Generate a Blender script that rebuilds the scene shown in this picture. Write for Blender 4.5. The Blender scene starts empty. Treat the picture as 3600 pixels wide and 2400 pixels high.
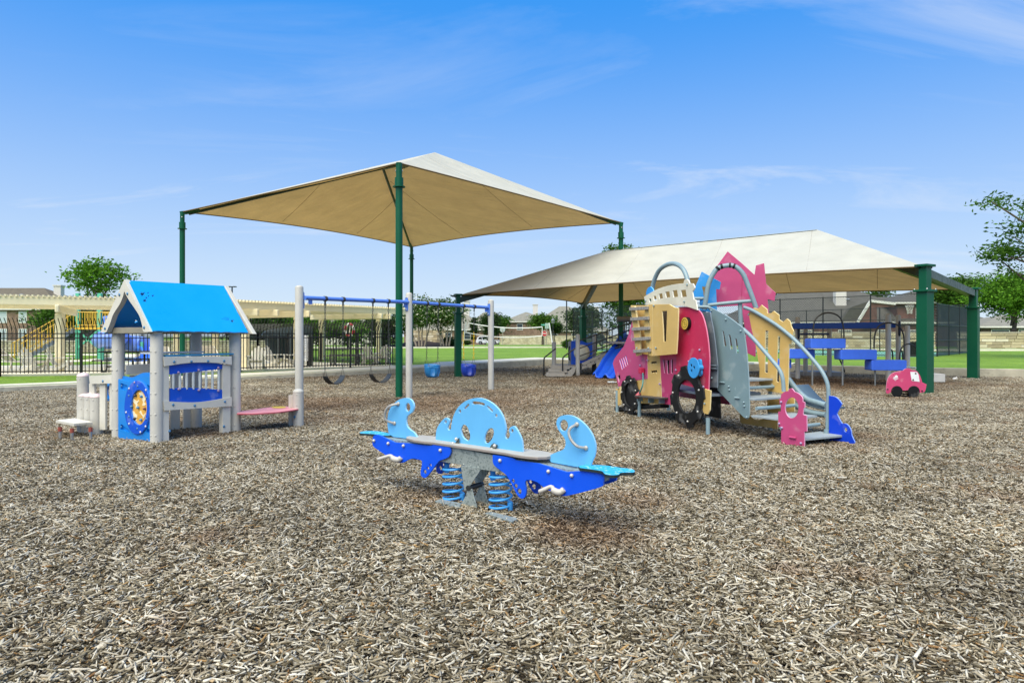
import bpy, bmesh, math, random
import numpy as np
from mathutils import Vector, Matrix
from mathutils.geometry import tessellate_polygon
random.seed(7)
scene = bpy.context.scene
COL = scene.collection
R = math.radians
V = Vector

# ---------------------------------------------------------------- camera, sky, sun, exposure
F, CX, HZ, EYE = 2363.0, 1800.0, 1172.5, 1.5       # focal length in photo pixels, optical centre, horizon row, eye height
cam_d = bpy.data.cameras.new('camera'); cam = bpy.data.objects.new('camera', cam_d); COL.objects.link(cam)
cam.location = (0, 0, EYE); cam.rotation_euler = (R(90), 0, 0)
cam_d.sensor_width = 36; cam_d.lens = 36*F/3600; cam_d.shift_y = -27.5/3600
cam_d.clip_start = .05; cam_d.clip_end = 6000
scene.camera = cam

SUN_EL, SUN_AZ = 58, 205        # azimuth clockwise from +Y (view direction): behind and left of the camera
world = bpy.data.worlds.new('World'); scene.world = world; world.use_nodes = True
def build_world():
    nt = world.node_tree; N = nt.nodes; L = nt.links; N.clear()
    out = N.new('ShaderNodeOutputWorld'); bg = N.new('ShaderNodeBackground'); L.new(bg.outputs[0], out.inputs[0])
    sky = N.new('ShaderNodeTexSky'); sky.sky_type = 'NISHITA'; sky.sun_disc = False
    sky.sun_elevation = R(SUN_EL); sky.sun_rotation = R(SUN_AZ); sky.air_density = 1.0; sky.dust_density = .6; sky.ozone_density = 3.0
    hs = N.new('ShaderNodeHueSaturation'); hs.inputs['Saturation'].default_value = 1.30; hs.inputs['Value'].default_value = .8
    L.new(sky.outputs[0], hs.inputs['Color'])
    tc = N.new('ShaderNodeTexCoord'); sep = N.new('ShaderNodeSeparateXYZ'); L.new(tc.outputs['Generated'], sep.inputs[0])
    def math_(op, a, b=None, c=None):
        m = N.new('ShaderNodeMath'); m.operation = op
        for i, x in enumerate((a, b, c)):
            if x is None: continue
            if isinstance(x, (int, float)): m.inputs[i].default_value = x
            else: L.new(x, m.inputs[i])
        return m.outputs[0]
    zc = math_('MAXIMUM', sep.outputs[2], 0.0)
    den = math_('ADD', zc, 0.13)
    px = math_('DIVIDE', sep.outputs[0], den); py = math_('DIVIDE', sep.outputs[1], den)
    cmb = N.new('ShaderNodeCombineXYZ'); L.new(px, cmb.inputs[0]); L.new(py, cmb.inputs[1])
    mp = N.new('ShaderNodeMapping'); mp.inputs['Rotation'].default_value = (0, 0, R(38)); mp.inputs['Scale'].default_value = (.55, 1.5, 1); mp.inputs['Location'].default_value = (-4.2, 8.8, 0)
    L.new(cmb.outputs[0], mp.inputs[0])
    nz = N.new('ShaderNodeTexNoise'); nz.inputs['Scale'].default_value = 1.15; nz.inputs['Detail'].default_value = 9; nz.inputs['Roughness'].default_value = .62; nz.inputs['Distortion'].default_value = .7
    L.new(mp.outputs[0], nz.inputs['Vector'])
    n2 = N.new('ShaderNodeTexNoise'); n2.inputs['Scale'].default_value = .42; n2.inputs['Detail'].default_value = 3
    L.new(mp.outputs[0], n2.inputs['Vector'])
    mr = N.new('ShaderNodeMapRange'); mr.inputs[1].default_value = .53; mr.inputs[2].default_value = .74; L.new(nz.outputs[0], mr.inputs[0])
    m2 = N.new('ShaderNodeMapRange'); m2.inputs[1].default_value = .42; m2.inputs[2].default_value = .66; L.new(n2.outputs[0], m2.inputs[0])
    cl = math_('MULTIPLY', mr.outputs[0], m2.outputs[0])
    # deep blue overhead, thinning to the white veil of a humid day low over the horizon
    blue = N.new('ShaderNodeMix'); blue.data_type = 'RGBA'; blue.inputs[0].default_value = .78; L.new(hs.outputs[0], blue.inputs[6]); blue.inputs[7].default_value = (.24, 1.86, 5.35, 1)
    v1 = math_('SUBTRACT', 1.0, math_('MINIMUM', math_('DIVIDE', zc, .45), 1.0)); veil = math_('MULTIPLY', math_('POWER', v1, 1.45), .97)
    m0 = N.new('ShaderNodeMix'); m0.data_type = 'RGBA'; L.new(veil, m0.inputs[0]); L.new(blue.outputs[2], m0.inputs[6]); m0.inputs[7].default_value = (3.85, 4.5, 5.0, 1)
    clm = math_('MULTIPLY', cl, .9)
    mix = N.new('ShaderNodeMix'); mix.data_type = 'RGBA'; L.new(clm, mix.inputs[0]); L.new(m0.outputs[2], mix.inputs[6]); mix.inputs[7].default_value = (4.6, 4.8, 5.0, 1)
    L.new(mix.outputs[2], bg.inputs[0]); bg.inputs[1].default_value = .12
build_world()
sun_d = bpy.data.lights.new('sun', 'SUN'); sun = bpy.data.objects.new('sun', sun_d); COL.objects.link(sun)
sun_d.energy = 3.9; sun_d.angle = R(65); sun_d.color = (1, .92, .71)
_a, _e = R(SUN_AZ), R(SUN_EL)
_sd = V((math.sin(_a)*math.cos(_e), math.cos(_a)*math.cos(_e), math.sin(_e)))
sun.rotation_euler = _sd.to_track_quat('Z', 'Y').to_euler(); sun.location = (0, 0, 30)
scene.view_settings.view_transform = 'Standard'; scene.view_settings.look = 'None'
scene.view_settings.exposure = .68; scene.view_settings.gamma = 1; scene.view_settings.use_curve_mapping = False
scene.cycles.max_bounces = 8; scene.cycles.transparent_max_bounces = 24; scene.cycles.use_denoising = True

# ---------------------------------------------------------------- from photograph to place
CROPS = dict(c1=(350,960,4.2764), c2=(170,1240,4.2764), c3=(540,1220,4.2764), c4=(1240,1380,4.612), c5=(1500,1500,4.612), c6=(1750,1420,4.612),
    t1=(2140,900,5.2275), t2=(2140,1180,4.9), t3=(2420,860,5.2275), t4=(2440,1060,4.9), t5=(2580,1300,5.2273), t6=(2740,1060,4.356),
    t7=(1880,1140,5.88), t8=(3080,880,2.9038), b1=(0,980,4.3556), b2=(800,1000,3.92), b3=(1200,1000,2.24), b4=(1600,1040,2.9875), b5=(1900,980,2.9875),
    a3=(2100,860,2.063), r4=(2700,900,2.6133), r5=(0,880,2.6133), r6=(800,960,2.6133), r7=(1600,880,2.9043), r8=(600,500,1.42545), d=(0,0,1/1.53061))
def uv(c, x, y):
    o = CROPS[c]; return (o[0]+x/o[2], o[1]+y/o[2])
def at(u, v, Y): return V(((u-CX)/F*Y, Y, EYE-(v-HZ)/F*Y))
def gp(u, v, z=0.0):
    Y = F*(EYE-z)/(v-HZ); return at(u, v, Y)
def onp(u, v, plane):
    """point of the plane (p0, n) that shows at photo pixel (u, v)"""
    p0, n = plane; d = V(((u-CX)/F, 1, -(v-HZ)/F)); o = V((0, 0, EYE))
    return o + d*((p0-o).dot(n)/d.dot(n))
def vplane(p, direc, off=0.0):
    """vertical plane through ground point p along direction direc; off shifts it towards the camera"""
    d = V((direc[0], direc[1], 0)).normalized(); n = V((d.y, -d.x, 0))
    if n.dot(V((p[0], p[1], 0))) > 0: n = -n
    return (V((p[0], p[1], 0)) + n*off, n)

# ---------------------------------------------------------------- materials
def lin(c): return c/12.92 if c <= .04045 else ((c+.055)/1.055)**2.4
def hx(s):
    s = s.lstrip('#'); return tuple(lin(int(s[i:i+2], 16)/255) for i in (0, 2, 4))
MATS = {}
def M(name, col, rough=.5, metal=0.0, var=.10, scale=6, bump=.0, bscale=80, spec=.5, coat=0.0, speck=0.0, speck_col=(.9,.9,.9), speck_scale=60, trans=0.0, alpha=1.0):
    if name in MATS: return MATS[name]
    if isinstance(col, str): col = hx(col)
    m = bpy.data.materials.new(name); m.use_nodes = True; nt = m.node_tree; N = nt.nodes; L = nt.links
    b = N['Principled BSDF']; b.inputs['Roughness'].default_value = rough; b.inputs['Metallic'].default_value = metal
    b.inputs['Specular IOR Level'].default_value = spec; b.inputs['Coat Weight'].default_value = coat
    tc = N.new('ShaderNodeTexCoord')
    nz = N.new('ShaderNodeTexNoise'); nz.inputs['Scale'].default_value = scale; nz.inputs['Detail'].default_value = 5; nz.inputs['Roughness'].default_value = .65
    L.new(tc.outputs['Object'], nz.inputs['Vector'])
    mr = N.new('ShaderNodeMapRange'); mr.inputs[1].default_value = .3; mr.inputs[2].default_value = .7; mr.inputs[3].default_value = 1-var; mr.inputs[4].default_value = 1+var
    L.new(nz.outputs[0], mr.inputs[0])
    mx = N.new('ShaderNodeMix'); mx.data_type = 'RGBA'; mx.blend_type = 'MULTIPLY'; mx.inputs[0].default_value = 1
    mx.inputs[6].default_value = (*col, 1); L.new(mr.outputs[0], mx.inputs[7])
    last = mx.outputs[2]
    if speck:
        n3 = N.new('ShaderNodeTexNoise'); n3.inputs['Scale'].default_value = speck_scale; n3.inputs['Detail'].default_value = 3; L.new(tc.outputs['Object'], n3.inputs['Vector'])
        r3 = N.new('ShaderNodeMapRange'); r3.inputs[1].default_value = .58; r3.inputs[2].default_value = .68; r3.inputs[4].default_value = speck; L.new(n3.outputs[0], r3.inputs[0])
        m3 = N.new('ShaderNodeMix'); m3.data_type = 'RGBA'; L.new(r3.outputs[0], m3.inputs[0]); L.new(last, m3.inputs[6]); m3.inputs[7].default_value = (*speck_col, 1); last = m3.outputs[2]
    L.new(last, b.inputs['Base Color'])
    rr = N.new('ShaderNodeMapRange'); rr.inputs[1].default_value = .3; rr.inputs[2].default_value = .7; rr.inputs[3].default_value = max(.03, rough-.09); rr.inputs[4].default_value = min(1, rough+.09)
    L.new(nz.outputs[0], rr.inputs[0]); L.new(rr.outputs[0], b.inputs['Roughness'])
    if bump:
        n4 = N.new('ShaderNodeTexNoise'); n4.inputs['Scale'].default_value = bscale; n4.inputs['Detail'].default_value = 4; L.new(tc.outputs['Object'], n4.inputs['Vector'])
        bp = N.new('ShaderNodeBump'); bp.inputs['Strength'].default_value = bump; bp.inputs['Distance'].default_value = .01; L.new(n4.outputs[0], bp.inputs['Height']); L.new(bp.outputs[0], b.inputs['Normal'])
    if alpha < 1: b.inputs['Alpha'].default_value = alpha
    if trans: b.inputs['Transmission Weight'].default_value = trans
    MATS[name] = m; return m
def hdpe(name, col, edge, var=.08): return (M(name, col, rough=.5, var=var, scale=2.2, bump=.08, bscale=300, spec=.35, speck=.13, speck_col=(.72,.70,.66), speck_scale=4.5), M(name+'_edge', edge, rough=.55, var=.06, scale=9, spec=.3))

# ---------------------------------------------------------------- mesh building
ROOT = {}
def tag(o, label=None, cat=None, group=None, kind=None):
    if label: o['label'] = label
    if cat: o['category'] = cat
    if group: o['group'] = group
    if kind: o['kind'] = kind
    return o
def thing(name, loc, label, cat, group=None):
    o = bpy.data.objects.new(name, None); COL.objects.link(o); o.empty_display_size = .2
    o.location = V((loc[0], loc[1], loc[2] if len(loc) > 2 else 0)); ROOT[o.name] = V(o.location)
    return tag(o, label, cat, group)
def copy_tree(o, parent=None, loc=None, rotz=None, label=None, group=None):
    c = o.copy(); COL.objects.link(c); c.parent = parent
    if o.name in ROOT: ROOT[c.name] = V(ROOT[o.name])
    if loc is not None: c.location = loc; ROOT[c.name] = V(c.location)
    if rotz is not None: c.rotation_euler = (0, 0, rotz)
    if label: c['label'] = label
    if group: c['group'] = group
    for ch in list(o.children): copy_tree(ch, c)
    return c
UP = V((0, 0, 1))
class MB:
    def __init__(s): s.v = []; s.f = []; s.mi = []
    def add(s, vs, fs, m=0):
        k = len(s.v); s.v += [tuple(p) for p in vs]; s.f += [tuple(i+k for i in f) for f in fs]; s.mi += [m]*len(fs); return s
    def obox(s, c, ax, ay, az, m=0):
        c = V(c); vs = [c+ax*i+ay*j+az*k for k in (-1, 1) for j in (-1, 1) for i in (-1, 1)]
        return s.add(vs, [(0,2,3,1), (4,5,7,6), (0,1,5,4), (2,6,7,3), (0,4,6,2), (1,3,7,5)], m)
    def box(s, p0, p1, m=0):
        p0 = V(p0); p1 = V(p1); c = (p0+p1)/2; h = (p1-p0)/2
        return s.obox(c, V((h.x,0,0)), V((0,h.y,0)), V((0,0,h.z)), m)
    def beam(s, a, b, w, h, up=UP, m=0):
        """bar from a to b, w wide, h high (along up)"""
        a = V(a); b = V(b); d = b-a; L = d.length; d = d.normalized(); side = d.cross(up)
        if side.length < 1e-4: side = d.cross(V((1,0,0)))
        side.normalize(); u2 = side.cross(d).normalized()
        return s.obox((a+b)/2, d*(L/2), side*(w/2), u2*(h/2), m)
    def tube(s, pts, r, n=8, closed=False, caps=True, m=0):
        pts = [V(p) for p in pts]; k = len(pts); vs = []; fs = []; prev = None
        rr = r if isinstance(r, (list, tuple)) else [r]*k
        for i, p in enumerate(pts):
            if closed: t = pts[(i+1) % k]-pts[i-1]
            else: t = pts[min(i+1, k-1)]-pts[max(i-1, 0)]
            t.normalize()
            if prev is None:
                a = t.cross(UP if abs(t.z) < .95 else V((1,0,0))).normalized()
            else:
                a = prev-t*prev.dot(t); a.normalize()
            prev = a; b = t.cross(a)
            for j in range(n):
                q = 2*math.pi*j/n; vs.append(p+(a*math.cos(q)+b*math.sin(q))*rr[i])
        for i in range(k if closed else k-1):
            i2 = (i+1) % k
            for j in range(n): fs.append((i*n+j, i*n+(j+1) % n, i2*n+(j+1) % n, i2*n+j))
        if caps and not closed: fs.append(tuple(reversed(range(n)))); fs.append(tuple(range((k-1)*n, k*n)))
        return s.add(vs, fs, m)
    def lathe(s, c, prof, n=16, axis=UP, m=0):
        """prof: (radius, height) pairs along axis from c"""
        c = V(c); axis = V(axis).normalized(); a = axis.cross(V((1,0,0)) if abs(axis.x) < .9 else V((0,1,0))).normalized(); b = axis.cross(a)
        vs = []; fs = []; k = len(prof)
        for r, h in prof:
            for j in range(n):
                q = 2*math.pi*j/n; vs.append(c+axis*h+(a*math.cos(q)+b*math.sin(q))*max(r, 1e-5))
        for i in range(k-1):
            for j in range(n): fs.append((i*n+j, i*n+(j+1) % n, (i+1)*n+(j+1) % n, (i+1)*n+j))
        fs.append(tuple(reversed(range(n)))); fs.append(tuple(range((k-1)*n, k*n)))
        return s.add(vs, fs, m)
    def dome(s, c, axis, r, h=None, n=10, m=0):
        h = h or r*.7; return s.lathe(c, [(r, 0), (r, h*.25), (r*.85, h*.65), (r*.5, h*.92), (.001, h)], n, axis, m)
    def prism(s, outer, holes, vec, m=0, me=1):
        """flat outline (with holes) made into a board; vec = thickness vector"""
        loops = [[V(p) for p in outer]]+[[V(p) for p in h] for h in holes]
        tris = tessellate_polygon(loops); flat = [p for l in loops for p in l]; n = len(flat)
        vec = V(vec); nrm = V((0,0,0))
        a = loops[0]
        for i in range(len(a)): nrm += (a[i]-a[0]).cross(a[(i+1) % len(a)]-a[0])
        vs = flat+[p+vec for p in flat]; fs = []; mm = []
        for t in tris:
            t = tuple(t); tn = (flat[t[1]]-flat[t[0]]).cross(flat[t[2]]-flat[t[0]])
            if tn.length < 1e-12: continue
            if tn.dot(vec) > 0: t = t[::-1]
            fs.append(t); fs.append(tuple(i+n for i in reversed(t))); mm += [m, m]
        k = 0
        for li, l in enumerate(loops):
            c = len(l); ln = V((0,0,0))
            for i in range(c): ln += (l[i]-l[0]).cross(l[(i+1) % c]-l[0])
            flip = (ln.dot(vec) > 0) != (li > 0)
            for i in range(c):
                q = (k+i, k+(i+1) % c, k+(i+1) % c+n, k+i+n)
                fs.append(q if flip else q[::-1]); mm.append(me)
            k += c
        kk = len(s.v); s.v += [tuple(p) for p in vs]; s.f += [tuple(i+kk for i in f) for f in fs]; s.mi += mm; return s
    def build(s, name, mats, parent=None, smooth=False, bevel=0.0, label=None):
        me = bpy.data.meshes.new(name); off = V((0,0,0))
        if parent is not None:
            q = parent
            while q.parent: q = q.parent
            off = ROOT.get(q.name, V((0,0,0)))
        vs = [(p[0]-off.x, p[1]-off.y, p[2]-off.z) for p in s.v] if off.length else s.v
        me.from_pydata(vs, [], s.f); mats = mats if isinstance(mats, (tuple, list)) else (mats,)
        for m in mats: me.materials.append(m)
        if len(mats) > 1: me.polygons.foreach_set('material_index', [min(i, len(mats)-1) for i in s.mi])
        if smooth:
            me.polygons.foreach_set('use_smooth', [True]*len(me.polygons)); me.set_sharp_from_angle(angle=R(42))
        me.update(); o = bpy.data.objects.new(name, me); COL.objects.link(o); o.parent = parent
        if bevel:
            b = o.modifiers.new('bevel', 'BEVEL'); b.width = bevel; b.segments = 2; b.limit_method = 'ANGLE'; b.angle_limit = R(50); b.harden_normals = False
        if label: o['label'] = label
        return o
def circ(c, r, n=16, ry=None): return [(c[0]+r*math.cos(2*math.pi*i/n), c[1]+(ry or r)*math.sin(2*math.pi*i/n)) for i in range(n)]
def sm(pts, n=4):
    """closed smooth outline; a point with a third value is a corner"""
    k = len(pts); out = []
    P = [V((p[0], p[1])) for p in pts]; cor = [len(p) > 2 for p in pts]
    for i in range(k):
        p0, p1, p2, p3 = P[i-1], P[i], P[(i+1) % k], P[(i+2) % k]
        if cor[i] and cor[(i+1) % k]: out.append((p1.x, p1.y)); continue
        t1 = (p2-p1) if cor[i] else (p2-p0)/2
        t2 = (p2-p1) if cor[(i+1) % k] else (p3-p1)/2
        for j in range(n):
            t = j/n; q = p1*(2*t**3-3*t*t+1)+t1*(t**3-2*t*t+t)+p2*(-2*t**3+3*t*t)+t2*(t**3-t*t); out.append((q.x, q.y))
    return out
def smo(pts, n=5):
    """open smooth path through 3D points"""
    P = [V(p) for p in pts]; out = []
    for i in range(len(P)-1):
        p0 = P[max(i-1, 0)]; p1 = P[i]; p2 = P[i+1]; p3 = P[min(i+2, len(P)-1)]
        for j in range(n):
            t = j/n; out.append(.5*((2*p1)+(p2-p0)*t+(2*p0-5*p1+4*p2-p3)*t*t+(3*p1-p0-3*p2+p3)*t**3))
    out.append(P[-1]); return out
def board(name, mats, parent, plane, crop, outline, holes=(), thick=.02, bevel=.004, n=4, label=None, smooth=False):
    """a sheet of board standing in the given plane whose face has the outline traced in a crop of the photograph"""
    tr = lambda l: [onp(*uv(crop, x, y), plane) for x, y in l]
    o = MB().prism(tr(sm(outline, n)), [tr(sm(h, n)) for h in holes], -plane[1]*thick).build(name, mats, parent, bevel=bevel, label=label, smooth=smooth)
    return o
BOLT_ME = {}
def bolts(parent, mat, items, r=.02, h=None, name='bolt', round_=False):
    '''every bolt is a part of its own, all sharing one mesh'''
    key = (mat.name, r, h, round_)
    if key not in BOLT_ME:
        mb = MB()
        if round_: mb.lathe((0,0,-r*.3), [(r*.6,0), (r*.95,r*.45), (r,r*.8), (r*.85,r*1.3), (r*.45,r*1.65), (.0005,r*1.75)], 10)
        else: mb.dome((0,0,0), UP, r, h, 9)
        o = mb.build(name, mat, None, smooth=True); BOLT_ME[key] = o.data; bpy.data.objects.remove(o)
    q = parent
    while q.parent: q = q.parent
    off = ROOT.get(q.name, V((0,0,0)))
    for p, ax in items:
        o = bpy.data.objects.new(name, BOLT_ME[key]); COL.objects.link(o); o.parent = parent
        o.location = V(p)-off; o.rotation_euler = V(ax).to_track_quat('Z', 'Y').to_euler()
# ---------------------------------------------------------------- ground
KERB = [(-24,-25,.13), (-21,9,.13), (-13,17.1,.13), (-12.2,17.95,.12), (-8.7,21.5,.11), (-7.1,22.85,.13), (-2.2,26.55,.2), (-1.5,27.9,.25), (1.5,31.3,.29),
        (10.9,26.2,.28), (14.4,24.2,.27), (17.2,22.6,.29), (25,18.2,.29), (28,-25,.2)]
KERB = [(x, y, z) for x, y, z in KERB]
KC = V((1, 9))
def k_out(i, w):
    n = len(KERB); p = V(KERB[i][:2]); a = V(KERB[i-1][:2]); b = V(KERB[(i+1) % n][:2])
    d1 = (p-a).normalized(); d2 = (b-p).normalized(); n1 = V((-d1.y, d1.x)); n2 = V((-d2.y, d2.x))
    m = (n1+n2).normalized(); return p+m*(w/max(.35, m.dot(n1)))
def z_far(y, r=0): return .2-(max(0., y-30)/105)**1.6*.95 if y < 170 else -1.19-(y-170)*.004
concrete = M('concrete', '#b6b09c', rough=.85, var=.2, scale=2.2, bump=.4, bscale=60, speck=.35, speck_col=(.16,.14,.12), speck_scale=5)
path_m = M('path_concrete', '#dad4c0', rough=.85, var=.12, scale=1.5, bump=.3, bscale=50, speck=.2, speck_col=(.3,.28,.24), speck_scale=4)
deck_m = M('deck_concrete', '#ded6bf', rough=.8, var=.1, scale=1.2, bump=.2, bscale=60)

def grass_mat():
    m = bpy.data.materials.new('grass'); m.use_nodes = True; nt = m.node_tree; N = nt.nodes; L = nt.links; b = N['Principled BSDF']
    geo = N.new('ShaderNodeNewGeometry')
    def noise(sc, det, rough=.6, vec=None):
        n = N.new('ShaderNodeTexNoise'); n.inputs['Scale'].default_value = sc; n.inputs['Detail'].default_value = det; n.inputs['Roughness'].default_value = rough
        L.new(vec or geo.outputs['Position'], n.inputs['Vector']); return n.outputs[0]
    ramp = N.new('ShaderNodeValToRGB'); L.new(noise(.35, 6, .7), ramp.inputs[0]); cr = ramp.color_ramp
    cr.elements[0].position = .3; cr.elements[0].color = (.12, .235, .018, 1); cr.elements[1].position = .7; cr.elements[1].color = (.25, .39, .045, 1)
    r2 = N.new('ShaderNodeMapRange'); r2.inputs[1].default_value = .3; r2.inputs[2].default_value = .72; r2.inputs[3].default_value = .45; r2.inputs[4].default_value = 1.4; L.new(noise(14, 6, .75), r2.inputs[0])
    mx = N.new('ShaderNodeMix'); mx.data_type = 'RGBA'; mx.blend_type = 'MULTIPLY'; mx.inputs[0].default_value = 1; L.new(ramp.outputs[0], mx.inputs[6]); L.new(r2.outputs[0], mx.inputs[7])
    L.new(mx.outputs[2], b.inputs['Base Color']); b.inputs['Roughness'].default_value = .75; b.inputs['Specular IOR Level'].default_value = .2
    bp = N.new('ShaderNodeBump'); bp.inputs['Strength'].default_value = .9; bp.inputs['Distance'].default_value = .06; L.new(noise(30, 4), bp.inputs['Height']); L.new(bp.outputs[0], b.inputs['Normal'])
    return m
grass_m = grass_mat()

def build_ground():
    n = len(KERB)
    # lawn: one sheet from the kerb out to the horizon
    ring_r = [0, .6, 1.5, 3, 5, 8, 12, 17, 24, 34, 48, 66, 90, 120, 160, 230, 400, 900, 2500]
    dense = []
    for i in range(n):
        a = k_out(i, .17); b = k_out((i+1) % n, .17); za = KERB[i][2]; zb = KERB[(i+1) % n][2]; k = max(1, int((b-a).length/1.2))
        for j in range(k): dense.append((a.lerp(b, j/k), za+(zb-za)*j/k))
    vs = []; fs = []; m = len(dense)
    for ri, r in enumerate(ring_r):
        for p, z0 in dense:
            d = (p-KC).normalized(); q = p+d*r; w = max(0, 1-r/24.)
            zz = z_far(q.y) if q.y > 0 else .2
            z = (z0-.012)*w+zz*(1-w)+ (0 if r < 1 else .035*math.sin(q.x*.31+1)*math.sin(q.y*.27))
            vs.append((q.x, q.y, z))
    for ri in range(len(ring_r)-1):
        for j in range(m):
            a = ri*m+j; b = ri*m+(j+1) % m; fs.append((a, a+m, b+m, b))
    mb = MB(); mb.add(vs, fs); o = mb.build('lawn', grass_m, smooth=True); tag(o, kind='structure')
    # kerb with joints
    kerb = MB(); vs = []; fs = []
    pl = [(0, -.35, 0), (0, None, -.012), (.012, None, 0), (.158, None, 0), (.17, None, -.012), (.17, -.35, 0)]
    for i in range(n):
        for w, zz, dz in pl:
            q = k_out(i, w); z = zz if zz is not None else KERB[i][2]+.012+dz; vs.append((q.x, q.y, z))
    k = len(pl)
    for i in range(n):
        i2 = (i+1) % n
        for j in range(k-1): fs.append((i*k+j, i2*k+j, i2*k+j+1, i*k+j+1))
    kerb.add(vs, fs); tag(kerb.build('kerb', concrete), kind='structure')
    # walkway along the back of the kerb
    wk = MB(); idx = list(range(1, 10)); wi = {1:.5, 2:.5, 3:.5, 4:1.15, 5:1.25, 6:1.6, 7:1.8, 8:1.4, 9:1.3}
    vs = []; fs = []
    for i in idx:
        g = .42 if i < 6 else .19
        a = k_out(i, g); b = k_out(i, g+wi[i]); z = KERB[i][2]+.03
        vs += [(a.x, a.y, z), (b.x, b.y, z), (a.x, a.y, z-.2), (b.x, b.y, z-.2)]
    for i in range(len(idx)-1):
        s = i*4; fs += [(s, s+4, s+5, s+1), (s+2, s+6, s+4, s), (s+1, s+5, s+7, s+3)]
    wk.add(vs, fs); tag(wk.build('walkway', path_m), kind='structure')
    # far pavement across the lawn and the street
    far = MB()
    def strip(pts, w, name, m, lift):
        vs = []; fs = []
        for i, p in enumerate(pts):
            p = V(p); a = V(pts[max(0, i-1)]); b = V(pts[min(len(pts)-1, i+1)]); d = (b-a).normalized(); nn = V((-d.y, d.x))
            for sgn in (1, -1):
                q = p+nn*w/2*sgn; vs.append((q.x, q.y, z_far(q.y)+lift)); 
            for sgn in (1, -1):
                q = p+nn*w/2*sgn; vs.append((q.x, q.y, z_far(q.y)+lift-.3))
        for i in range(len(pts)-1):
            s = i*4; fs += [(s, s+4, s+5, s+1), (s+2, s+6, s+4, s), (s+1, s+5, s+7, s+3)]
        tag(MB().add(vs, fs).build(name, m), kind='structure')
    strip([(-60,66), (-12,70), (-2,72), (6,74), (14,72), (26,62), (34,56), (60,52)], 1.7, 'pavement', path_m, .12)
    strip([(-140,120), (-40,128), (-6,133), (10,134), (30,128), (60,110), (140,80)], 9, 'street', M('asphalt', '#8b8881', rough=.9, var=.12, scale=.6, bump=.3), .06)
    # mulch bed floor
    mu = MB(); g = [(k_out(i, .03)) for i in range(n)]
    mu.add([(p.x, p.y, 0) for p in g], [tuple(reversed(range(n)))])
    tag(mu.build('playground_floor', M('mulch_soil', '#3a3127', rough=.95, var=.35, scale=9, bump=.9, bscale=30)), kind='structure')
build_ground()

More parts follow.
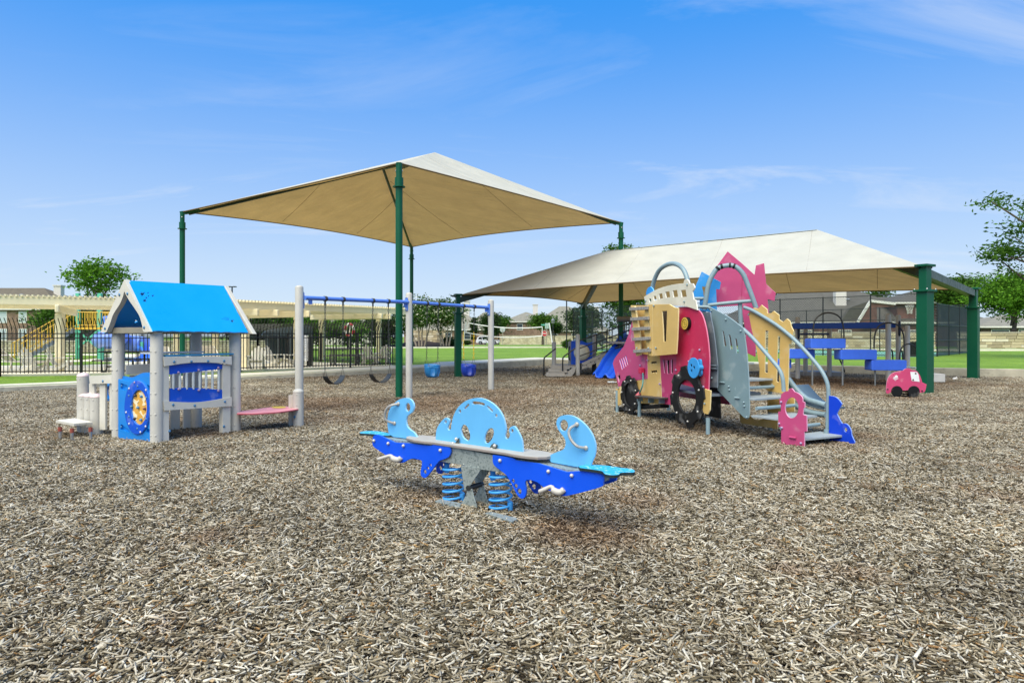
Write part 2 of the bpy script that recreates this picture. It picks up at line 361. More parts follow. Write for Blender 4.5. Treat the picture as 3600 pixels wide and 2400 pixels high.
# ---------------------------------------------------------------- wood chips: tiles of chips scattered by geometry nodes, one object
def chip_mat():
    m = bpy.data.materials.new('wood_chip'); m.use_nodes = True; nt = m.node_tree; N = nt.nodes; L = nt.links; b = N['Principled BSDF']
    geo = N.new('ShaderNodeNewGeometry')
    ramp = N.new('ShaderNodeValToRGB'); L.new(geo.outputs['Random Per Island'], ramp.inputs[0]); cr = ramp.color_ramp
    els = [(0, '#352d20'), (.16, '#5a503c'), (.34, '#857b65'), (.54, '#a0957f'), (.74, '#b9b09d'), (.92, '#d6d0c0'), (.965, '#a5875a'), (1, '#775737')]
    while len(cr.elements) < len(els): cr.elements.new(.5)
    for e, (p, c) in zip(cr.elements, els): e.position = p; e.color = (*hx(c), 1)
    r2 = N.new('ShaderNodeValToRGB'); L.new(geo.outputs['Random Per Island'], r2.inputs[0]); c2 = r2.color_ramp
    els = [(0, '#332013'), (.35, '#573822'), (.7, '#775234'), (1, '#967553')]
    while len(c2.elements) < len(els): c2.elements.new(.5)
    for e, (p, c) in zip(c2.elements, els): e.position = p; e.color = (*hx(c), 1)
    # scuffed patches where feet and falling children turn up fresh brown chips
    nz = N.new('ShaderNodeTexNoise'); nz.inputs['Scale'].default_value = .75; nz.inputs['Detail'].default_value = 5; nz.inputs['Roughness'].default_value = .65; L.new(geo.outputs['Position'], nz.inputs['Vector'])
    base = N.new('ShaderNodeMapRange'); base.inputs[1].default_value = .56; base.inputs[2].default_value = .74; base.inputs[4].default_value = .75; L.new(nz.outputs[0], base.inputs[0])
    acc = base.outputs[0]
    for (x, y, r, k) in [(.55,5.0,.6,.75), (-.75,6.0,.5,.5), (-4.3,14.0,2.2,.7), (-1.2,14.3,2.6,.65), (-5.6,14.8,1.6,.6), (.2,16.5,2.2,.5), (2.6,20.6,2.4,.8), (3.0,22.3,2.2,.7), (9.5,19.8,3.2,.85), (6.5,21,3,.75), (12.5,20,2.0,.5),
                         (2.8,10.3,1.0,.55), (4.2,9.2,.9,.5), (5.0,9.6,.6,.5), (-4.6,9.8,.7,.6), (-3.2,11.5,1.1,.45), (-6.6,10.0,.8,.35), (8.9,15.3,1.2,.5), (14.2,18.6,1.4,.45), (1.1,6.0,.5,.5), (-6.5,22.4,1.5,.4)]:
        ds = N.new('ShaderNodeVectorMath'); ds.operation = 'DISTANCE'; L.new(geo.outputs['Position'], ds.inputs[0]); ds.inputs[1].default_value = (x, y, 0)
        f = N.new('ShaderNodeMapRange'); f.interpolation_type = 'SMOOTHSTEP'; f.inputs[1].default_value = r*1.25; f.inputs[2].default_value = r*.25; f.inputs[4].default_value = k; L.new(ds.outputs['Value'], f.inputs[0])
        wn = N.new('ShaderNodeMath'); wn.operation = 'MULTIPLY'; L.new(f.outputs[0], wn.inputs[0])
        ww = N.new('ShaderNodeMapRange'); ww.inputs[1].default_value = .33; ww.inputs[2].default_value = .6; ww.inputs[3].default_value = .6; L.new(nz.outputs[0], ww.inputs[0]); L.new(ww.outputs[0], wn.inputs[1])
        mx = N.new('ShaderNodeMath'); mx.operation = 'MAXIMUM'; L.new(acc, mx.inputs[0]); L.new(wn.outputs[0], mx.inputs[1]); acc = mx.outputs[0]
    mix = N.new('ShaderNodeMix'); mix.data_type = 'RGBA'; L.new(acc, mix.inputs[0]); L.new(ramp.outputs[0], mix.inputs[6]); L.new(r2.outputs[0], mix.inputs[7])
    # grain
    tc = N.new('ShaderNodeTexCoord'); g = N.new('ShaderNodeTexNoise'); g.inputs['Scale'].default_value = 110; g.inputs['Detail'].default_value = 3; L.new(tc.outputs['Object'], g.inputs['Vector'])
    gr = N.new('ShaderNodeMapRange'); gr.inputs[1].default_value = .3; gr.inputs[2].default_value = .7; gr.inputs[3].default_value = .72; gr.inputs[4].default_value = 1.18; L.new(g.outputs[0], gr.inputs[0])
    mm = N.new('ShaderNodeMix'); mm.data_type = 'RGBA'; mm.blend_type = 'MULTIPLY'; mm.inputs[0].default_value = 1; L.new(mix.outputs[2], mm.inputs[6]); L.new(gr.outputs[0], mm.inputs[7])
    # brightness of chips facing up to the light, painted in as random stretches
    bl = N.new('ShaderNodeTexNoise'); bl.inputs['Scale'].default_value = .9; bl.inputs['Detail'].default_value = 4; bl.inputs['Roughness'].default_value = .6; L.new(geo.outputs['Position'], bl.inputs['Vector'])
    br = N.new('ShaderNodeMapRange'); br.inputs[1].default_value = .35; br.inputs[2].default_value = .65; br.inputs[3].default_value = .72; br.inputs[4].default_value = 1.14; L.new(bl.outputs[0], br.inputs[0])
    m5 = N.new('ShaderNodeMix'); m5.data_type = 'RGBA'; m5.blend_type = 'MULTIPLY'; m5.inputs[0].default_value = 1; L.new(mm.outputs[2], m5.inputs[6]); L.new(br.outputs[0], m5.inputs[7])
    L.new(m5.outputs[2], b.inputs['Base Color']); b.inputs['Roughness'].default_value = .85; b.inputs['Specular IOR Level'].default_value = .25
    return m
def build_chips():
    rng = np.random.default_rng(11); NT = 3; TS = 1.5; PER = 14500
    vs = []; tile_v = []
    unit = np.array([[-1,-.55,-1],[1,-.45,-1],[1,.5,-1],[-1,.6,-1],[-.86,-.42,1],[.9,-.5,1],[.84,.42,1],[-.92,.5,1]], float)
    faces = np.array([[0,3,2,1],[4,5,6,7],[0,1,5,4],[1,2,6,5],[2,3,7,6],[3,0,4,7]])
    allv = []; 
    for t in range(NT):
        n = PER
        L = rng.gamma(4.6, .0047, n).clip(.007, .05); W = rng.uniform(.003, .0072, n)*(.65+.35*L/.021); T = rng.uniform(.0016, .0042, n)
        big = rng.random(n) < .06; W[big] *= 2.0
        c = np.stack([rng.uniform(-TS/2-.03, TS/2+.03, n), rng.uniform(-TS/2-.03, TS/2+.03, n), rng.beta(1.5, 2.0, n)*.045], 1)
        yaw = rng.uniform(0, 2*np.pi, n); pit = rng.normal(0, .30, n); rol = rng.normal(0, .4, n)
        P = np.repeat(unit[None], n, 0)*np.stack([L, W, T], 1)[:, None, :]
        P[:, :, 1] *= 1+.35*rng.uniform(-1, 1, (n, 8)); P[:, :, 0] *= 1+.12*rng.uniform(-1, 1, (n, 8))
        bend = rng.normal(0, 4.0, n); P[:, :, 2] += bend[:, None]*P[:, :, 0]**2*1.0
        cr_, sr = np.cos(rol), np.sin(rol); y = P[:, :, 1]*cr_[:, None]-P[:, :, 2]*sr[:, None]; z = P[:, :, 1]*sr[:, None]+P[:, :, 2]*cr_[:, None]; x = P[:, :, 0]
        cp, sp = np.cos(pit), np.sin(pit); x2 = x*cp[:, None]+z*sp[:, None]; z2 = -x*sp[:, None]+z*cp[:, None]
        cw, sw = np.cos(yaw), np.sin(yaw); x3 = x2*cw[:, None]-y*sw[:, None]; y3 = x2*sw[:, None]+y*cw[:, None]
        Q = np.stack([x3, y3, z2], 2)+c[:, None, :]; allv.append(Q.reshape(-1, 3)); tile_v += [t]*(n*8)
    # tile centres inside what the camera can look over, and inside the kerb
    def inside(x, y):
        c = False; n = len(KERB)
        for i in range(n):
            x1, y1 = KERB[i][:2]; x2, y2 = KERB[i-1][:2]
            if (y1 > y) != (y2 > y) and x < (x2-x1)*(y-y1)/(y2-y1)+x1: c = not c
        return c
    pts = []; pick = []; rot = []
    step = TS*.985
    j = 0
    yy = 1.2
    while yy < 33:
        lim = .80*yy+2.6; xx = -math.ceil(lim/step)*step
        while xx <= lim:
            ok = all(inside(xx+dx, yy+dy) for dx in (-.74, .74) for dy in (-.74, .74))
            if ok:
                z = .004+.012*math.sin(xx*.9+yy*.5)+.008*math.sin(yy*1.3-xx*.6)
                pts.append((xx, yy, z)); pick.append(int(rng.integers(0, NT))); rot.append(float(rng.integers(0, 4))*math.pi/2)
            elif any(inside(xx+dx, yy+dy) for dx in (-.74, 0, .74) for dy in (-.74, 0, .74)):
                # along the kerb: keep the tile, sunk against the kerb wall so that nothing lies on top of it
                pts.append((xx, yy, -.004)); pick.append(100+int(rng.integers(0, NT))); rot.append(float(rng.integers(0, 4))*math.pi/2)
            xx += step
        yy += step
    nv = sum(len(a) for a in allv); V_ = np.concatenate(allv)
    # edge tiles become real chips clipped to the inside of the kerb
    extra = []
    for k in range(len(pts)):
        if pick[k] >= 100:
            t = pick[k]-100; a = allv[t].reshape(-1, 8, 3); c, s_ = math.cos(rot[k]), math.sin(rot[k])
            a = a[::5]; b = np.empty_like(a); b[..., 0] = a[..., 0]*c-a[..., 1]*s_+pts[k][0]; b[..., 1] = a[..., 0]*s_+a[..., 1]*c+pts[k][1]; b[..., 2] = a[..., 2]+pts[k][2]
            cen = b.mean(1); keep = np.zeros(len(b), bool); n = len(KERB)
            for i in range(n):
                x1, y1 = KERB[i][:2]; x2, y2 = KERB[i-1][:2]
                if y1 == y2: continue
                keep ^= ((y1 > cen[:, 1]) != (y2 > cen[:, 1])) & (cen[:, 0] < (x2-x1)*(cen[:, 1]-y1)/(y2-y1)+x1)
            extra.append(b[keep].reshape(-1, 3))
    sel = [k for k in range(len(pts)) if pick[k] < 100]
    E = np.concatenate(extra) if extra else np.zeros((0, 3)); ne = len(E)
    PT = np.array([pts[k] for k in sel])
    allp = np.concatenate([V_, E, PT]); me = bpy.data.meshes.new('wood_chips')
    nb = (nv+ne)//8; fc = (np.arange(nb)[:, None, None]*8+faces[None]).reshape(-1)
    nf = nb*6
    me.vertices.add(len(allp)); me.vertices.foreach_set('co', allp.astype(np.float32).ravel())
    me.loops.add(nf*4); me.loops.foreach_set('vertex_index', fc.astype(np.int32)); me.polygons.add(nf); me.polygons.foreach_set('loop_start', (np.arange(nf)*4).astype(np.int32))
    me.update(calc_edges=True)
    a = me.attributes.new('tile', 'INT', 'POINT'); tv = np.concatenate([np.array(tile_v), np.full(ne, 50), np.full(len(sel), -1)]).astype(np.int32); a.data.foreach_set('value', tv)
    a = me.attributes.new('pick', 'INT', 'POINT'); pv = np.concatenate([np.full(nv+ne, -1), np.array([pick[k] for k in sel])]).astype(np.int32); a.data.foreach_set('value', pv)
    a = me.attributes.new('turn', 'FLOAT', 'POINT'); rv = np.concatenate([np.zeros(nv+ne), np.array([rot[k] for k in sel])]).astype(np.float32); a.data.foreach_set('value', rv)
    me.materials.append(chip_mat())
    o = bpy.data.objects.new('wood_chips', me); COL.objects.link(o); tag(o, 'weathered grey brown wood chip mulch covering the playground floor', 'mulch', kind='stuff')
    ng = bpy.data.node_groups.new('chip_tiles', 'GeometryNodeTree'); ng.interface.new_socket('Geometry', in_out='INPUT', socket_type='NodeSocketGeometry'); ng.interface.new_socket('Geometry', in_out='OUTPUT', socket_type='NodeSocketGeometry')
    N = ng.nodes; L = ng.links; gi = N.new('NodeGroupInput'); go = N.new('NodeGroupOutput'); join = N.new('GeometryNodeJoinGeometry'); L.new(join.outputs[0], go.inputs[0])
    def attr(nm, ty):
        n = N.new('GeometryNodeInputNamedAttribute'); n.data_type = ty; n.inputs['Name'].default_value = nm; return n.outputs[0]
    def sep(val, nm):
        c = N.new('FunctionNodeCompare'); c.data_type = 'INT'; c.operation = 'EQUAL'; L.new(attr(nm, 'INT'), c.inputs[2]); c.inputs[3].default_value = val
        s = N.new('GeometryNodeSeparateGeometry'); s.domain = 'POINT'; L.new(gi.outputs[0], s.inputs[0]); L.new(c.outputs[0], s.inputs[1]); return s.outputs[0]
    L.new(sep(50, 'tile'), join.inputs[0])
    for t in range(NT):
        ip = N.new('GeometryNodeInstanceOnPoints'); L.new(sep(t, 'pick'), ip.inputs['Points']); L.new(sep(t, 'tile'), ip.inputs['Instance'])
        cx = N.new('ShaderNodeCombineXYZ'); L.new(attr('turn', 'FLOAT'), cx.inputs[2]); L.new(cx.outputs[0], ip.inputs['Rotation'])
        L.new(ip.outputs[0], join.inputs[0])
    md = o.modifiers.new('tiles', 'NODES'); md.node_group = ng
    print('chips: tiles', len(sel), 'edge verts', ne)
build_chips()
# ---------------------------------------------------------------- shade canopies
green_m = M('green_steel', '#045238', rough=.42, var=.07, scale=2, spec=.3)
bolt_m = M('zinc_bolt', '#b9b6b0', rough=.35, metal=.8, var=.1, scale=20)
def fabric_mat():
    m = bpy.data.materials.new('shade_fabric'); m.use_nodes = True; nt = m.node_tree; N = nt.nodes; L = nt.links
    N.clear(); out = N.new('ShaderNodeOutputMaterial')
    tc = N.new('ShaderNodeTexCoord'); wv = N.new('ShaderNodeTexNoise'); wv.inputs['Scale'].default_value = 1.6; wv.inputs['Detail'].default_value = 6; L.new(tc.outputs['Object'], wv.inputs['Vector'])
    mp = N.new('ShaderNodeMapping'); mp.inputs['Scale'].default_value = (1, 26, 26); L.new(tc.outputs['Object'], mp.inputs[0])
    fi = N.new('ShaderNodeTexNoise'); fi.inputs['Scale'].default_value = 9; fi.inputs['Detail'].default_value = 3; L.new(mp.outputs[0], fi.inputs['Vector'])
    ad = N.new('ShaderNodeMath'); ad.operation = 'ADD'; L.new(wv.outputs[0], ad.inputs[0]); L.new(fi.outputs[0], ad.inputs[1])
    mr = N.new('ShaderNodeMapRange'); mr.inputs[1].default_value = .7; mr.inputs[2].default_value = 1.3; mr.inputs[3].default_value = .9; mr.inputs[4].default_value = 1.08; L.new(ad.outputs[0], mr.inputs[0])
    def tint(c):
        x = N.new('ShaderNodeMix'); x.data_type = 'RGBA'; x.blend_type = 'MULTIPLY'; x.inputs[0].default_value = 1; x.inputs[6].default_value = (*c, 1); L.new(mr.outputs[0], x.inputs[7]); return x.outputs[2]
    df = N.new('ShaderNodeBsdfDiffuse'); gg = N.new('ShaderNodeNewGeometry'); two = N.new('ShaderNodeMix'); two.data_type = 'RGBA'     # one cream cloth; the sun glowing through is painted tan on its underside
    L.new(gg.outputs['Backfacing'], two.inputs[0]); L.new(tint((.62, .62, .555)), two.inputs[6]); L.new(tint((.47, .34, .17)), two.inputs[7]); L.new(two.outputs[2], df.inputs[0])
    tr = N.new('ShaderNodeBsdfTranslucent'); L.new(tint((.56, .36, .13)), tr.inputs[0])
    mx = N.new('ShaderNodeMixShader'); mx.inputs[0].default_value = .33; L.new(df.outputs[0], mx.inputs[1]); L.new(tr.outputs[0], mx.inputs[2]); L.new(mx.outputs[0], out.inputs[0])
    mp2 = N.new('ShaderNodeMapping'); mp2.inputs['Scale'].default_value = (.5, 1.6, 1.0); mp2.inputs['Rotation'].default_value = (0, 0, R(50)); L.new(tc.outputs['Object'], mp2.inputs[0]); wr = N.new('ShaderNodeTexNoise'); wr.inputs['Scale'].default_value = .9; wr.inputs['Detail'].default_value = 4; L.new(mp2.outputs[0], wr.inputs['Vector'])
    bp = N.new('ShaderNodeBump'); bp.inputs['Strength'].default_value = .35; bp.inputs['Distance'].default_value = .25; L.new(wr.outputs[0], bp.inputs['Height'])
    for nd in (df, tr): L.new(bp.outputs[0], nd.inputs['Normal'])
    return m
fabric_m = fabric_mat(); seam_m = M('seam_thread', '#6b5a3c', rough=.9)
def face_grid(corners, scallop_edges, sag, nu=16, nv=10):
    """bilinear patch a,b,c,d (a-b is the eave, d-c the ridge); eave edge pulled in as a cable curve"""
    a, b, c, d = [V(p) for p in corners]; nrm = (b-a).cross(d-a).normalized()
    if nrm.z < 0: nrm = -nrm
    P = []
    for j in range(nv+1):
        t = j/nv; row = []
        for i in range(nu+1):
            s = i/nu; bow = scallop_edges*4*s*(1-s)
            tt = t+(1-t)*bow
            p = a.lerp(b, s).lerp(d.lerp(c, s), tt)
            p = p-nrm*(sag*4*s*(1-s)*math.sin(math.pi*min(1, t*.95+.05))); row.append(p)
        P.append(row)
    return P
def canopy(root, corners, ridge, eave_bow, sag, seams=2):
    """corners 0..3 in order; ridge[0] belongs to corners 1,2 and ridge[1] to corners 3,0"""
    c = corners; r1, r2 = ridge
    faces = [(c[0], c[1], r1, r2), (c[1], c[2], r1, r1), (c[2], c[3], r2, r1), (c[3], c[0], r2, r2)]
    fab = MB(); seam_l = []; hem_l = []
    for (a, b, e, f) in faces:
        P = face_grid((a, b, e, f), eave_bow, sag); nv = len(P)-1; nu = len(P[0])-1
        vs = [p for r_ in P for p in r_]; fab.add(vs, [(j*(nu+1)+i, j*(nu+1)+i+1, (j+1)*(nu+1)+i+1, (j+1)*(nu+1)+i) for j in range(nv) for i in range(nu)])
        hem_l.append(MB().tube(P[0], .02, 5))
        # seams run square to the eave until they meet a hip
        ed = (b-a).normalized(); xa, xb, xc, xd = 0., (b-a).length, (V(e)-a).dot(ed), (V(f)-a).dot(ed); nrm = (V(b)-a).cross(V(f)-a).normalized()
        nrm = -nrm if nrm.z < 0 else nrm
        for k in range(1, seams+1):
            x = xb*k/(seams+1); line = []
            for j in range(25):
                t = j/24; l_, r_ = xa+(xd-xa)*t, xb+(xc-xb)*t
                if r_-l_ < .05: break
                s = (x-l_)/(r_-l_)
                if s < 0 or s > 1: break
                if t < eave_bow*4*s*(1-s): continue
                t0 = (t-eave_bow*4*s*(1-s))/(1-eave_bow*4*s*(1-s)); q = V(a).lerp(V(b), s).lerp(V(f).lerp(V(e), s), t)
                line.append(q-nrm*(sag*4*s*(1-s)*math.sin(math.pi*min(1, t0*.95+.05)))-V((0,0,.004)))
            if len(line) > 2: seam_l.append(MB().tube(line, .006, 4))
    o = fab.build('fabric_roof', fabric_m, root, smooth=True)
    for h in hem_l: h.build('hem_cable', M('hem', '#6b5636', rough=.9), o)
    for h in seam_l: h.build('seam', seam_m, o)
    return o
def rafter(root, a, b, w, h, m=green_m):
    MB().beam(V(a)+V((0,0,-.17)), V(b)+V((0,0,-.24)), w, h).build('rafter', m, root)
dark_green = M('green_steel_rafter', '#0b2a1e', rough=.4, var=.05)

# -- the square canopy over the swings
P2 = gp(1403, 1399); he = 3.94
def topat(u, v, zt): Y = (zt-EYE)*F/(HZ-v); return at(u, v, Y)
ZE = EYE+(HZ-574)*P2.y/F
Q2 = topat(1403, 574, ZE); Q1 = topat(641, 745, ZE); Q3 = topat(2183, 783, ZE); Q4 = topat(1447, 868, ZE)
cen = (Q1+Q2+Q3+Q4)/4
big = thing('shade_canopy', (cen.x, cen.y, 0), 'square tan fabric shade canopy on four tall round green posts over the swings', 'shade canopy', 'fabric shade canopies')
mid1 = (Q2+Q3)/2; mid2 = (Q1+Q4)/2
r1 = mid1.lerp(mid2, .385); r2 = mid1.lerp(mid2, .63); r1.z = r2.z = EYE+(HZ-536)*r1.y/F
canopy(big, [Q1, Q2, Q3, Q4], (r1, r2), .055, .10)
for k, (q, rr) in enumerate(((Q1, r2), (Q2, r1), (Q3, r1), (Q4, r2))):
    base = V((q.x, q.y, 0)); po = MB()
    po.lathe(base+V((0,0,-.1)), [(.083, 0), (.083, ZE-.42)], 16); po.build('post', green_m, big, smooth=True)
    MB().lathe(V((q.x, q.y, ZE-.56)), [(.1, 0), (.145, .0), (.145, .02), (.1, .02), (.1, .22), (.072, .22), (.072, .5), (.075, .56)], 14).build('post_collar', green_m, big, smooth=True)
    d = (rr-q).normalized(); MB().beam(V((q.x, q.y, ZE-.05))-V((d.x, d.y, 0))*.07, q+d*.55+V((0,0,-.10)), .10, .11).build('corner_bracket', green_m, big)
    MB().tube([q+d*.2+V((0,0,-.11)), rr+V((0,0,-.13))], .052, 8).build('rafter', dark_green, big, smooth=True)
    bolts(big, bolt_m, [(V((q.x, q.y, ZE-.18))+V((d.y, -d.x, 0)).normalized()*.075*s, V((d.y*s, -d.x*s, 0))) for s in (-1, 1)], .022)
MB().beam(r1+V((0,0,-.13)), r2+V((0,0,-.13)), .11, .11).build('ridge_beam', dark_green, big)

# -- the long canopy behind
ZB = 3.0
def postxy(u, v): p = gp(u, v); return V((p.x, p.y, 0))
S_l = postxy(1610, 1327); S_r = postxy(3252, 1385); S_rr = postxy(3422, 1332); S_c = V((3.05, 28.9, 0))
tops = [V((S_l.x, S_l.y, 2.80)), V((S_r.x, S_r.y, 3.16)), V((S_rr.x, S_rr.y, 2.96)), V((S_c.x, S_c.y, 2.80))]
cen = sum(tops, V((0,0,0)))/4
long_ = thing('shade_canopy', (cen.x, cen.y, 0), 'long low tan fabric shade canopy with wide green steel columns behind the climber', 'shade canopy', 'fabric shade canopies')
g1 = V((9.57, 21.1, 0)); g2 = V((3.5, 24.2, 0)); g1.z = EYE+(HZ-807)*g1.y/F; g2.z = EYE+(HZ-880)*g2.y/F
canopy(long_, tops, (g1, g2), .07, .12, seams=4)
for (b, t, w, d_, ang) in ((S_l, tops[0], .20, .24, 20), (S_r, tops[1], .33, .26, 30), (S_rr, tops[2], .30, .30, 42), (S_c, tops[3], .22, .24, 20)):
    ax = V((math.cos(R(ang)), math.sin(R(ang)), 0)); ay = V((-ax.y, ax.x, 0)); hb = t.z-.62
    # rolled steel column: two flanges and a web
    MB().obox(b+V((0,0,hb/2-.05)), ax*(w/2), ay*(d_/2), V((0,0,hb/2+.05))).build('column', green_m, long_, bevel=.012)
    MB().obox(b+V((0,0,hb+.02)), ax*(w*.68), ay*(d_*.68), V((0,0,.028))).obox(b+V((0,0,hb+.33)), ax*(w*.36), ay*(d_*.36), V((0,0,.31))).obox(b+V((0,0,hb+.645)), ax*(w*.62), ay*(d_*.6), V((0,0,.03))).build('column_head', green_m, long_, bevel=.01)
    bolts(long_, bolt_m, [(b+V((0,0,hb+.048))+ax*(w*.58*i)+ay*(d_*.58*j), UP) for i in (-1, 1) for j in (-1, 1)], .022, .03)
    MB().tube([t+V((-.25,-.05,.0)), t+V((-.1,.02,-.04)), t+V((.05,.0,.02)), t+V((.2,.06,-.02))], .028, 6).build('cable_clamp', dark_green, long_, smooth=True)
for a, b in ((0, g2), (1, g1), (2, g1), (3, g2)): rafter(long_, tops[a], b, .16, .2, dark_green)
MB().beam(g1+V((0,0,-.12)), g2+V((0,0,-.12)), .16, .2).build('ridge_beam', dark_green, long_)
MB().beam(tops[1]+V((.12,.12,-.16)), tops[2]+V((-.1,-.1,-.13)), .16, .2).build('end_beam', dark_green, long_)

# ---------------------------------------------------------------- swing set
grey_post = M('grey_post', '#bbb8af', rough=.55, var=.08, scale=2.5, bump=.08, bscale=200, speck=.12, speck_col=(.3,.28,.26), speck_scale=9)
blue_tube = M('blue_powder_coat', '#5b86dd', rough=.38, var=.05, scale=5)
black_m = M('black_rubber', '#151515', rough=.6, var=.15, scale=12)
chain_m = M('galvanised_chain', '#5c5a57', rough=.45, metal=.7, var=.2, scale=30)
W3 = [(gp(1052, 1452), 1005), (gp(1438, 1402), 1030), (gp(1726, 1374), 1054)]
sw_root = thing('swing_set', ((W3[1][0]).x, W3[1][0].y, 0), 'swing frame with three grey posts and blue top rail beneath the square canopy', 'swing set')
heads = []
for k, (b, vt) in enumerate(W3):
    zt = EYE+(HZ-vt)*b.y/F; r = .076
    MB().lathe(b+V((0,0,-.1)), [(r, 0), (r, zt+.07), (r*.92, zt+.088), (r*.6, zt+.105), (.01, zt+.112)], 20).build('post', grey_post, sw_root, smooth=True)
    heads.append(V((b.x, b.y, zt)))
rail_v = [(700, 684), (941, 694), (1125, 706.5)]
rp = [at(u*1.53061, v*1.53061, heads[k].y) for k, (u, v) in enumerate(rail_v)]
for k in range(2):
    d = (rp[k+1]-rp[k]).normalized(); MB().tube([rp[k], rp[k+1]], .041, 12).build('top_rail', blue_tube, sw_root, smooth=True)
for k in range(3):
    s = 1 if k == 0 else -1
    d = (rp[min(k+1, 2)]-rp[max(0, k-1)]).normalized()
    MB().obox(heads[k]+V((0,0,rp[k].z-heads[k].z-.05))+d*(s*.085), d*.012, d.cross(UP).normalized()*.04, V((0,0,.15))).obox(rp[k]+d*(s*.14)+V((0,0,-.07)), d*.05, d.cross(UP).normalized()*.008, V((0,0,.05))).build('rail_bracket', blue_tube, sw_root, bevel=.01)
    bolts(sw_root, bolt_m, [(heads[k]+V((0,0,rp[k].z-heads[k].z+z))+d*(s*.097), d*s) for z in (-.17, .10)], .02)
def chain(mb, a, b, pitch=.052, r=.005):
    a = V(a); b = V(b); n = max(2, int((b-a).length/pitch)); d = (b-a)/n; dd = d.normalized(); s1 = dd.cross(V((0,1,.1))).normalized(); s2 = dd.cross(s1)
    for i in range(n):
        c = a+d*(i+.5); s = s1 if i % 2 else s2; h = d.length*.66; w = .013
        mb.tube([c-dd*h, c-dd*(h*.5)+s*w, c+dd*(h*.5)+s*w, c+dd*h, c+dd*(h*.5)-s*w, c-dd*(h*.5)-s*w], r, 4, closed=True)
def rail_at(u):
    k = 0 if u < 1438 else 1; a, b = rp[k], rp[k+1]; lo, hi = 0., 1.
    t = 0
    A = (u-CX)/F
    t = (A*a.y-a.x)/((b.x-a.x)-A*(b.y-a.y)); return a.lerp(b, t)
def swing(name, label, uvs, kind, group, chain_lo=None, plastic=None):
    (ua, va), (ub, vb) = uvs[0], uvs[1]           # photo pixels where the seat hangs from its chains
    ta = rail_at(uvs[2]); tb = rail_at(uvs[3]); pa = at(ua, va, ta.y); pb = at(ub, vb, tb.y)
    root = thing(name, ((pa.x+pb.x)/2, (pa.y+pb.y)/2, min(pa.z, pb.z)-.2), label, 'swing', group)
    d = (pb-pa).normalized(); side = V((-d.y, d.x, 0)).normalized()
    for t, p in ((ta, pa), (tb, pb)):
        MB().tube([t+d*.03, t-d*.03], .052, 12).box(t+V((-.014,-.014,-.13)), t+V((.014,.014,-.02))).build('hanger_clamp', M('hanger', '#3c3c3e', rough=.5), root, smooth=True)
        ch = MB(); lowz = .16; j = p+V((0,0,lowz))
        up = t+V((0,0,-.12)); chain(ch, up, j if not chain_lo else up.lerp(j, .45)); tag(ch.build('chain', chain_m, root), kind='stuff')
        if chain_lo:
            c2 = MB(); chain(c2, up.lerp(j, .45), j, r=.007); tag(c2.build('coated_chain', chain_lo, root), kind='stuff')
        w = .05 if kind == 'belt' else .10
        MB().tube([p+d*(w if p is pa else -w)*.1+side*w*.9+V((0,0,-.02)), j, p-side*w*.9+V((0,0,-.02))], .005, 5).build('triangle_link', chain_m, root)
    if kind == 'belt':
        L = (pb-pa).length; P = []
        for i in range(17):
            s = i/16; q = pa.lerp(pb, s); q.z -= L*.33*(1-(2*s-1)**2)**.85; wd = .085-.02*abs(2*s-1)**2
            P.append([q-side*wd, q+side*wd, q+side*wd+V((0,0,-.014)), q-side*wd+V((0,0,-.014))])
        vs = [p for r_ in P for p in r_]; fs = []
        for i in range(16):
            a = i*4; b = a+4; fs += [(a, b, b+1, a+1), (a+1, b+1, b+2, a+2), (a+2, b+2, b+3, a+3), (a+3, b+3, b, a)]
        fs += [(0,1,2,3), (64,67,66,65)]
        MB().add(vs, fs).build('belt_seat', plastic, root, smooth=True)
    else:
        c = (pa+pb)/2; hw = (pb-pa).length/2; n = 20; vs = []; fs = []
        # bucket: open shell with leg holes at the front
        prof = [(1.02, 0), (1.05, -.06), (1.0, -.16), (.86, -.24), (.6, -.275), (.0, -.28)]
        for k, (f, z) in enumerate(prof):
            for j in range(n):
                q = 2*math.pi*j/n; e = d*(hw*f*math.cos(q))+side*(hw*.85*f*math.sin(q)); vs.append(c+e+V((0,0,z+(.03 if k == 0 and math.sin(q) > 0 else 0))))
        for k in range(len(prof)-1):
            for j in range(n):
                a = 2*math.pi*(j+.5)/n; hole = k in (1, 2) and math.sin(a) < -.3 and .18 < abs(math.cos(a)) < .8
                if not hole: fs.append((k*n+j, k*n+(j+1) % n, (k+1)*n+(j+1) % n, (k+1)*n+j))
        o = MB().add(vs, fs).build('bucket_seat', plastic, root, smooth=True); m = o.modifiers.new('thick', 'SOLIDIFY'); m.thickness = .012
        MB().tube([c+d*(hw*1.05*math.cos(2*math.pi*j/24))+side*(hw*.89*math.sin(2*math.pi*j/24)) for j in range(24)], .014, 6, closed=True).build('bucket_rim', plastic, root, smooth=True)
    return root
belt_m = M('belt_rubber', '#2b3033', rough=.42, var=.15, scale=8)
swing('belt_swing', 'black rubber belt swing nearest the outer left grey post', [(1143, 1322), (1205, 1318), 1143, 1206], 'belt', 'belt swings', plastic=belt_m)
swing('belt_swing', 'black rubber belt swing next to the tall central green canopy post', [(1304, 1315), (1370, 1313), 1311, 1365], 'belt', 'belt swings', plastic=belt_m)
swing('bucket_swing', 'teal blue bucket swing hanging on dark chains over the kerb', [(1500, 1284), (1539, 1284), 1501, 1541], 'bucket', 'bucket swings', plastic=M('teal_plastic', '#2a7cb8', rough=.4))
swing('bucket_swing', 'dark blue bucket swing on yellow coated chains near the end post', [(1630, 1283), (1665, 1283), 1629, 1667], 'bucket', 'bucket swings', chain_lo=M('yellow_chain_sleeve', '#d8b52c', rough=.5), plastic=M('navy_plastic', '#1a3aa0', rough=.4))
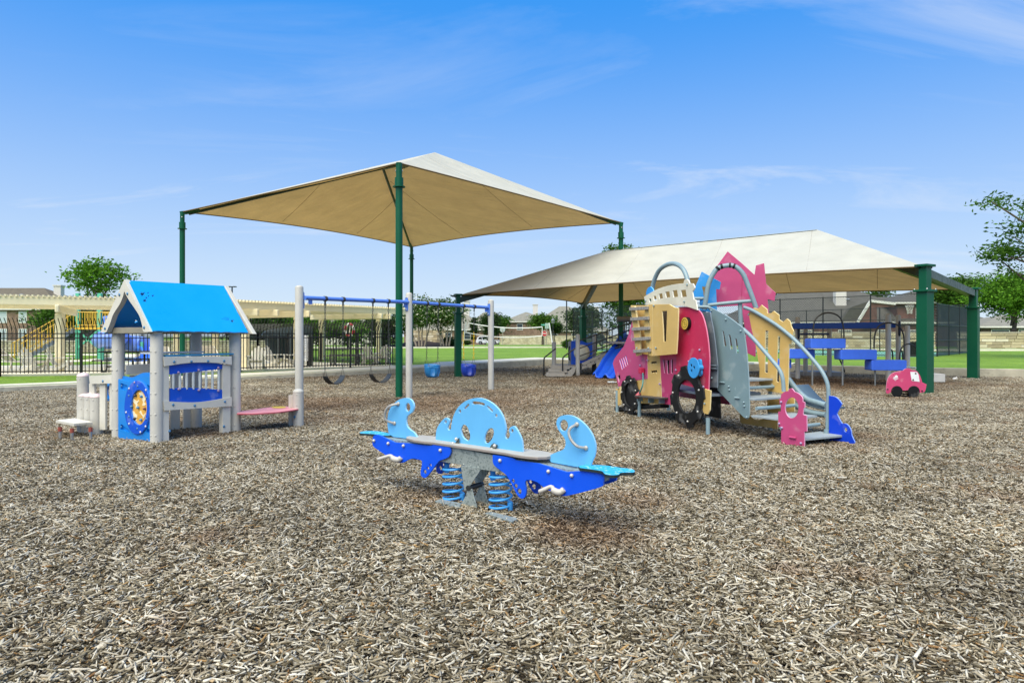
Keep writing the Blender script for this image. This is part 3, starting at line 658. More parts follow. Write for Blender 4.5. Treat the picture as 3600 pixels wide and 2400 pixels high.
# ---------------------------------------------------------------- playhouse
E1 = V((.53, .848, 0)); E2 = V((-.848, .53, 0))
hF, hR, hL, hB = gp(551, 1565), gp(826, 1524), gp(415.5, 1541), gp(690, 1512)
house = thing('playhouse', ((hF.x+hB.x)/2, (hF.y+hB.y)/2, 0), 'small playhouse with bright blue gable roof, grey posts and round puzzle panel', 'playhouse')
cream = hdpe('cream_board', '#cfcbbf', '#c6c2b6'); hblue = hdpe('royal_blue_board', '#0250c6', '#3a7adb')
roof_m = M('sky_blue_plastic', '#0796ec', rough=.33, var=.05, scale=1.5, spec=.5); roof_e = M('sky_blue_plastic_edge', '#4fb6f2', rough=.4)
mould_m = M('moulded_blue_plastic', '#1180d6', rough=.36, var=.06, scale=3, bump=.03, bscale=60)
knob_b = M('blue_grey_cap', '#4d7fa6', rough=.35); knob_p = M('lilac_cap', '#a58fb4', rough=.35); knob_w = M('pale_cap', '#c9ccd6', rough=.35)
n1 = V((.848, -.53, 0)); n2 = V((-.53, -.848, 0))
PR = .081
for b in (hF, hR, hL, hB):
    MB().lathe(b+V((0,0,-.1)), [(PR, 0), (PR, 1.57), (PR*.93, 1.585), (PR*.9, 1.62)], 24).build('post', grey_post, house, smooth=True)
    its = []
    for z in (.14, .42, .70, .98, 1.26):
        for dr in (n1*.75+n2*.66, n2): 
            dr = dr.normalized(); its.append((b+V((0,0,z))+dr*PR*.985, dr))
    bolts(house, grey_post, its, .013, .008)
# square posts and picket rail of the right wall
PF = vplane((hF+n1*.085)[:2], E1[:2]); PI = vplane((hF+n1*.045)[:2], E1[:2]); PS = vplane((hF+n1*.058)[:2], E1[:2])
for x0, x1, yt, yb in ((146, 236, 150, 1418), (1040, 1156, 262, 1312)):
    board('square_post', cream, house, PS, 'c3', [(x0,yt,1),(x1,yt,1),(x1,yb,1),(x0,yb+8,1)], thick=.09, bevel=.006)
board('top_rail', cream, house, PF, 'c3', [(150,145,1),(1178,138,1),(1180,272,1),(1000,243),(660,232),(400,255),(165,293,1)], thick=.035, bevel=.006)
board('bottom_rail', cream, house, PF, 'c3', [(152,808,1),(400,825),(665,828),(900,800),(1176,748,1),(1176,885,1),(165,952,1)], thick=.035, bevel=.006)
board('rail_panel', hblue, house, PI, 'c3', [(238,270,1),(400,245),(665,228),(900,235),(1082,262,1),(1082,322,1),(700,362),(238,410,1)], thick=.02)
board('rail_panel', hblue, house, PI, 'c3', [(241,622,1),(420,610),(700,616),(1082,645,1),(1082,800,1),(900,830),(665,845),(400,840),(241,830,1)], thick=.02)
bal_m = M('pale_grey_tube', '#c3c9c8', rough=.45, var=.1, scale=14)
for i, x in enumerate((300, 402, 502, 602, 700, 795, 890, 985)):
    yt = 400-i*9.5; a = onp(*uv('c3', x, yt), PI)-n1*.01; b = onp(*uv('c3', x, 632), PI)-n1*.01
    MB().tube([a, a.lerp(b, .3), a.lerp(b, .6), b], [.0165, .0185, .0185, .0165], 10).build('baluster', bal_m, house, smooth=True)
bolts(house, knob_p, [(onp(*uv('c3', x, y), PI), n1) for x, y in ((368,380),(672,345),(967,310),(372,630),(675,645),(967,655))], .018, round_=True, name='cap')
bolts(house, knob_b, [(onp(*uv('c3', x, y), PF), n1) for x, y in ((308,220),(568,215),(818,210),(1058,207),(293,865),(618,877),(1072,818))], .019, name='cap')
bolts(house, knob_b, [(onp(*uv('c3', 1057, 1188), PS), n1), (onp(*uv('c3', 240, 1262), PS), n1)], .019, name='cap')
tz = onp(*uv('c3', 150, 140), PF).z
MB().obox((hF+hR)/2+n1*.0+V((0,0,tz+.005)), E1*.52, n1*.085, V((0,0,.012))).build('counter_top', (M('teal_board', '#2f7ea8', rough=.5),), house, bevel=.004)
MB().obox((hF+hB)/2+E2*.12+V((0,0,tz+.03)), E1*.40, n1*.15, V((0,0,.012))).build('shelf', (M('white_board', '#d9dde0', rough=.5),), house, bevel=.004)

# porthole panel between the two left posts
PP = vplane((hF+n2*.03)[:2], E2[:2]); PP2 = vplane((hF+n2*.055)[:2], E2[:2])
pk = [[(1082,452,1),(1120,462,1),(1188,490,1),(1178,548,1),(1150,566,1),(1085,540,1)], [(1085,1080,1),(1105,1075,1),(1150,1110,1),(1230,1165,1),(1225,1200,1),(1085,1150,1)],
      [(1480,470,1),(1535,500,1),(1535,585,1),(1500,560,1)], [(1480,1125,1),(1535,1160,1),(1535,1225,1),(1475,1190,1)]]
pan = board('porthole_panel', (mould_m,), house, PP, 'c2', [(1050,395,1),(1130,420),(1230,428),(1330,385),(1420,362),(1500,358),(1625,372,1),(1625,1365,1),(1050,1285,1)], holes=pk+[circ((1330,820), 178, 28, 392)], thick=.07, bevel=.008, n=3)
board('panel_back', (mould_m,), house, vplane((hF-n2*.0)[:2], E2[:2]), 'c2', [(1060,400,1),(1330,395),(1620,380,1),(1620,1350,1),(1060,1270,1)], holes=[circ((1340,820), 120, 24, 268)], thick=.02, bevel=.002, n=2)
board('panel_crest', (mould_m,), house, vplane((hF-n2*.06)[:2], E2[:2]), 'c2', [(1110,350,1),(1200,370),(1290,360),(1380,315),(1470,295),(1625,300,1),(1625,440,1),(1110,440,1)], thick=.05, bevel=.01, n=3)
board('porthole_ring', hblue, house, PP2, 'c2', circ((1330,820), 190, 36, 405), holes=[circ((1358,820), 119, 30, 264)], thick=.03, bevel=.006, n=1)
gold = (M('gold_disc', '#d9a445', rough=.45, var=.08, scale=14),)*2
board('puzzle_disc', gold, house, vplane((hF+n2*.028)[:2], E2[:2]), 'c2', circ((1358,820), 124, 28, 270), thick=.012, bevel=0, n=1)
pz = M('cream_inlay', '#e6dab6', rough=.5); PZ = vplane((hF+n2*.033)[:2], E2[:2])
for pts in ([(1262,660),(1290,700),(1330,730),(1355,705),(1358,730),(1335,760),(1340,790),(1325,835),(1310,830),(1312,780),(1280,740),(1255,715)],
            [(1390,570),(1415,600),(1440,660),(1460,700),(1440,740),(1460,780),(1440,795),(1410,790),(1425,740),(1400,690),(1388,640),(1362,622),(1365,600),(1390,600)],
            [(1256,870),(1285,880),(1300,915),(1330,930),(1335,965),(1312,985),(1325,1020),(1300,1030),(1275,990),(1258,930)],
            [(1380,870),(1395,880),(1405,920),(1430,940),(1455,905),(1462,920),(1440,975),(1425,985),(1415,950),(1385,915),(1368,890)]):
    board('puzzle_inlay', (pz, pz), house, PZ, 'c2', [(x, y, 1) for x, y in pts], thick=.006, bevel=0)
for mt, lst in ((knob_b, ((1408,655),(1262,805),(1357,822),(1400,1005))), (M('dark_cap', '#3f3b3a', rough=.4), ((1315,640),(1305,985))), (M('brown_cap', '#7c4b41', rough=.4), ((1453,838),))):
    bolts(house, mt, [(onp(*uv('c2', x, y), PZ), n2) for x, y in lst], .02, .03, name='knob')
for mt, lst in ((knob_w, ((1215,535),(1468,558),(1170,893),(1215,1065),(1463,1105),(1385,1190))), (knob_b, ((1343,500),(1212,642),(1475,672),(1212,957),(1470,995),(1337,1137),(1103,495),(1098,1112))), (knob_p, ((1297,443),))):
    bolts(house, mt, [(onp(*uv('c2', x, y), PP2 if x > 1150 else PP), n2) for x, y in lst], .016, name='cap')

# roof
G0 = V((-5.29, 9.18, 0)); rz, ez, hw, RL = 2.225, 1.515, .665, 1.53
def rp3(k, w, z): return G0+E1*k+E2*w+V((0, 0, z))
PG = (G0, n2)
board('barge_board', cream, house, PG, 'c1', [(370,95,1),(370,272,1),(430,390),(520,520),(595,640),(635,770),(650,862),(672,885,1),(772,882,1)], thick=.07, bevel=.008)
board('barge_board', cream, house, PG, 'c1', [(370,95,1),(12,888,1),(100,890,1),(152,770),(205,620),(300,470),(345,370),(370,272,1)], thick=.07, bevel=.008)
bolts(house, knob_b, [(onp(*uv('c1', x, y), PG), n2) for x, y in ((301,324),(421,308),(84,832),(672,816))], .021, name='cap')
for w in (1, -1):     # far gable
    MB().prism([rp3(RL, 0, rz+.02), rp3(RL, w*(hw+.02), ez-.02), rp3(RL, w*(hw-.12), ez-.02), rp3(RL, w*.3, ez+.35), rp3(RL, 0, rz-.22)], [], E1*.07).build('barge_board', cream, house, bevel=.006)
def star(cx, cy_, r, rot=0, sq=1.0):
    return [(cx+(r if i % 2 == 0 else r*.45)*math.cos(rot+math.pi*i/5), cy_+sq*(r if i % 2 == 0 else r*.45)*math.sin(rot+math.pi*i/5), 1) for i in range(10)]
sn = (rp3(0,0,rz)-rp3(0,-hw,ez)).cross(E1).normalized()
if sn.z < 0: sn = -sn
SLAB = (rp3(0, 0, rz), sn)
tr = lambda l: [onp(*uv('c1', x, y), SLAB) for x, y in l]
wav = [(2235-(2235-800)*i/56., 889-26*i/56.+7*abs(math.sin(math.pi*i/8.))*-1+4) for i in range(57)]
outl = [(430,108),(1868,190)]+wav
holes = [star(645,312,54,.5,.72), star(730,297,19,.2,.8), star(737,342,19,.4,.8), star(707,370,25,0,.8), star(802,340,26,.3,.8), star(682,412,40,.1,.75), star(1995,718,34,.4,.8)]
holes = [[(p[0], p[1]) for p in h] for h in holes]+[[(1828,680),(1830,686),(1948,713),(1948,708)], [(1858,664),(1862,669),(1950,700),(1950,694)], [(1880,652),(1884,656),(1950,687),(1950,681)]]
MB().prism(tr(outl), [tr(h) for h in holes], -sn*.022).build('roof_slab', (roof_m, roof_e), house, bevel=.003)
sl = []; nseg = 56
top2 = [rp3(.06, 0, rz-.005), rp3(RL, 0, rz-.005)]
eav2 = [rp3(.06+(RL-.06)*i/nseg, hw, ez) + (V((0,0,.012))*abs(math.sin(math.pi*i/8))) for i in range(nseg, -1, -1)]
sn2 = (rp3(0,0,rz)-rp3(0,hw,ez)).cross(E1).normalized()
if sn2.z < 0: sn2 = -sn2
def on_left(k, w): return rp3(k, w, rz-(rz-ez)*w/hw)
h2 = []
for (k, w, r) in ((.42, .5, .035), (1.2, .16, .045), (1.1, .2, .018), (1.15, .26, .02)):
    h2.append([on_left(k+(r if i % 2 == 0 else r*.45)*math.cos(math.pi*i/5+.3), w+(r if i % 2 == 0 else r*.45)*.8*math.sin(math.pi*i/5+.3)) for i in range(10)])
for q in range(3): h2.append([on_left(.5, .46+q*.02), on_left(.5, .465+q*.02), on_left(.66, .43+q*.02), on_left(.66, .425+q*.02)])
MB().prism(top2+eav2, h2, -sn2*.022).build('roof_slab', (roof_m, roof_e), house, bevel=.003)
eb = M('beam_grey', '#8d8778', rough=.6, var=.1)
for w in (.5, -.5): MB().beam(rp3(.05, w, 1.535), rp3(RL+.02, w, 1.535), .06, .07).build('eave_beam', eb, house, bevel=.004)
for k in (.10, RL-.02): MB().beam(rp3(k, -.55, 1.545), rp3(k, .55, 1.545), .05, .08).build('tie_beam', eb, house, bevel=.004)
# low plank wall at the back
for i in range(5):
    s = .12+i*.17; p = hB.lerp(hL, s); p.z = 0
    MB().obox(p+V((0,0,.44+.02*(i % 2))), E1*.074, E2*.014, V((0,0,.46))).build('wall_plank', cream, house, bevel=.005)
MB().obox(hB.lerp(hL, .5)+E2*.04+V((0,0,.98)), E1*.46, E2*.016, V((0,0,.07))).build('back_rail', cream, house, bevel=.005)

# left wing: tall post, three stool posts, plank wall and step
hL2 = V((-6.45, 10.11, 0)); st = [gp(339.5, 1530)+E2*(.172*i) for i in range(3)]
blush = M('pinkish_cap', '#dbc3c2', rough=.45, var=.12, scale=20)
def capped(b, r, h, name):
    o = MB().lathe(V((b.x, b.y, -.1)), [(r, 0), (r, h+.1)], 22).build(name, grey_post, house, smooth=True)
    MB().lathe(V((b.x, b.y, h)), [(r*1.03, -.005), (r*1.03, .008), (r*.8, .03), (r*.4, .046), (.004, .05)], 22).build('post_cap', blush if name == 'stool_post' or b is hL2 else grey_post, o, smooth=True)
    bolts(house, grey_post, [(V((b.x, b.y, z))+dr*r*.985, dr) for z in (.12, .38, h-.04) for dr in ((n1*.6+n2).normalized(), (n1*-.5+n2).normalized())], .012, .008)
capped(hL2, .083, .865, 'post')
for b in st: capped(b, .084, .57, 'stool_post')
PL = vplane((hL+n2*.06)[:2], E2[:2])
board('wing_rail', cream, house, PL, 'c2', [(608,345,1),(1010,330,1),(1010,458,1),(620,468,1)], thick=.035, bevel=.005)
PL2 = vplane((hL+n2*.02)[:2], E2[:2])
for x0, x1 in ((612, 690), (768, 855), (918, 1000)):
    board('wing_plank', cream, house, PL2, 'c2', [(x0,460,1),(x1,458,1),(x1,1160,1),(x0,1160,1)], thick=.03, bevel=.005)
board('wing_ring', (mould_m, mould_m), house, vplane((hL-n2*.25)[:2], E2[:2]), 'c2', circ((905,590), 62, 24, 135), holes=[circ((905,590), 40, 20, 95)], thick=.04, bevel=.006, n=1)
bolts(house, knob_b, [(onp(*uv('c2', 822, 425), PL), n2)], .02, name='cap')
# low step of three boards
sz = .235; ST = (V((0,0,sz)), UP)
c = [onp(*uv('c2', x, y), ST) for x, y in ((110,1012),(380,1062),(665,1035),(400,978))]
for i in range(3):
    a, b = i/3+.006, (i+1)/3-.006
    q = [c[0].lerp(c[3], a), c[1].lerp(c[2], a), c[1].lerp(c[2], b), c[0].lerp(c[3], b)]
    MB().prism(q, [], V((0,0,-.035))).build('step_board', cream, house, bevel=.004)
rust = M('red_bracket', '#94493a', rough=.5)
for x, y in ((175, 1075), (355, 1095), (635, 1080)):
    p = onp(*uv('c2', x, y), ST); MB().tube([V((p.x, p.y, -.05)), V((p.x, p.y, .2))], .02, 8).build('step_leg', bolt_m, house, smooth=True)
    MB().tube([V((p.x, p.y, .14)), V((p.x, p.y, .20))], .026, 8).build('leg_bracket', rust, house, smooth=True)
# right wing: bench between the house and a short post
hR2 = gp(1048.6, 1507); capped(hR2, .082, .585, 'post')
MB().obox(hR2+V((-.12,.02,.24)), V((.03,.02,0)), V((-.012,.02,0)), V((0,0,.29))).build('bench_upright', cream, house, bevel=.004)
BZ = (V((0,0,.325)), UP); pinkb = (M('faded_pink_board', '#d98c93', rough=.5, var=.16, scale=5), M('faded_pink_board_edge', '#b2545f', rough=.5))
q = [onp(*uv('c3', x, y), BZ) for x, y in sm([(1250,995,1),(1290,962,1),(1480,938),(1700,908),(1880,893),(2050,890),(2245,912,1),(2100,940),(1900,968),(1700,983),(1480,995)], 3)]
be = MB().prism(q, [], V((0,0,-.022))).build('bench_seat', pinkb, house, bevel=.004)
q = [onp(*uv('c3', x, y), (V((0,0,.328)), UP)) for x, y in circ((1885,904), 108, 24, 12)]
MB().prism(q, [], V((0,0,.004))).build('yellow_disc', (M('yellow_disc', '#d2b528', rough=.5),)*2, be)
bolts(house, knob_b, [(hR2+V((-.03,-.085,.2)), V((-.3,-1,0)))], .02, name='cap')
# ---------------------------------------------------------------- spring seesaw
CROPS['a2'] = (1200, 1350, 2.1382)
sC = V((-.30, 5.74, 0)); sd = V((.809, -.588, 0)); sn_ = V((-.588, -.809, 0))
saw = thing('spring_seesaw', sC, 'blue spring seesaw with wave shaped panels and galvanised beam in the foreground', 'seesaw')
lblue = (M('light_blue_board', '#5fabdf', rough=.5, var=.05, scale=3, bump=.05, bscale=400, spec=.35), M('light_blue_board_edge', '#9fd4f4', rough=.5))
dblue = (M('cobalt_board', '#0250dc', rough=.45, var=.04, scale=3, bump=.05, bscale=400, spec=.4), M('cobalt_board_edge', '#1f66e6', rough=.45))
def galv_mat():
    m = bpy.data.materials.new('galvanised_steel'); m.use_nodes = True; nt = m.node_tree; N = nt.nodes; L = nt.links; b = N['Principled BSDF']
    tc = N.new('ShaderNodeTexCoord'); vo = N.new('ShaderNodeTexVoronoi'); vo.inputs['Scale'].default_value = 70; L.new(tc.outputs['Object'], vo.inputs['Vector'])
    nz = N.new('ShaderNodeTexNoise'); nz.inputs['Scale'].default_value = 14; nz.inputs['Detail'].default_value = 6; L.new(tc.outputs['Object'], nz.inputs['Vector'])
    ad = N.new('ShaderNodeMath'); ad.operation = 'ADD'; sepc = N.new('ShaderNodeSeparateColor'); L.new(vo.outputs['Color'], sepc.inputs[0]); L.new(sepc.outputs[0], ad.inputs[0]); L.new(nz.outputs[0], ad.inputs[1])
    rp_ = N.new('ShaderNodeValToRGB'); L.new(ad.outputs[0], rp_.inputs[0]); rp_.color_ramp.elements[0].position = .35; rp_.color_ramp.elements[0].color = (*hx('#6f7b7a'), 1); rp_.color_ramp.elements[1].position = 1.0; rp_.color_ramp.elements[1].color = (*hx('#a9b2ae'), 1)
    L.new(rp_.outputs[0], b.inputs['Base Color']); b.inputs['Metallic'].default_value = .55; b.inputs['Roughness'].default_value = .5
    return m
galv = galv_mat()
PCn = (sC.copy()+sn_*.01, sn_); PFt = (sC+sn_*.11, sn_); PBm = (sC+sn_*.085, sn_)
el = lambda c, rx, ry, n=18: circ(c, rx, n, ry)
board('wave_head', lblue, saw, PCn, 'c4', [(585,668,1),(563,520),(566,400),(592,285),(655,190),(740,118),(840,86),(920,97),(970,150),(990,230),(962,312),(900,358),(868,405),(863,480),(884,550),(930,600),(990,645),(1045,722,1),(920,745,1),(660,715,1)], holes=[el((893,235), 40, 72)], thick=.02, bevel=.004)
board('wave_head', lblue, saw, PCn, 'c6', [(815,862,1),(870,815),(960,775),(1050,740),(1090,690),(1098,610),(1075,540),(1020,470),(975,400),(950,320),(965,240),(1020,195),(1110,178),(1220,195),(1330,260),(1430,350),(1510,460),(1560,570),(1585,690),(1570,830),(1530,920),(1500,1010,1),(1310,1020,1),(865,940,1)], holes=[el((1068,345), 70, 92)], thick=.02, bevel=.004)
board('wave_divider', lblue, saw, PCn, 'a2', [(708,440,1),(712,360),(725,318),(755,275),(785,252),(808,266),(808,298),(796,325),(806,346),(822,338),(828,300),(842,240),(872,180),(920,135),(975,110),(1040,104),(1100,122),(1160,165),(1205,225),(1228,290),(1236,345),(1229,390),(1240,411),(1258,405),(1267,380),(1260,345),(1272,322),(1302,318),(1335,370),(1358,430),(1366,540,1),(1060,490,1)],
      holes=[sm([(915,305),(945,318),(966,372),(965,412),(945,424),(912,395),(897,345)], 3), sm([(1108,335),(1140,335),(1145,375),(1125,422),(1095,445),(1076,430),(1078,385)], 3), [(918,180,1),(950,147),(961,157),(926,189)], [(985,130),(1030,131),(1075,144),(1071,162),(1030,152),(985,151)],
             [(1098,160),(1138,196),(1132,210),(1096,176)], el((890,203), 10, 14, 12), el((1163,236), 10, 14, 12), el((782,282), 10, 14, 12), el((1283,350), 11, 15, 12)], thick=.02, bevel=.004, n=3)
fl = [(320,770),(345,692),(420,686),(520,730),(680,808,1),(930,822,1),(1270,860,1),(1300,844,1),(1575,882,1),(1585,960),(1555,1035),(1480,1075),(1400,1105),(1350,1165),(1280,1260),(1200,1360),(1160,1378),(1115,1350),(1100,1290),(1118,1180),(1118,1105),(1060,1080),(980,1065),(900,1085),(830,1125),(740,1135),(640,1080),(520,1000),(400,920),(330,860)]
flh = [el((1168,1282), 28, 38, 14), el((1217,1225), 21, 29, 14), el((1259,1174), 19, 25, 14)]
fr = [(1138,531,1),(1285,553,1),(1310,571,1),(1480,595,1),(1690,660,1),(1870,650),(1940,658),(1970,690),(1970,740),(1940,775),(1690,838),(1620,822),(1540,788),(1470,735),(1400,718),(1382,740),(1388,800),(1380,845),(1355,858),(1325,835),(1285,760),(1245,690),(1200,650),(1150,610),(1138,575)]
frh = [el((1290,728), 13, 16, 14), el((1311,765), 14, 18, 14), el((1337,805), 17, 22, 14)]
for crop, o_, h_ in (('c4', fl, flh), ('a2', fr, frh)):
    board('fish_panel', dblue, saw, PFt, crop, o_, holes=h_, thick=.018, bevel=.004)
    tr = lambda l: [onp(*uv(crop, x, y), PFt)-sn_*.202 for x, y in l]
    MB().prism(tr(sm(o_)), [tr(h) for h in h_], -sn_*.018).build('fish_panel', dblue, saw, bevel=.004)
board('beam', (galv,), saw, PBm, 'a2', [(262,395,1),(400,418,1),(520,432,1),(800,468,1),(1140,532,1),(1480,592,1),(1700,640,1),(1850,652,1),(1945,680,1),(1945,745,1),(1690,705,1),(1225,665,1),(1050,640,1),(900,605,1),(740,580,1),(330,500,1),(250,430,1)], thick=.15, bevel=.004)
bolts(saw, galv, [(onp(*uv('c5', x, y), PBm), sn_) for x, y in ((598,610),(714,633),(833,655))], .008)
# plank on top of the beam
def sx(t, w, z): return sC+sd*t+sn_*w+V((0,0,z))
fr_ = [(-.80,.0),(-.79,.05),(-.74,.10),(-.62,.135),(-.50,.135),(-.40,.115),(-.2,.115),(0,.118),(.2,.115),(.38,.115),(.48,.135),(.60,.138),(.70,.11),(.745,.05),(.755,0)]
zp = lambda t: .548-.012*t
out = [sx(t, w, zp(t)) for t, w in fr_]+[sx(t, -w, zp(t)) for t, w in fr_[-2:0:-1]]
MB().prism(out, [], V((0,0,-.024))).build('deck_plank', (M('grey_deck', '#a8a59c', rough=.6, var=.08, scale=8), M('grey_deck_edge', '#8d8580', rough=.6)), saw, bevel=.005)
# end seats with worn paint
seat_m = M('worn_cyan_seat', '#2aa6cf', rough=.5, var=.12, scale=18, speck=.75, speck_col=(.62,.83,.86), speck_scale=34); seat_e = M('seat_rubber', '#16282c', rough=.6)
for crop, z, pts in (('c6', .505, [(1310,1003,1),(1400,985),(1520,978),(1680,985),(1850,1005),(2000,1030),(2130,1042),(2205,1062),(2222,1085),(2195,1105),(2080,1105),(1990,1112),(1960,1140),(1850,1148),(1740,1132),(1690,1085),(1560,1060),(1330,1030,1)]),
                     ('c4', .541, [(112,640,1),(180,622),(300,618),(430,625),(560,648),(655,682,1),(600,692),(480,690),(340,668),(220,660),(120,655,1)])):
    q = [onp(*uv(crop, x, y), (V((0,0,z)), UP)) for x, y in sm(pts, 3)]
    MB().prism(q, [], V((0,0,-.022))).build('seat', (seat_m, seat_e), saw, bevel=.003)
# springs
sp_m = M('spring_blue', '#3f97dd', rough=.38, var=.06, scale=10)
for t in (-.262, .254):
    c = sx(t, 0, 0); pts = []; z = .03; nturn = 5.0; N_ = int(nturn*18)
    for i in range(N_+1):
        s = i/N_; q = 2*math.pi*nturn*s+.5
        zz = .03+.32*(s if .12 < s < .88 else (.12*(s/.12)*.75+.03 if s <= .12 else 1-(.12*((1-s)/.12)*.75+.03)))
        pts.append(c+V((math.cos(q)*.092, math.sin(q)*.092, zz)))
    MB().tube(pts, .0105, 8).build('spring', sp_m, saw, smooth=True)
    for z0, z1, q in ((.0, .11, -.5), (.27, .35, 2.4)):
        MB().lathe(c+V((.09*math.cos(q), .09*math.sin(q), z0)), [(.022, 0), (.024, .01), (.024, z1-z0), (.018, z1-z0+.004)], 10).build('spring_clamp', sp_m, saw, smooth=True)
# pedestal
for nm, pts in (('hanger_plate', [(555,622,1),(878,662,1),(876,702,1),(722,930,1),(655,1030,1),(612,1020,1),(582,800,1)]), ('foot_plate', [(668,1015,1),(735,998,1),(770,1130,1),(842,1372,1),(535,1300,1),(640,1105,1)])):
    for off in (.0, -.155):
        tr = [onp(*uv('c5', x, y), PBm)+sn_*(off+.004) for x, y, _ in pts]
        MB().prism(tr, [], -sn_*.008).build(nm, (galv,), saw, bevel=.002)
ax = onp(*uv('c5', 690, 985), PBm); MB().tube([ax+sn_*.02, ax-sn_*.175], .022, 12).build('axle', M('axle_black', '#2b2d2d', rough=.5), saw, smooth=True)
for crop, pts in (('c5', [(130,1195),(240,1160),(560,1235),(540,1290),(430,1275)]), ('c5', [(945,1390),(1050,1370),(1490,1478),(1380,1532),(1200,1470)])):
    q = [onp(*uv(crop, x, y), (V((0,0,.062)), UP)) for x, y in pts]
    MB().prism(q, [], V((0,0,-.03))).build('base_plate', (galv,), saw, bevel=.003)
# handles, foot pegs, bolts
hand_m = M('grey_handle', '#a9a6a0', rough=.4, metal=.3, var=.1, scale=30)
for crop, pts in (('c4', [(742,180),(690,195),(640,235),(605,310),(596,390),(618,450),(680,495)]), ('c6', [(1285,330),(1238,370),(1218,440),(1245,530),(1300,620),(1360,680),(1432,712)])):
    for sgn in (1, -1):
        P = [onp(*uv(crop, x, y), PCn) for x, y in pts]; hgt = [.0, .045, .06, .065, .06, .045, 0]
        P = smo([p+sn_*(sgn*h+(.0 if sgn > 0 else -.02)) for p, h in zip(P, hgt)], 4)
        MB().tube(P, .0115, 8).build('handle', hand_m, saw, smooth=True)
        bolts(saw, hand_m, [(P[0]+sn_*(.002*sgn), sn_*sgn), (P[-1]+sn_*(.002*sgn), sn_*sgn)], .02, name='handle_end')
peg_m = M('foot_peg_plastic', '#b9b4ab', rough=.5, var=.12, scale=25)
for crop, pts in (('c4', [(490,1062),(560,1040),(650,1012),(700,1060),(770,1080),(795,1045)]), ('c6', [(740,1395),(810,1365),(900,1325),(950,1390),(1030,1420),(1085,1375)])):
    P = [onp(*uv(crop, x, y), PFt) for x, y in pts]
    P = [P[0]+sn_*.06, P[1]+sn_*.05, P[2]+sn_*.03, P[3]+sn_*.03, P[4]+sn_*.02, P[5]+sn_*.008]
    MB().tube(smo(P, 4), [.014]+[.017]*5+[.015]*3+[.017]*2+[.026]*6+[.024]*3+[.02], 9).build('foot_peg', peg_m, saw, smooth=True)
wb = M('pale_bolt_cap', '#c2c0bc', rough=.35, metal=.2)
bolts(saw, wb, [(onp(*uv('c4', x, y), PFt), sn_) for x, y in ((352,775),(583,820),(830,858),(1428,930))]+[(onp(*uv('c6', x, y), PFt), sn_) for x, y in ((42,912),(827,1088),(1205,1155))], .0155, round_=True)
clip = (M('clip_steel', '#56605f', rough=.45, metal=.5),)
for pts, bs in (([(525,172,1),(522,290,1),(438,290,1),(480,235)], ((488,195), (432,268))), ([(1008,388,1),(1040,300),(1085,262,1),(1150,300,1),(1100,390,1)], ((1110,303), (1062,365)))):
    o = board('panel_clip', clip, saw, (sC+sn_*.03, sn_), 'c5', pts, thick=.006, bevel=0, n=3)
    bolts(saw, wb, [(onp(*uv('c5', x, y), (sC+sn_*.035, sn_)), sn_) for x, y in bs], .0155, round_=True)
# ---------------------------------------------------------------- tractor shaped climber
tS = V((2.22, 11.7, 0)); tdir = V((.305, -.952, 0)).normalized(); tn = V((-.952, -.305, 0)).normalized()
def SP(off=0.): return (tS+tn*off, tn)
pdir = V((.5, -.866, 0)); pn = V((-.866, -.5, 0)); L0 = V((3.57, 8.92, 0)); R0 = V((4.26, 9.32, 0))
GL = (L0, pn); TR = (R0, pn); 
trk = thing('tractor_climber', (3.2, 10.3, 0), 'pink, tan and grey tractor shaped climbing tower with stairs and black cog wheels', 'climbing tower')
pink = hdpe('pink_board', '#bd4a78', '#e3a3be'); red = hdpe('red_board', '#c02a50', '#e07f9c'); tan = hdpe('tan_board', '#cfac66', '#ecd9a4'); offw = hdpe('off_white_board', '#d6d0bb', '#efeada')
mag = hdpe('magenta_board', '#b23a66', '#dd94b0'); greyb = hdpe('grey_board', '#738a90', '#9fb2b6'); dgrey = hdpe('dark_grey_board', '#566069', '#7d8893'); blk = hdpe('black_board', '#101010', '#2c2c2c')
skyb = hdpe('sky_board', '#2f8fd6', '#7cc3f0'); cob = hdpe('cobalt_sheet', '#0a3fc8', '#7fa0ea')
steel = M('grey_tube', '#8399a0', rough=.4, var=.08, scale=10, spec=.5)
c1_ = lambda pts: [(x, y, 1) for x, y in pts]
def TB(name, mats, plane, outline, holes=(), thick=.02, crop='a3', n=3, bevel=.004): return board(name, mats, trk, plane, crop, outline, holes=holes, thick=thick, n=n, bevel=bevel)
# side of the tractor
slots = [c1_([(158+i*14, 834-i*9), (165+i*14, 830-i*9), (185+i*14, 900-i*11), (178+i*14, 906-i*11)]) for i in range(4)]
TB('side_panel', pink, SP(0), [(112,862,1),(125,825),(190,738,1),(222,660,1),(262,520,1),(340,540,1),(362,800,1),(365,972,1),(272,985,1),(240,1010,1),(152,1028,1)], holes=slots+[c1_([(146,955),(163,938),(167,970),(156,1000)]), c1_([(247,650),(253,612),(256,612),(252,690),(244,700)])])
TB('side_panel', tan, SP(-.004), c1_([(363,770),(452,770),(466,1125),(470,1155),(300,1150),(270,985),(365,972)]), holes=[c1_([(385,850),(428,846),(430,868),(424,868),(422,858),(408,859),(407,866),(403,866),(402,860),(392,862),(390,870),(386,870)]), c1_([(388,915),(431,911),(433,933),(427,933),(425,923),(411,924),(410,931),(406,931),(405,925),(395,927),(393,935),(389,935)])])
TB('side_panel', mag, SP(.002), c1_([(453,800),(578,785),(575,1168),(472,1152)]), holes=[c1_([(474,832),(486,830),(494,930),(484,930)]), c1_([(502,838),(520,834),(522,935),(508,935)]), c1_([(534,832),(547,832),(547,935),(534,930)])])
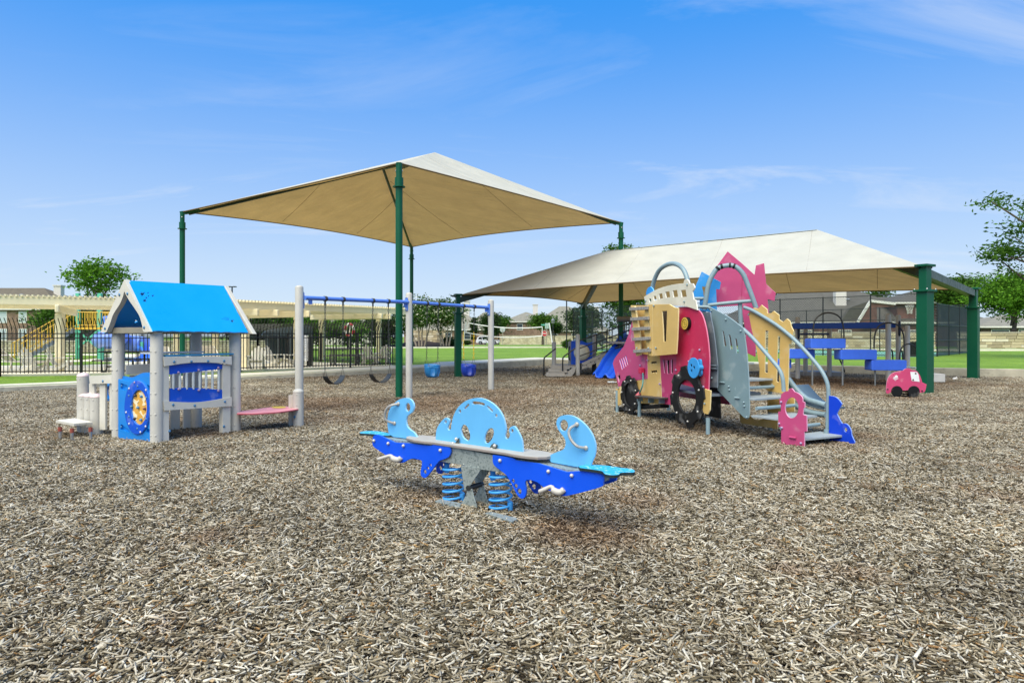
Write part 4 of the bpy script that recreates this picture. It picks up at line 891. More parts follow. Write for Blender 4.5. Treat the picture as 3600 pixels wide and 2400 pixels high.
TB('side_panel', red, SP(.012), [(588,452,1),(640,450),(700,463),(748,490),(778,565),(800,680),(812,820),(808,960),(805,1062,1),(740,1045,1),(570,1000,1),(575,650,1)])
TB('fender_panel', tan, SP(.03), c1_([(738,1032),(822,1058),(815,1200),(800,1230),(738,1212)]))
TB('fender_panel', tan, SP(.03), c1_([(133,1045),(165,1030),(172,1155),(150,1168),(140,1120)]))
bolts(trk, knob_p, [(onp(*uv('t2', x, y), SP(.015)), tn) for x, y in ((548,508),(885,830),(1573,245),(1178,218),(1165,588),(1640,878),(1385,440),(675,422))], .017, round_=True)
bolts(trk, steel, [(onp(*uv('t2', x, y), SP(.035)), tn) for x, y in ((1658,1168),(168,900))], .015, round_=True)
# cog wheels
def wheel(cu, cv, r, hole, off, lugs, filled):
    c = onp(cu, cv, SP(off)); out = []
    for i in range(lugs):
        for a, f in ((-.30,.90), (-.22,1.0), (.22,1.0), (.30,.90), (.5,.885)):
            q = 2*math.pi*(i+a*.9+.25)/lugs; out.append(c+tdir*(r*f*math.cos(q))+UP*(r*f*math.sin(q)))
    hl = [c+tdir*(hole*math.cos(2*math.pi*i/28))+UP*(hole*math.sin(2*math.pi*i/28)) for i in range(28)]
    o = MB().prism(out, [hl], -tn*.035).build('cog_wheel', blk, trk, bevel=.005)
    bolts(trk, wb, [(c+tdir*((r*.78)*math.cos(q))+UP*((r*.78)*math.sin(q)), tn) for q in [2*math.pi*(i+.4)/7 for i in range(7)]], .016, round_=True)
    if filled: MB().lathe(c-tn*.036, [(hole*1.04, 0), (hole*1.04, -.30), (.01, -.31)], 24, tn).build('wheel_tunnel', blk[0], trk)
wheel(*uv('t2', 350, 1015), .345, .21, .055, 8, True); wheel(*uv('t2', 1335, 1050), .475, .255, .055, 8, False)
# cab with ladder
TB('cab_panel', tan, SP(.16), [(402,432,1),(520,431,1),(560,455,1),(588,460,1),(580,680,1),(573,792,1),(402,808,1)], holes=[c1_([(468,482),(505,480),(501,600),(497,702),(480,703),(476,600)])])
TB('cab_panel', tan, SP(.15), c1_([(368,434),(400,431),(401,808),(375,805),(380,600)]), thick=.06)
TB('ladder_back', tan, SP(.03), c1_([(242,440),(345,440),(372,445),(378,800),(300,790),(275,640)]))
TB('ladder_rail', tan, SP(.13), c1_([(240,445),(268,445),(305,640),(308,800),(280,808),(262,640)]), thick=.035)
TB('ladder_rail', tan, SP(.13), c1_([(345,440),(366,440),(372,600),(388,800),(372,806),(340,640)]), thick=.035)
wood = M('weathered_rung', '#8e8a84', rough=.8, var=.35, scale=25, bump=.3, bscale=90)
for y, x0, x1 in ((462,238,373),(535,246,379),(608,256,384),(681,262,388),(768,268,391)):
    a = onp(*uv('a3', x0, y+5), SP(.155)); b = onp(*uv('a3', x1, y-3), SP(.155)); MB().beam(a, b, .045, .055).build('rung', wood, trk, bevel=.005)
bolts(trk, steel, [(onp(*uv('t1', x, y), SP(.165)), tn) for x, y in ((832,912),)]+[(onp(*uv('t2', x, y), SP(.165)), tn) for x, y in ((818,210),(490,212),(690,215))], .017, round_=True)
TB('cab_back', (M('cab_dark_board', '#5a5246', rough=.6),), SP(.0), c1_([(395,450),(585,468),(575,780),(410,795)]), thick=.015)  # dark board added behind the window slot to give the dark inside
TB('slot_backing', blk, SP(-.09), c1_([(372,800),(580,790),(576,1100),(470,1120),(390,1050)]), thick=.02)  # black sheet added behind the side slots so that they show dark
# window strip with its hoop
win = [[(372,392),(388,390),(392,414),(378,418)], [(405,375),(425,370),(428,403),(410,408)], [(443,358),(470,352),(475,388),(448,393)], [(490,343),(522,338),(528,380),(497,385)], [(543,333),(578,328),(585,378),(550,382)], [(602,330),(640,326),(648,378),(610,380)]]
TB('window_strip', offw, SP(.05), [(338,380,1),(360,364),(440,320),(540,291),(625,280,1),(630,258),(645,250),(660,260),(667,280,1),(692,282,1),(705,310),(696,332,1),(688,340,1),(697,395,1),(713,402,1),(724,474,1),(640,447),(560,442),(450,436),(350,438,1)], holes=[c1_(w) for w in win])
bolts(trk, steel, [(onp(*uv('t1', x, y), SP(.052)), tn) for x, y in ((1445,528),(1392,838),(685,822))], .016, round_=True)
TB('round_ear', skyb, SP(.02), [(352,365,1),(356,335),(368,312),(384,305),(400,318),(408,342),(402,350,1)])
def TT(name, plane, pts, r, crop='a3', n=4, mat_=None): return MB().tube(smo([onp(*uv(crop, x, y), plane) for x, y in pts], n), r, 10).build(name, mat_ or steel, trk, smooth=True)
TT('hoop', SP(-.06), [(396,360),(402,300),(420,240),(452,182),(505,146),(560,138),(608,162),(640,212),(662,290)], .036)
# knobs: target dial, wheel dial, hose
c = onp(*uv('t1', 1455, 1238), SP(.012)); MB().lathe(c, [(.098, 0), (.098, .05), (.09, .056)], 26, tn).build('target_dial', blk[0], trk, smooth=True)
yel = M('yellow_ring', '#d8b64e', rough=.45)
for r0, r1 in ((.092, .068), (.056, .034), (.026, .012)):
    f = c+tn*.0565; lo = [f+tdir*(r0*math.cos(2*math.pi*i/26))+UP*(r0*math.sin(2*math.pi*i/26)) for i in range(26)]; li = [f+tdir*(r1*math.cos(2*math.pi*i/26))+UP*(r1*math.sin(2*math.pi*i/26)) for i in range(26)]
    MB().prism(lo, [li], tn*.004).build('dial_ring', (yel, yel), trk)
sky2 = (M('sky_plastic', '#3398dc', rough=.4),)*2
c = onp(*uv('t2', 1455, 552), SP(.17)); lo = [c+tdir*(.15*math.cos(2*math.pi*i/26))+UP*(.15*math.sin(2*math.pi*i/26)) for i in range(26)]
hs_ = [[c+tdir*(a+.022*math.cos(2*math.pi*i/12))+UP*(b+.022*math.sin(2*math.pi*i/12)) for i in range(12)] for a, b in ((-.05,.035), (.02,.008), (-.045,-.045))]
MB().prism(lo, hs_, -tn*.012).build('crank_disc', sky2, trk, bevel=.004)
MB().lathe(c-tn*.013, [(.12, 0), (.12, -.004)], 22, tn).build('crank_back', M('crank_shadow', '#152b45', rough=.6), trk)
MB().lathe(c-tn*.02, [(.04, 0), (.04, -.13)], 14, tn).build('crank_axle', sky2[0], trk, smooth=True)
TB('crank_bracket', sky2, SP(.05), [(1530,420),(1555,402),(1578,430),(1588,560),(1590,660),(1565,700),(1542,660),(1535,540)], crop='t2', thick=.03)
a = onp(*uv('t2', 590, 600), SP(.02)); MB().obox(a+tn*.03, tdir*.045, tn*.04, V((0,0,.05))).build('hose_socket', red[0], trk, bevel=.012)
P = [onp(*uv('t2', x, y), SP(.05+h)) for x, y, h in ((588,640,0),(592,760,.02),(575,880,.05),(520,1010,.03))]; MB().tube(smo(P, 5), .011, 8).build('hose', M('teal_hose', '#3f8a8c', rough=.45), trk, smooth=True)
MB().tube([P[-1]+V((.02,0,.03)), P[-1]+V((-.02,0,-.02)), P[-1]+V((-.05,-.01,-.05))], [.028, .04, .028], 10).build('hose_nozzle', M('nozzle_red', '#b5535a', rough=.45), trk, smooth=True)
a = onp(*uv('t2', 520, 1035), SP(.09)); b = onp(*uv('t2', 945, 1078), SP(.09)); MB().beam(a, b, .17, .022).build('running_board', M('dark_plate', '#4b4744', rough=.6), trk, bevel=.004)
for x, y in ((545,1075),(740,1100),(925,1110)):
    q = onp(*uv('t2', x, y), SP(.04)); MB().obox(q, tdir*.012, tn*.06, V((0,0,.05))).build('board_bracket', steel, trk)
# legs and underframe
for u, v, z in ((2170,1457,.45), (2248,1476,.4), (2350,1452,.6), (2489,1537,.28), (2708,1519,.8), (2905,1561,.2)):
    p = gp(u, v); MB().lathe(V((p.x, p.y, -.1)), [(.031, 0), (.031, z+.1)], 12).build('leg', steel, trk, smooth=True)
for a, b, z in (((112,1190),(490,1165),.0),):
    q0 = onp(*uv('a3', 150, 1190), SP(-.12)); q1 = onp(*uv('a3', 490, 1168), SP(-.1)); MB().beam(q0, q1, .16, .07).build('chassis_beam', blk[0], trk, bevel=.01)
TB('mudguard', blk, SP(-.35), c1_([(760,1040),(870,1030),(884,1060),(892,1262),(780,1238)]))
# floor of the tower and an inner wall, so that the tower has a body behind its face
FL = [tS+tdir*t-tn*w for t, w in ((-.3,.08), (2.0,.08), (2.0,.95), (-.3,.95))]
MB().prism([p+V((0,0,.62)) for p in FL], [], V((0,0,-.04))).build('tower_floor', dgrey, trk, bevel=.005)
MB().prism([tS+tdir*t-tn*.97+V((0,0,z)) for t, z in ((-.6,.35), (1.2,.35), (1.2,1.1), (-.2,1.25), (-.6,.9))], [], -tn*.02).build('far_panel', pink, trk, bevel=.004)
# grey tower wall and stair cheek
TB('tower_wall', dgrey, (V((2.87, 9.9, 0)), pn), [(748,490,1),(815,488,1),(845,640),(872,870,1),(870,1038,1),(812,1032,1),(812,820),(792,640)])
for y in (885, 905): TT('wall_ridge', (V((2.855, 9.88, 0)), pn), [(812,y-8),(868,y-6)], .018, mat_=dgrey[0])
bolts(trk, steel, [(onp(*uv('a3', 832, 966), (V((2.86, 9.89, 0)), pn)), pn)], .016, round_=True)
TB('stair_cheek', greyb, GL, [(820,455,1),(900,495),(960,530),(1058,605,1),(1080,760),(1098,1000),(1101,1225),(1085,1264,1),(1060,1250,1),(870,1052,1),(870,870),(850,690)], holes=[c1_([(904,622),(917,628),(937,734),(918,736)]), c1_([(949,648),(965,656),(982,756),(963,760)]), c1_([(995,676),(1012,684),(1026,784),(1008,786)])])
bolts(trk, steel, [(onp(*uv('a3', x, y), GL), pn) for x, y in ((934,542),(1041,626),(956,1028),(959,1053),(1065,1143),(1068,1170),(1086,1250),(828,478))], .016, round_=True)
for x, y in ((910,998),(1018,1110)):
    q = onp(*uv('a3', x, y), GL); MB().tube([q-pdir*.045+pn*.012, q+pdir*.045+pn*.012], .013, 8).build('peg', steel, trk, smooth=True)
# castle cheek on the right of the stair
TB('castle_panel', tan, TR, c1_([(1095,490),(1128,482),(1132,458),(1165,464),(1190,436),(1230,468),(1233,497),(1258,497),(1280,480),(1318,510),(1318,542),(1345,560),(1375,535),(1398,556),(1406,592),(1423,626),(1414,665),(1405,722),(1390,718),(1385,950),(1380,1085),(1240,1062),(1172,1010),(1176,900),(1150,740),(1120,620)]), holes=[c1_([(1218,622),(1240,624),(1236,780),(1235,932),(1214,924)]), c1_([(1308,662),(1325,664),(1320,800),(1318,1000),(1299,990)])])
bolts(trk, steel, [(onp(*uv('a3', x, y), TR), pn) for x, y in ((1099,507),(1075,663),(1268,1015))], .016, round_=True)
board('castle_foot', tan, trk, (R0-pn*.12, pn), 't5', [(105,800,1),(118,955),(170,985,1),(640,1060,1),(700,1070,1),(800,1085,1),(806,880,1),(620,830,1),(540,890),(450,912),(360,890),(290,830,1),(280,770,1)], thick=.02)
board('castle_foot', tan, trk, (R0-pn*.06, pn), 't5', c1_([(610,440),(1110,500),(1112,765),(860,800),(700,790),(610,760)]), thick=.02)
# stairs
def lp(t, z): p = L0-pdir*t; return V((p.x, p.y, z))
def rp_(t, z): p = R0-pdir*t; return V((p.x, p.y, z))
plate = M('grey_step_plate', '#9aa3a6', rough=.5, var=.06, scale=12)
for i, (t0, t1, z) in enumerate(((-.33,-.02,.15), (.02,.50,.365), (.44,.80,.60), (.76,1.15,.835), (1.1,1.8,1.06))):
    a, b, c_, d_ = lp(t0, z), rp_(t0+(.0 if i else -.02), z), rp_(t1, z), lp(t1, z)
    if i == 0: b = b+V((.05,-.02,0))
    MB().prism([a-pn*.012, b+pn*.012, c_+pn*.012, d_-pn*.012], [], V((0,0,-.028))).build('step', plate, trk, bevel=.004)
for t, z in ((.0,.245), (.4,.47), (.76,.715)): MB().tube([lp(t, z), rp_(t, z)], .024, 10).build('rung_tube', steel, trk, smooth=True)
TT('handrail', (R0+pn*.035, pn), [(1065,455),(1120,475),(1200,520),(1300,583),(1400,662),(1480,740),(1560,830),(1620,905),(1660,980),(1676,1060),(1672,1200),(1665,1440)], .027)
TT('handrail', (L0-pn*.03, pn), [(1058,612),(1120,670),(1200,760),(1270,842),(1320,905),(1345,975),(1352,1065)], .027)
board('gate_panel', pink, trk, GL, 't5', [(870,1412,1),(868,1055,1),(820,1040,1),(812,765,1),(862,760,1),(862,640,1),(840,630,1),(838,530,1),(862,520,1),(872,450),(930,402),(1000,385,1),(1022,347),(1058,338),(1085,365),(1108,398,1),(1180,430),(1240,482),(1262,530,1),(1262,580,1),(1300,595,1),(1300,695,1),(1275,700,1),(1268,820,1),(1335,840,1),(1340,1130,1),(1290,1135,1),(1295,1498,1)], holes=[circ((1062,695), 125, 28, 190)], thick=.02, label='pink gate panel with oval hole beside the lowest step')
bolts(trk, knob_p, [(onp(*uv('t5', x, y), GL), pn) for x, y in ((875,590),(838,985),(888,1062),(1238,1345))], .017, round_=True)
q = onp(*uv('t5', 1090, 1240), GL); MB().tube([q-pdir*.05+pn*.012, q+pdir*.05+pn*.012], .014, 8).build('peg', pink[0], trk, smooth=True)
board('fish_tail_panel', cob, trk, (V((4.30, 9.12, 0)), pn), 't5', [(1745,475,1),(1800,478),(1870,500),(1930,550),(1985,625,1),(1945,700,1),(1890,805,1),(1930,890,1),(1985,985,1),(2050,985),(2110,1030),(2150,1110),(2162,1190),(2190,1260),(2220,1330),(2190,1362),(2140,1350),(2060,1320),(1760,1300,1),(1750,1160,1)], holes=[circ((2055,1100), 28, 16, 40)], thick=.02)
# slide on the far side of the stair
for pts, r in (([(1000,170),(1100,300),(1230,445),(1350,540),(1500,592),(1690,650)], .043), ([(1115,640),(1220,700),(1320,750),(1450,790),(1690,825)], .043)):
    TT('slide_rail', (R0-pn*.30, pn), pts, r, crop='t5')
P1_ = smo([onp(*uv('t5', x, y), (R0-pn*.30, pn)) for x, y in ((1000,300),(1100,420),(1230,560),(1350,650),(1500,700),(1690,740))], 4); vs = []; fs = []
for p in P1_: vs += [p+pn*.02, p-pn*.45]
for i in range(len(P1_)-1): fs.append((2*i, 2*i+1, 2*i+3, 2*i+2))
o = MB().add(vs, fs).build('slide_bed', M('slate_plastic', '#5d6d75', rough=.4), trk, smooth=True); md = o.modifiers.new('thick', 'SOLIDIFY'); md.thickness = .02
# house shaped back wall, heart panel and big arch
hd = V((.955, -.297, 0)); hn = V((-.297, -.955, 0)); HPt = V((3.72, 11.05, 0))
TB('house_panel', pink, (HPt, hn), c1_([(945,48),(1055,140),(1140,218),(1150,150),(1210,133),(1225,285),(1295,350),(1285,410),(1235,395),(1245,500),(1200,560),(1150,700),(1148,815),(1085,785),(1075,640),(1050,480),(1045,440),(860,452),(800,460),(775,440),(830,205)]))
MB().tube([onp(*uv('a3', 1053, 170), (HPt+hn*.003, hn)), onp(*uv('a3', 1045, 440), (HPt+hn*.003, hn))], .003, 4).build('panel_joint', mag[0], trk)
TB('heart_panel', skyb, (HPt+hn*.25, hn), c1_([(757,195),(820,230),(897,272),(888,325),(862,322),(866,420),(870,500),(745,475),(748,430),(772,385),(693,385),(690,352),(725,270)]), holes=[[(760,310),(768,302),(777,308),(786,298),(796,302),(794,325),(785,350),(772,372),(768,340)]])
TT('big_arch', (HPt+hn*.42, hn), [(775,470),(790,380),(806,290),(835,222),(880,168),(960,150),(1012,166),(1058,215),(1090,290),(1120,370),(1152,460)], .038)
for pts in (((868,178),(880,166)), ((895,160),(910,156)), ((955,150),(968,150)), ((985,154),(998,158))): TT('rubber_grip', (HPt+hn*.425, hn), pts, .043, mat_=blk[0])
TT('arch_tie', (HPt+hn*.40, hn), [(790,440),(880,430),(1000,418),(1135,406)], .03)
TT('arch_post', (HPt+hn*.36, hn), [(1035,424),(1040,600),(1045,760)], .033)
TT('short_rail', (HPt+hn*.45, hn), [(715,452),(800,452),(825,470)], .026)
TT('short_rail', (HPt+hn*.35, hn), [(690,390),(770,390)], .026)
TB('tower_side', skyb, (HPt+hn*.2, hn), c1_([(742,390),(760,390),(790,490),(742,495)]))
# ---------------------------------------------------------------- ramp play structure under the long canopy
def yplane(Y, slope=0.0, X=0.0):
    """upright plane through (X, Y) whose depth grows by slope per metre to the right"""
    n = V((slope, -1, 0)).normalized(); return (V((X, Y, 0)), n)
play = thing('ramp_play_structure', (2.6, 23.8, 0), 'grey posted play deck with steps, railed ramp and blue double slide behind the tractor', 'play structure')
kgrey = (M('grey_timber_board', '#a39d93', rough=.65, var=.1, scale=4, bump=.15, bscale=80), M('grey_timber_edge', '#b7b1a7', rough=.65))
rail_b = M('black_rail', '#16181a', rough=.4); wblue = (M('play_blue_plastic', '#1f5fe0', rough=.4, var=.05), M('play_blue_plastic_edge', '#5f92f0', rough=.4))
A0 = yplane(23.3)
def post_px(root, crop, x, ytop, Y, r=.075, zb=-.1, hole=False, m=None):
    u, vt = uv(crop, x, ytop); b = at(u, 1200, Y); zt = at(u, vt, Y).z
    o = MB().lathe(V((b.x, b.y, zb)), [(r, 0), (r, zt-zb-.03), (r*.9, zt-zb-.01), (r*.5, zt-zb), (.004, zt-zb+.004)], 18).build('post', m or grey_post, root, smooth=True)
    if hole: MB().lathe(V((b.x, b.y-r*.93, zt-.42)), [(.001, -.3), (.03, -.27), (.04, -.2), (.04, .12), (.03, .2), (.001, .23)], 12).build('post_socket', M('navy_socket', '#1b2740', rough=.5), o, smooth=True)
    return o
for x, yt, Y, zb in ((398,362,24.1,.3), (890,203,23.3,-.1), (732,348,25.0,-.1), (1232,205,25.0,-.1)): post_px(play, 't7', x, yt, Y, zb=zb)
zd = .37
a = at(*uv('t7', 430, 866), 23.5); 
MB().box((at(*uv('t7', 395, 866), 24.2).x, 23.35, zd-.06), (at(*uv('t7', 880, 866), 23.5).x, 25.1, zd)).build('deck', kgrey, play, bevel=.01)
# steps
xs0, xs1 = at(*uv('t7', 205, 1050), 23.3).x, at(*uv('t7', 590, 1050), 23.0).x
for i, (y, z) in enumerate(((22.75,.09), (23.02,.20), (23.28,.31))):
    MB().box((xs0+.02+i*.09, y-.17, z-.03), (xs1+.05+i*.09, y+.15, z+.02)).build('step', kgrey, play, bevel=.006)
    MB().box((xs0+.03+i*.09, y+.10, z-.1), (xs1+.04+i*.09, y+.13, z+.1)).build('riser', kgrey, play)
board('stringer', kgrey, play, yplane(22.9), 't7', [(580,1098,1),(600,1050,1),(800,885,1),(850,885,1),(820,1000,1),(740,1095,1)], thick=.05)
board('stringer', kgrey, play, yplane(23.5), 't7', [(180,1060,1),(405,870,1),(440,870,1),(440,930,1),(260,1050,1)], thick=.05)
for pts, Y in (([(190,1060),(190,760),(210,680),(280,620),(430,500)], 23.3), ([(578,1095),(578,740),(600,670),(660,620),(840,490)], 22.9), ([(725,740),(705,660),(705,540),(722,450)], 24.7)):
    MB().tube(smo([at(*uv('t7', x, y), Y) for x, y in pts], 4), .024, 8).build('handrail', rail_b, play, smooth=True)
# bubble panel
PB_ = yplane(24.6)
board('bubble_panel', wblue, play, PB_, 't7', [(752,352,1),(800,337),(860,345),(930,336),(985,345),(1060,378),(1130,380),(1190,362,1),(1195,690,1),(1000,790,1),(850,842,1),(752,838,1)], holes=[circ((972,582), 132, 28, 166)], thick=.06, bevel=.012)
c = onp(*uv('t7', 972, 582), PB_); MB().lathe(c+V((0,.05,0)), [(.30, 0), (.295, .08), (.26, .16), (.18, .22), (.08, .25), (.002, .257)], 26, V((0,-1,0))).build('bubble_window', M('cloudy_dome', '#f0ecd4', rough=.25, var=.14, scale=6), play, smooth=True)
# ramp: two boards on each side, deck, rails
for Y in (23.3, 24.9):
    s = 23.3/Y
    board('ramp_board', kgrey, play, yplane(Y, .05, 2.4), 't7', [(975,870,1),(978,800,1),(1750,440,1),(2100,280,1),(2100,345,1)] if Y < 24 else [(1000,850,1),(1000,790,1),(2100,300,1),(2100,360,1)], thick=.05, bevel=.006)
    board('ramp_board', kgrey, play, yplane(Y, .05, 2.4), 't7', [(972,935,1),(975,876,1),(2100,352,1),(2100,420,1)], thick=.05, bevel=.006)
q = [onp(*uv('t7', x, y), yplane(23.35, .05, 2.4)) for x, y in ((980,860),(2100,340))]
MB().prism([q[0], q[1], q[1]+V((0,1.5,0)), q[0]+V((0,1.5,0))], [], V((0,0,-.04))).build('ramp_deck', kgrey, play)
board('ramp_shade_skirt', (M('navy_skirt', '#1d2431', rough=.6),), play, yplane(23.6, .05, 2.4), 't7', [(925,800,1),(970,800,1),(970,935,1),(925,935,1)], thick=.04)
bolts(play, rail_b, [(onp(*uv('t7', x, y), yplane(23.28, .05, 2.4)), V((0,-1,0))) for x, y in ((990,835),(1073,845),(1155,775),(1240,775),(1325,705),(1410,705),(1492,633),(1580,630))], .018)
RP = yplane(23.25, .05, 2.4)
for y0, y1 in ((335,-55), (495,90), (655,230), (720,375)):
    x0 = 930 if y0 < 700 else 1120
    yy0 = y0 if x0 == 930 else 660
    MB().tube([onp(*uv('t7', x0, yy0), RP), onp(*uv('t7', 2050, y1), RP)], .019, 8).build('ramp_rail', rail_b, play, smooth=True)
for x, yt, yb in ((1280,200,570), (1490,110,580), (1600,60,520), (1730,5,480), (1950,-60,380)):
    MB().tube([onp(*uv('t7', x, yt), RP), onp(*uv('t7', x, yb), RP)], .019, 8).build('rail_post', rail_b, play, smooth=True)
for x, Y in ((1225, 23.8), (1850, 23.9), (1960, 25.0)):
    u, v = uv('t7', x, 600); p = at(u, v, Y); MB().lathe(V((p.x, p.y, -.1)), [(.075, 0), (.075, .6 if x < 1300 else 1.0)], 14).build('ramp_leg', M('dark_leg', '#4d4a46', rough=.6), play, smooth=True)
# blue double slide
top = V((4.45, 24.2, 1.42)); bot = V((2.98, 21.55, .06)); dr = (bot-top); dr.z = 0; Lh = dr.length; dr.normalize(); cr_ = V((-dr.y, dr.x, 0))
if cr_.x < 0: cr_ = -cr_
prof = [(-1,.10), (-.96,.17), (-.88,.16), (-.8,.03), (-.5,.0), (-.2,.03), (-.1,.11), (0,.13), (.1,.11), (.2,.03), (.5,.0), (.8,.03), (.88,.16), (.96,.17), (1,.10)]
vs = []; fs = []; K = 26
for i in range(K+1):
    s = i/K; p = top+dr*(Lh*s); p.z = 0
    z = 1.38*(1-s)+.06 if s < .72 else .06+.386*((1-s)/.28)**1.7
    k = 1.0 if s < .9 else 1-.9*(s-.9)
    for w, h in prof: vs.append(p+cr_*(.44*w*k)+V((0,0,z+h*k)))
n = len(prof)
for i in range(K):
    for j in range(n-1): fs.append((i*n+j, i*n+j+1, (i+1)*n+j+1, (i+1)*n+j))
o = MB().add(vs, fs).build('double_slide', wblue[0], play, smooth=True); md = o.modifiers.new('t', 'SOLIDIFY'); md.thickness = .03
MB().tube([at(*uv('t1', 150, 1160), 24.0), at(*uv('t1', 420, 1160), 24.0)], .10, 14).build('barrel_rail', M('grey_barrel', '#77736c', rough=.6), play, smooth=True)
MB().box((3.4, 23.2, 1.15), (5.2, 25.2, 1.22)).build('upper_deck', kgrey, play)
for x, y in ((4.2,23.3), (5.1,23.3), (5.1,25.1)): MB().lathe(V((x, y, -.1)), [(.075, 0), (.075, 1.9)], 14).build('post', grey_post, play, smooth=True)

# ---------------------------------------------------------------- stepping pods
pods = thing('stepping_pods', (9.6, 18.9, 0), 'row of bright blue stepping blocks on thin steel legs with arched grab hoops', 'stepping pods')
pod_m = M('pod_blue_plastic', '#4474ea', rough=.42, var=.07, scale=4)
for x0, x1, y0, y1, Y in ((150,552,727,873,19.3), (480,1025,568,718,18.9), (938,1503,735,890,18.9), (1415,1960,897,1054,18.9), (-40,192,880,1026,19.6)):
    q = [at(*uv('t6', x, y), Y) for x, y in ((x0,y1),(x1,y1),(x1,y0),(x0,y0))]
    o = MB().prism(q, [], V((0,.42,0))).build('pod_block', (pod_m,), pods, bevel=.035)
    for pl in o.data.polygons: pl.use_smooth = False
pst = M('steel_leg', '#8f918f', rough=.4, metal=.4)
for x, yt in ((505,890), (968,895), (1465,1060), (155,1030), (1880,1055)):
    p = at(*uv('t6', x, yt), 19.05); MB().lathe(V((p.x, p.y, -.1)), [(.024, 0), (.024, p.z+.14)], 10).build('pod_leg', pst, pods, smooth=True)
for pts, Y in (([(515,562),(518,430),(545,290),(625,205),(750,170),(880,205),(955,290),(985,430),(988,562)], 19.1), ([(1450,722),(1455,560),(1490,420),(1570,348),(1690,325),(1810,360),(1885,460),(1908,600),(1910,890)], 19.1), ([(1840,885),(1850,770),(1890,685),(1975,648),(2050,672),(2100,712),(2125,790),(2125,890)], 20.2)):
    MB().tube(smo([at(*uv('t6', x, y), Y) for x, y in pts], 5), .022, 8).build('grab_hoop', M('bronze_hoop', '#3c3a36', rough=.4, metal=.3), pods, smooth=True)

# ---------------------------------------------------------------- overhead rail frame behind the pods
fr_root = thing('overhead_rail_frame', (9.4, 22, 0), 'grey posts carrying a long dark blue overhead rail behind the blue stepping blocks', 'climbing frame')
for x, yt, Y, hole in ((280,240,21.9,True), (400,404,23.4,False), (765,400,22.9,False), (1667,190,20.6,False), (1820,203,22.4,True), (1960,368,21.6,False)): post_px(fr_root, 't6', x, yt, Y, hole=hole)
navyb = M('navy_rail', '#2450a8', rough=.4)
a = at(*uv('t6', 205, 374), 21.8); b = at(*uv('t6', 1640, 360), 20.8); MB().beam(a, b, .07, .19).build('overhead_rail', navyb, fr_root, bevel=.01)
a = at(*uv('t6', 205, 385), 23.0); b = at(*uv('t6', 1830, 368), 22.6); MB().beam(a, b, .07, .14).build('overhead_rail', navyb, fr_root, bevel=.01)
MB().tube([at(*uv('t6', 290, 497), 23.0), at(*uv('t6', 760, 495), 22.8)], .04, 10).build('cross_bar', M('slate_bar', '#41507a', rough=.4), fr_root, smooth=True)
for i in range(7):
    t = (i+.7)/7.6; p = at(*uv('t6', 205, 390), 21.8).lerp(at(*uv('t6', 1640, 378), 20.8), t); q = at(*uv('t6', 205, 390), 23.0).lerp(at(*uv('t6', 1830, 380), 22.6), t)
    MB().tube([p, q], .018, 6).build('rung', navyb, fr_root, smooth=True)
for x0, x1, y0, y1, Y, d in ((160,310,1098,1165,22.4,.9), (408,800,1074,1148,23.2,1.0), (805,1000,1080,1142,22.9,.9)):
    a = at(*uv('t6', x0, y1), Y); b = at(*uv('t6', x1, y0), Y); MB().box((a.x, Y, a.z), (b.x, Y+d, b.z)).build('platform', kgrey, fr_root, bevel=.012)
for pts, Y in (([(830,728),(880,790),(930,900),(975,1000),(1000,1080)], 22.5), ([(590,945),(610,990),(632,1050)], 22.6), ([(1715,735),(1730,770),(1738,890)], 22.8), ([(1870,745),(1885,800),(1890,890)], 22.8)):
    MB().tube(smo([at(*uv('t6', x, y), Y) for x, y in pts], 4), .022, 7).build('bent_rail', rail_b, fr_root, smooth=True)

# ---------------------------------------------------------------- pink car springer
carp = gp(3183, 1400); CPn = yplane(carp.y-.14, -.12, carp.x); cn = CPn[1]
car = thing('car_springer', carp, 'pink car shaped spring rocker with black wheels beside the wide green column', 'spring rocker')
cpink = hdpe('rocker_pink', '#c4456f', '#e2a0b8')
ol = [(102,1432),(107,1370),(118,1312),(150,1266),(200,1240),(275,1226,1),(300,1207),(340,1204),(367,1222,1),(410,1228),(440,1260),(458,1300),(470,1345,1),(517,1366,1),(506,1420),(490,1446),(445,1452,1),(430,1412),(390,1388),(345,1402),(328,1425,1),(275,1430,1),(250,1398),(212,1386),(175,1402),(158,1442,1),(122,1462),(104,1452)]
board('body_panel', cpink, car, CPn, 't8', ol, thick=.02, bevel=.004, n=3)
wht = (M('white_window_board', '#dfe2e2', rough=.5),)*2
board('window_panel', wht, car, (CPn[0]+cn*.006, cn), 't8', [(349,1240,1),(412,1240),(425,1252),(436,1280),(445,1341,1),(364,1330,1)], thick=.006, bevel=.002)
for c0, rx, ry in (((214,1438), 58, 56), ((387,1438), 60, 56)):
    board('wheel', blk, car, (CPn[0]+cn*.014, cn), 't8', circ(c0, rx, 26, ry), thick=.02, n=1)
for pts in ([(176,1300),(185,1290),(196,1292),(190,1272),(200,1280),(206,1270),(214,1278),(224,1282),(220,1298),(208,1302),(190,1304)], [(168,1302),(198,1310),(230,1302),(222,1311),(198,1316),(176,1311)], [(182,1318),(196,1325),(208,1317),(204,1324),(196,1328),(188,1324)]):
    board('emblem', wht, car, (CPn[0]+cn*.003, cn), 't8', [(x, y, 1) for x, y in pts], thick=.003, bevel=0)
bolts(car, M('dark_bolt', '#5b2a35', rough=.4), [(onp(*uv('t8', x, y), CPn), cn) for x, y in ((403,1255),(377,1320),(117,1415),(469,1433))], .022)
MB().obox(carp+V((-.1,.06,.42)), V((.22,0,0)), V((0,.13,0)), V((0,0,.02))).build('seat', blk[0], car, bevel=.01)
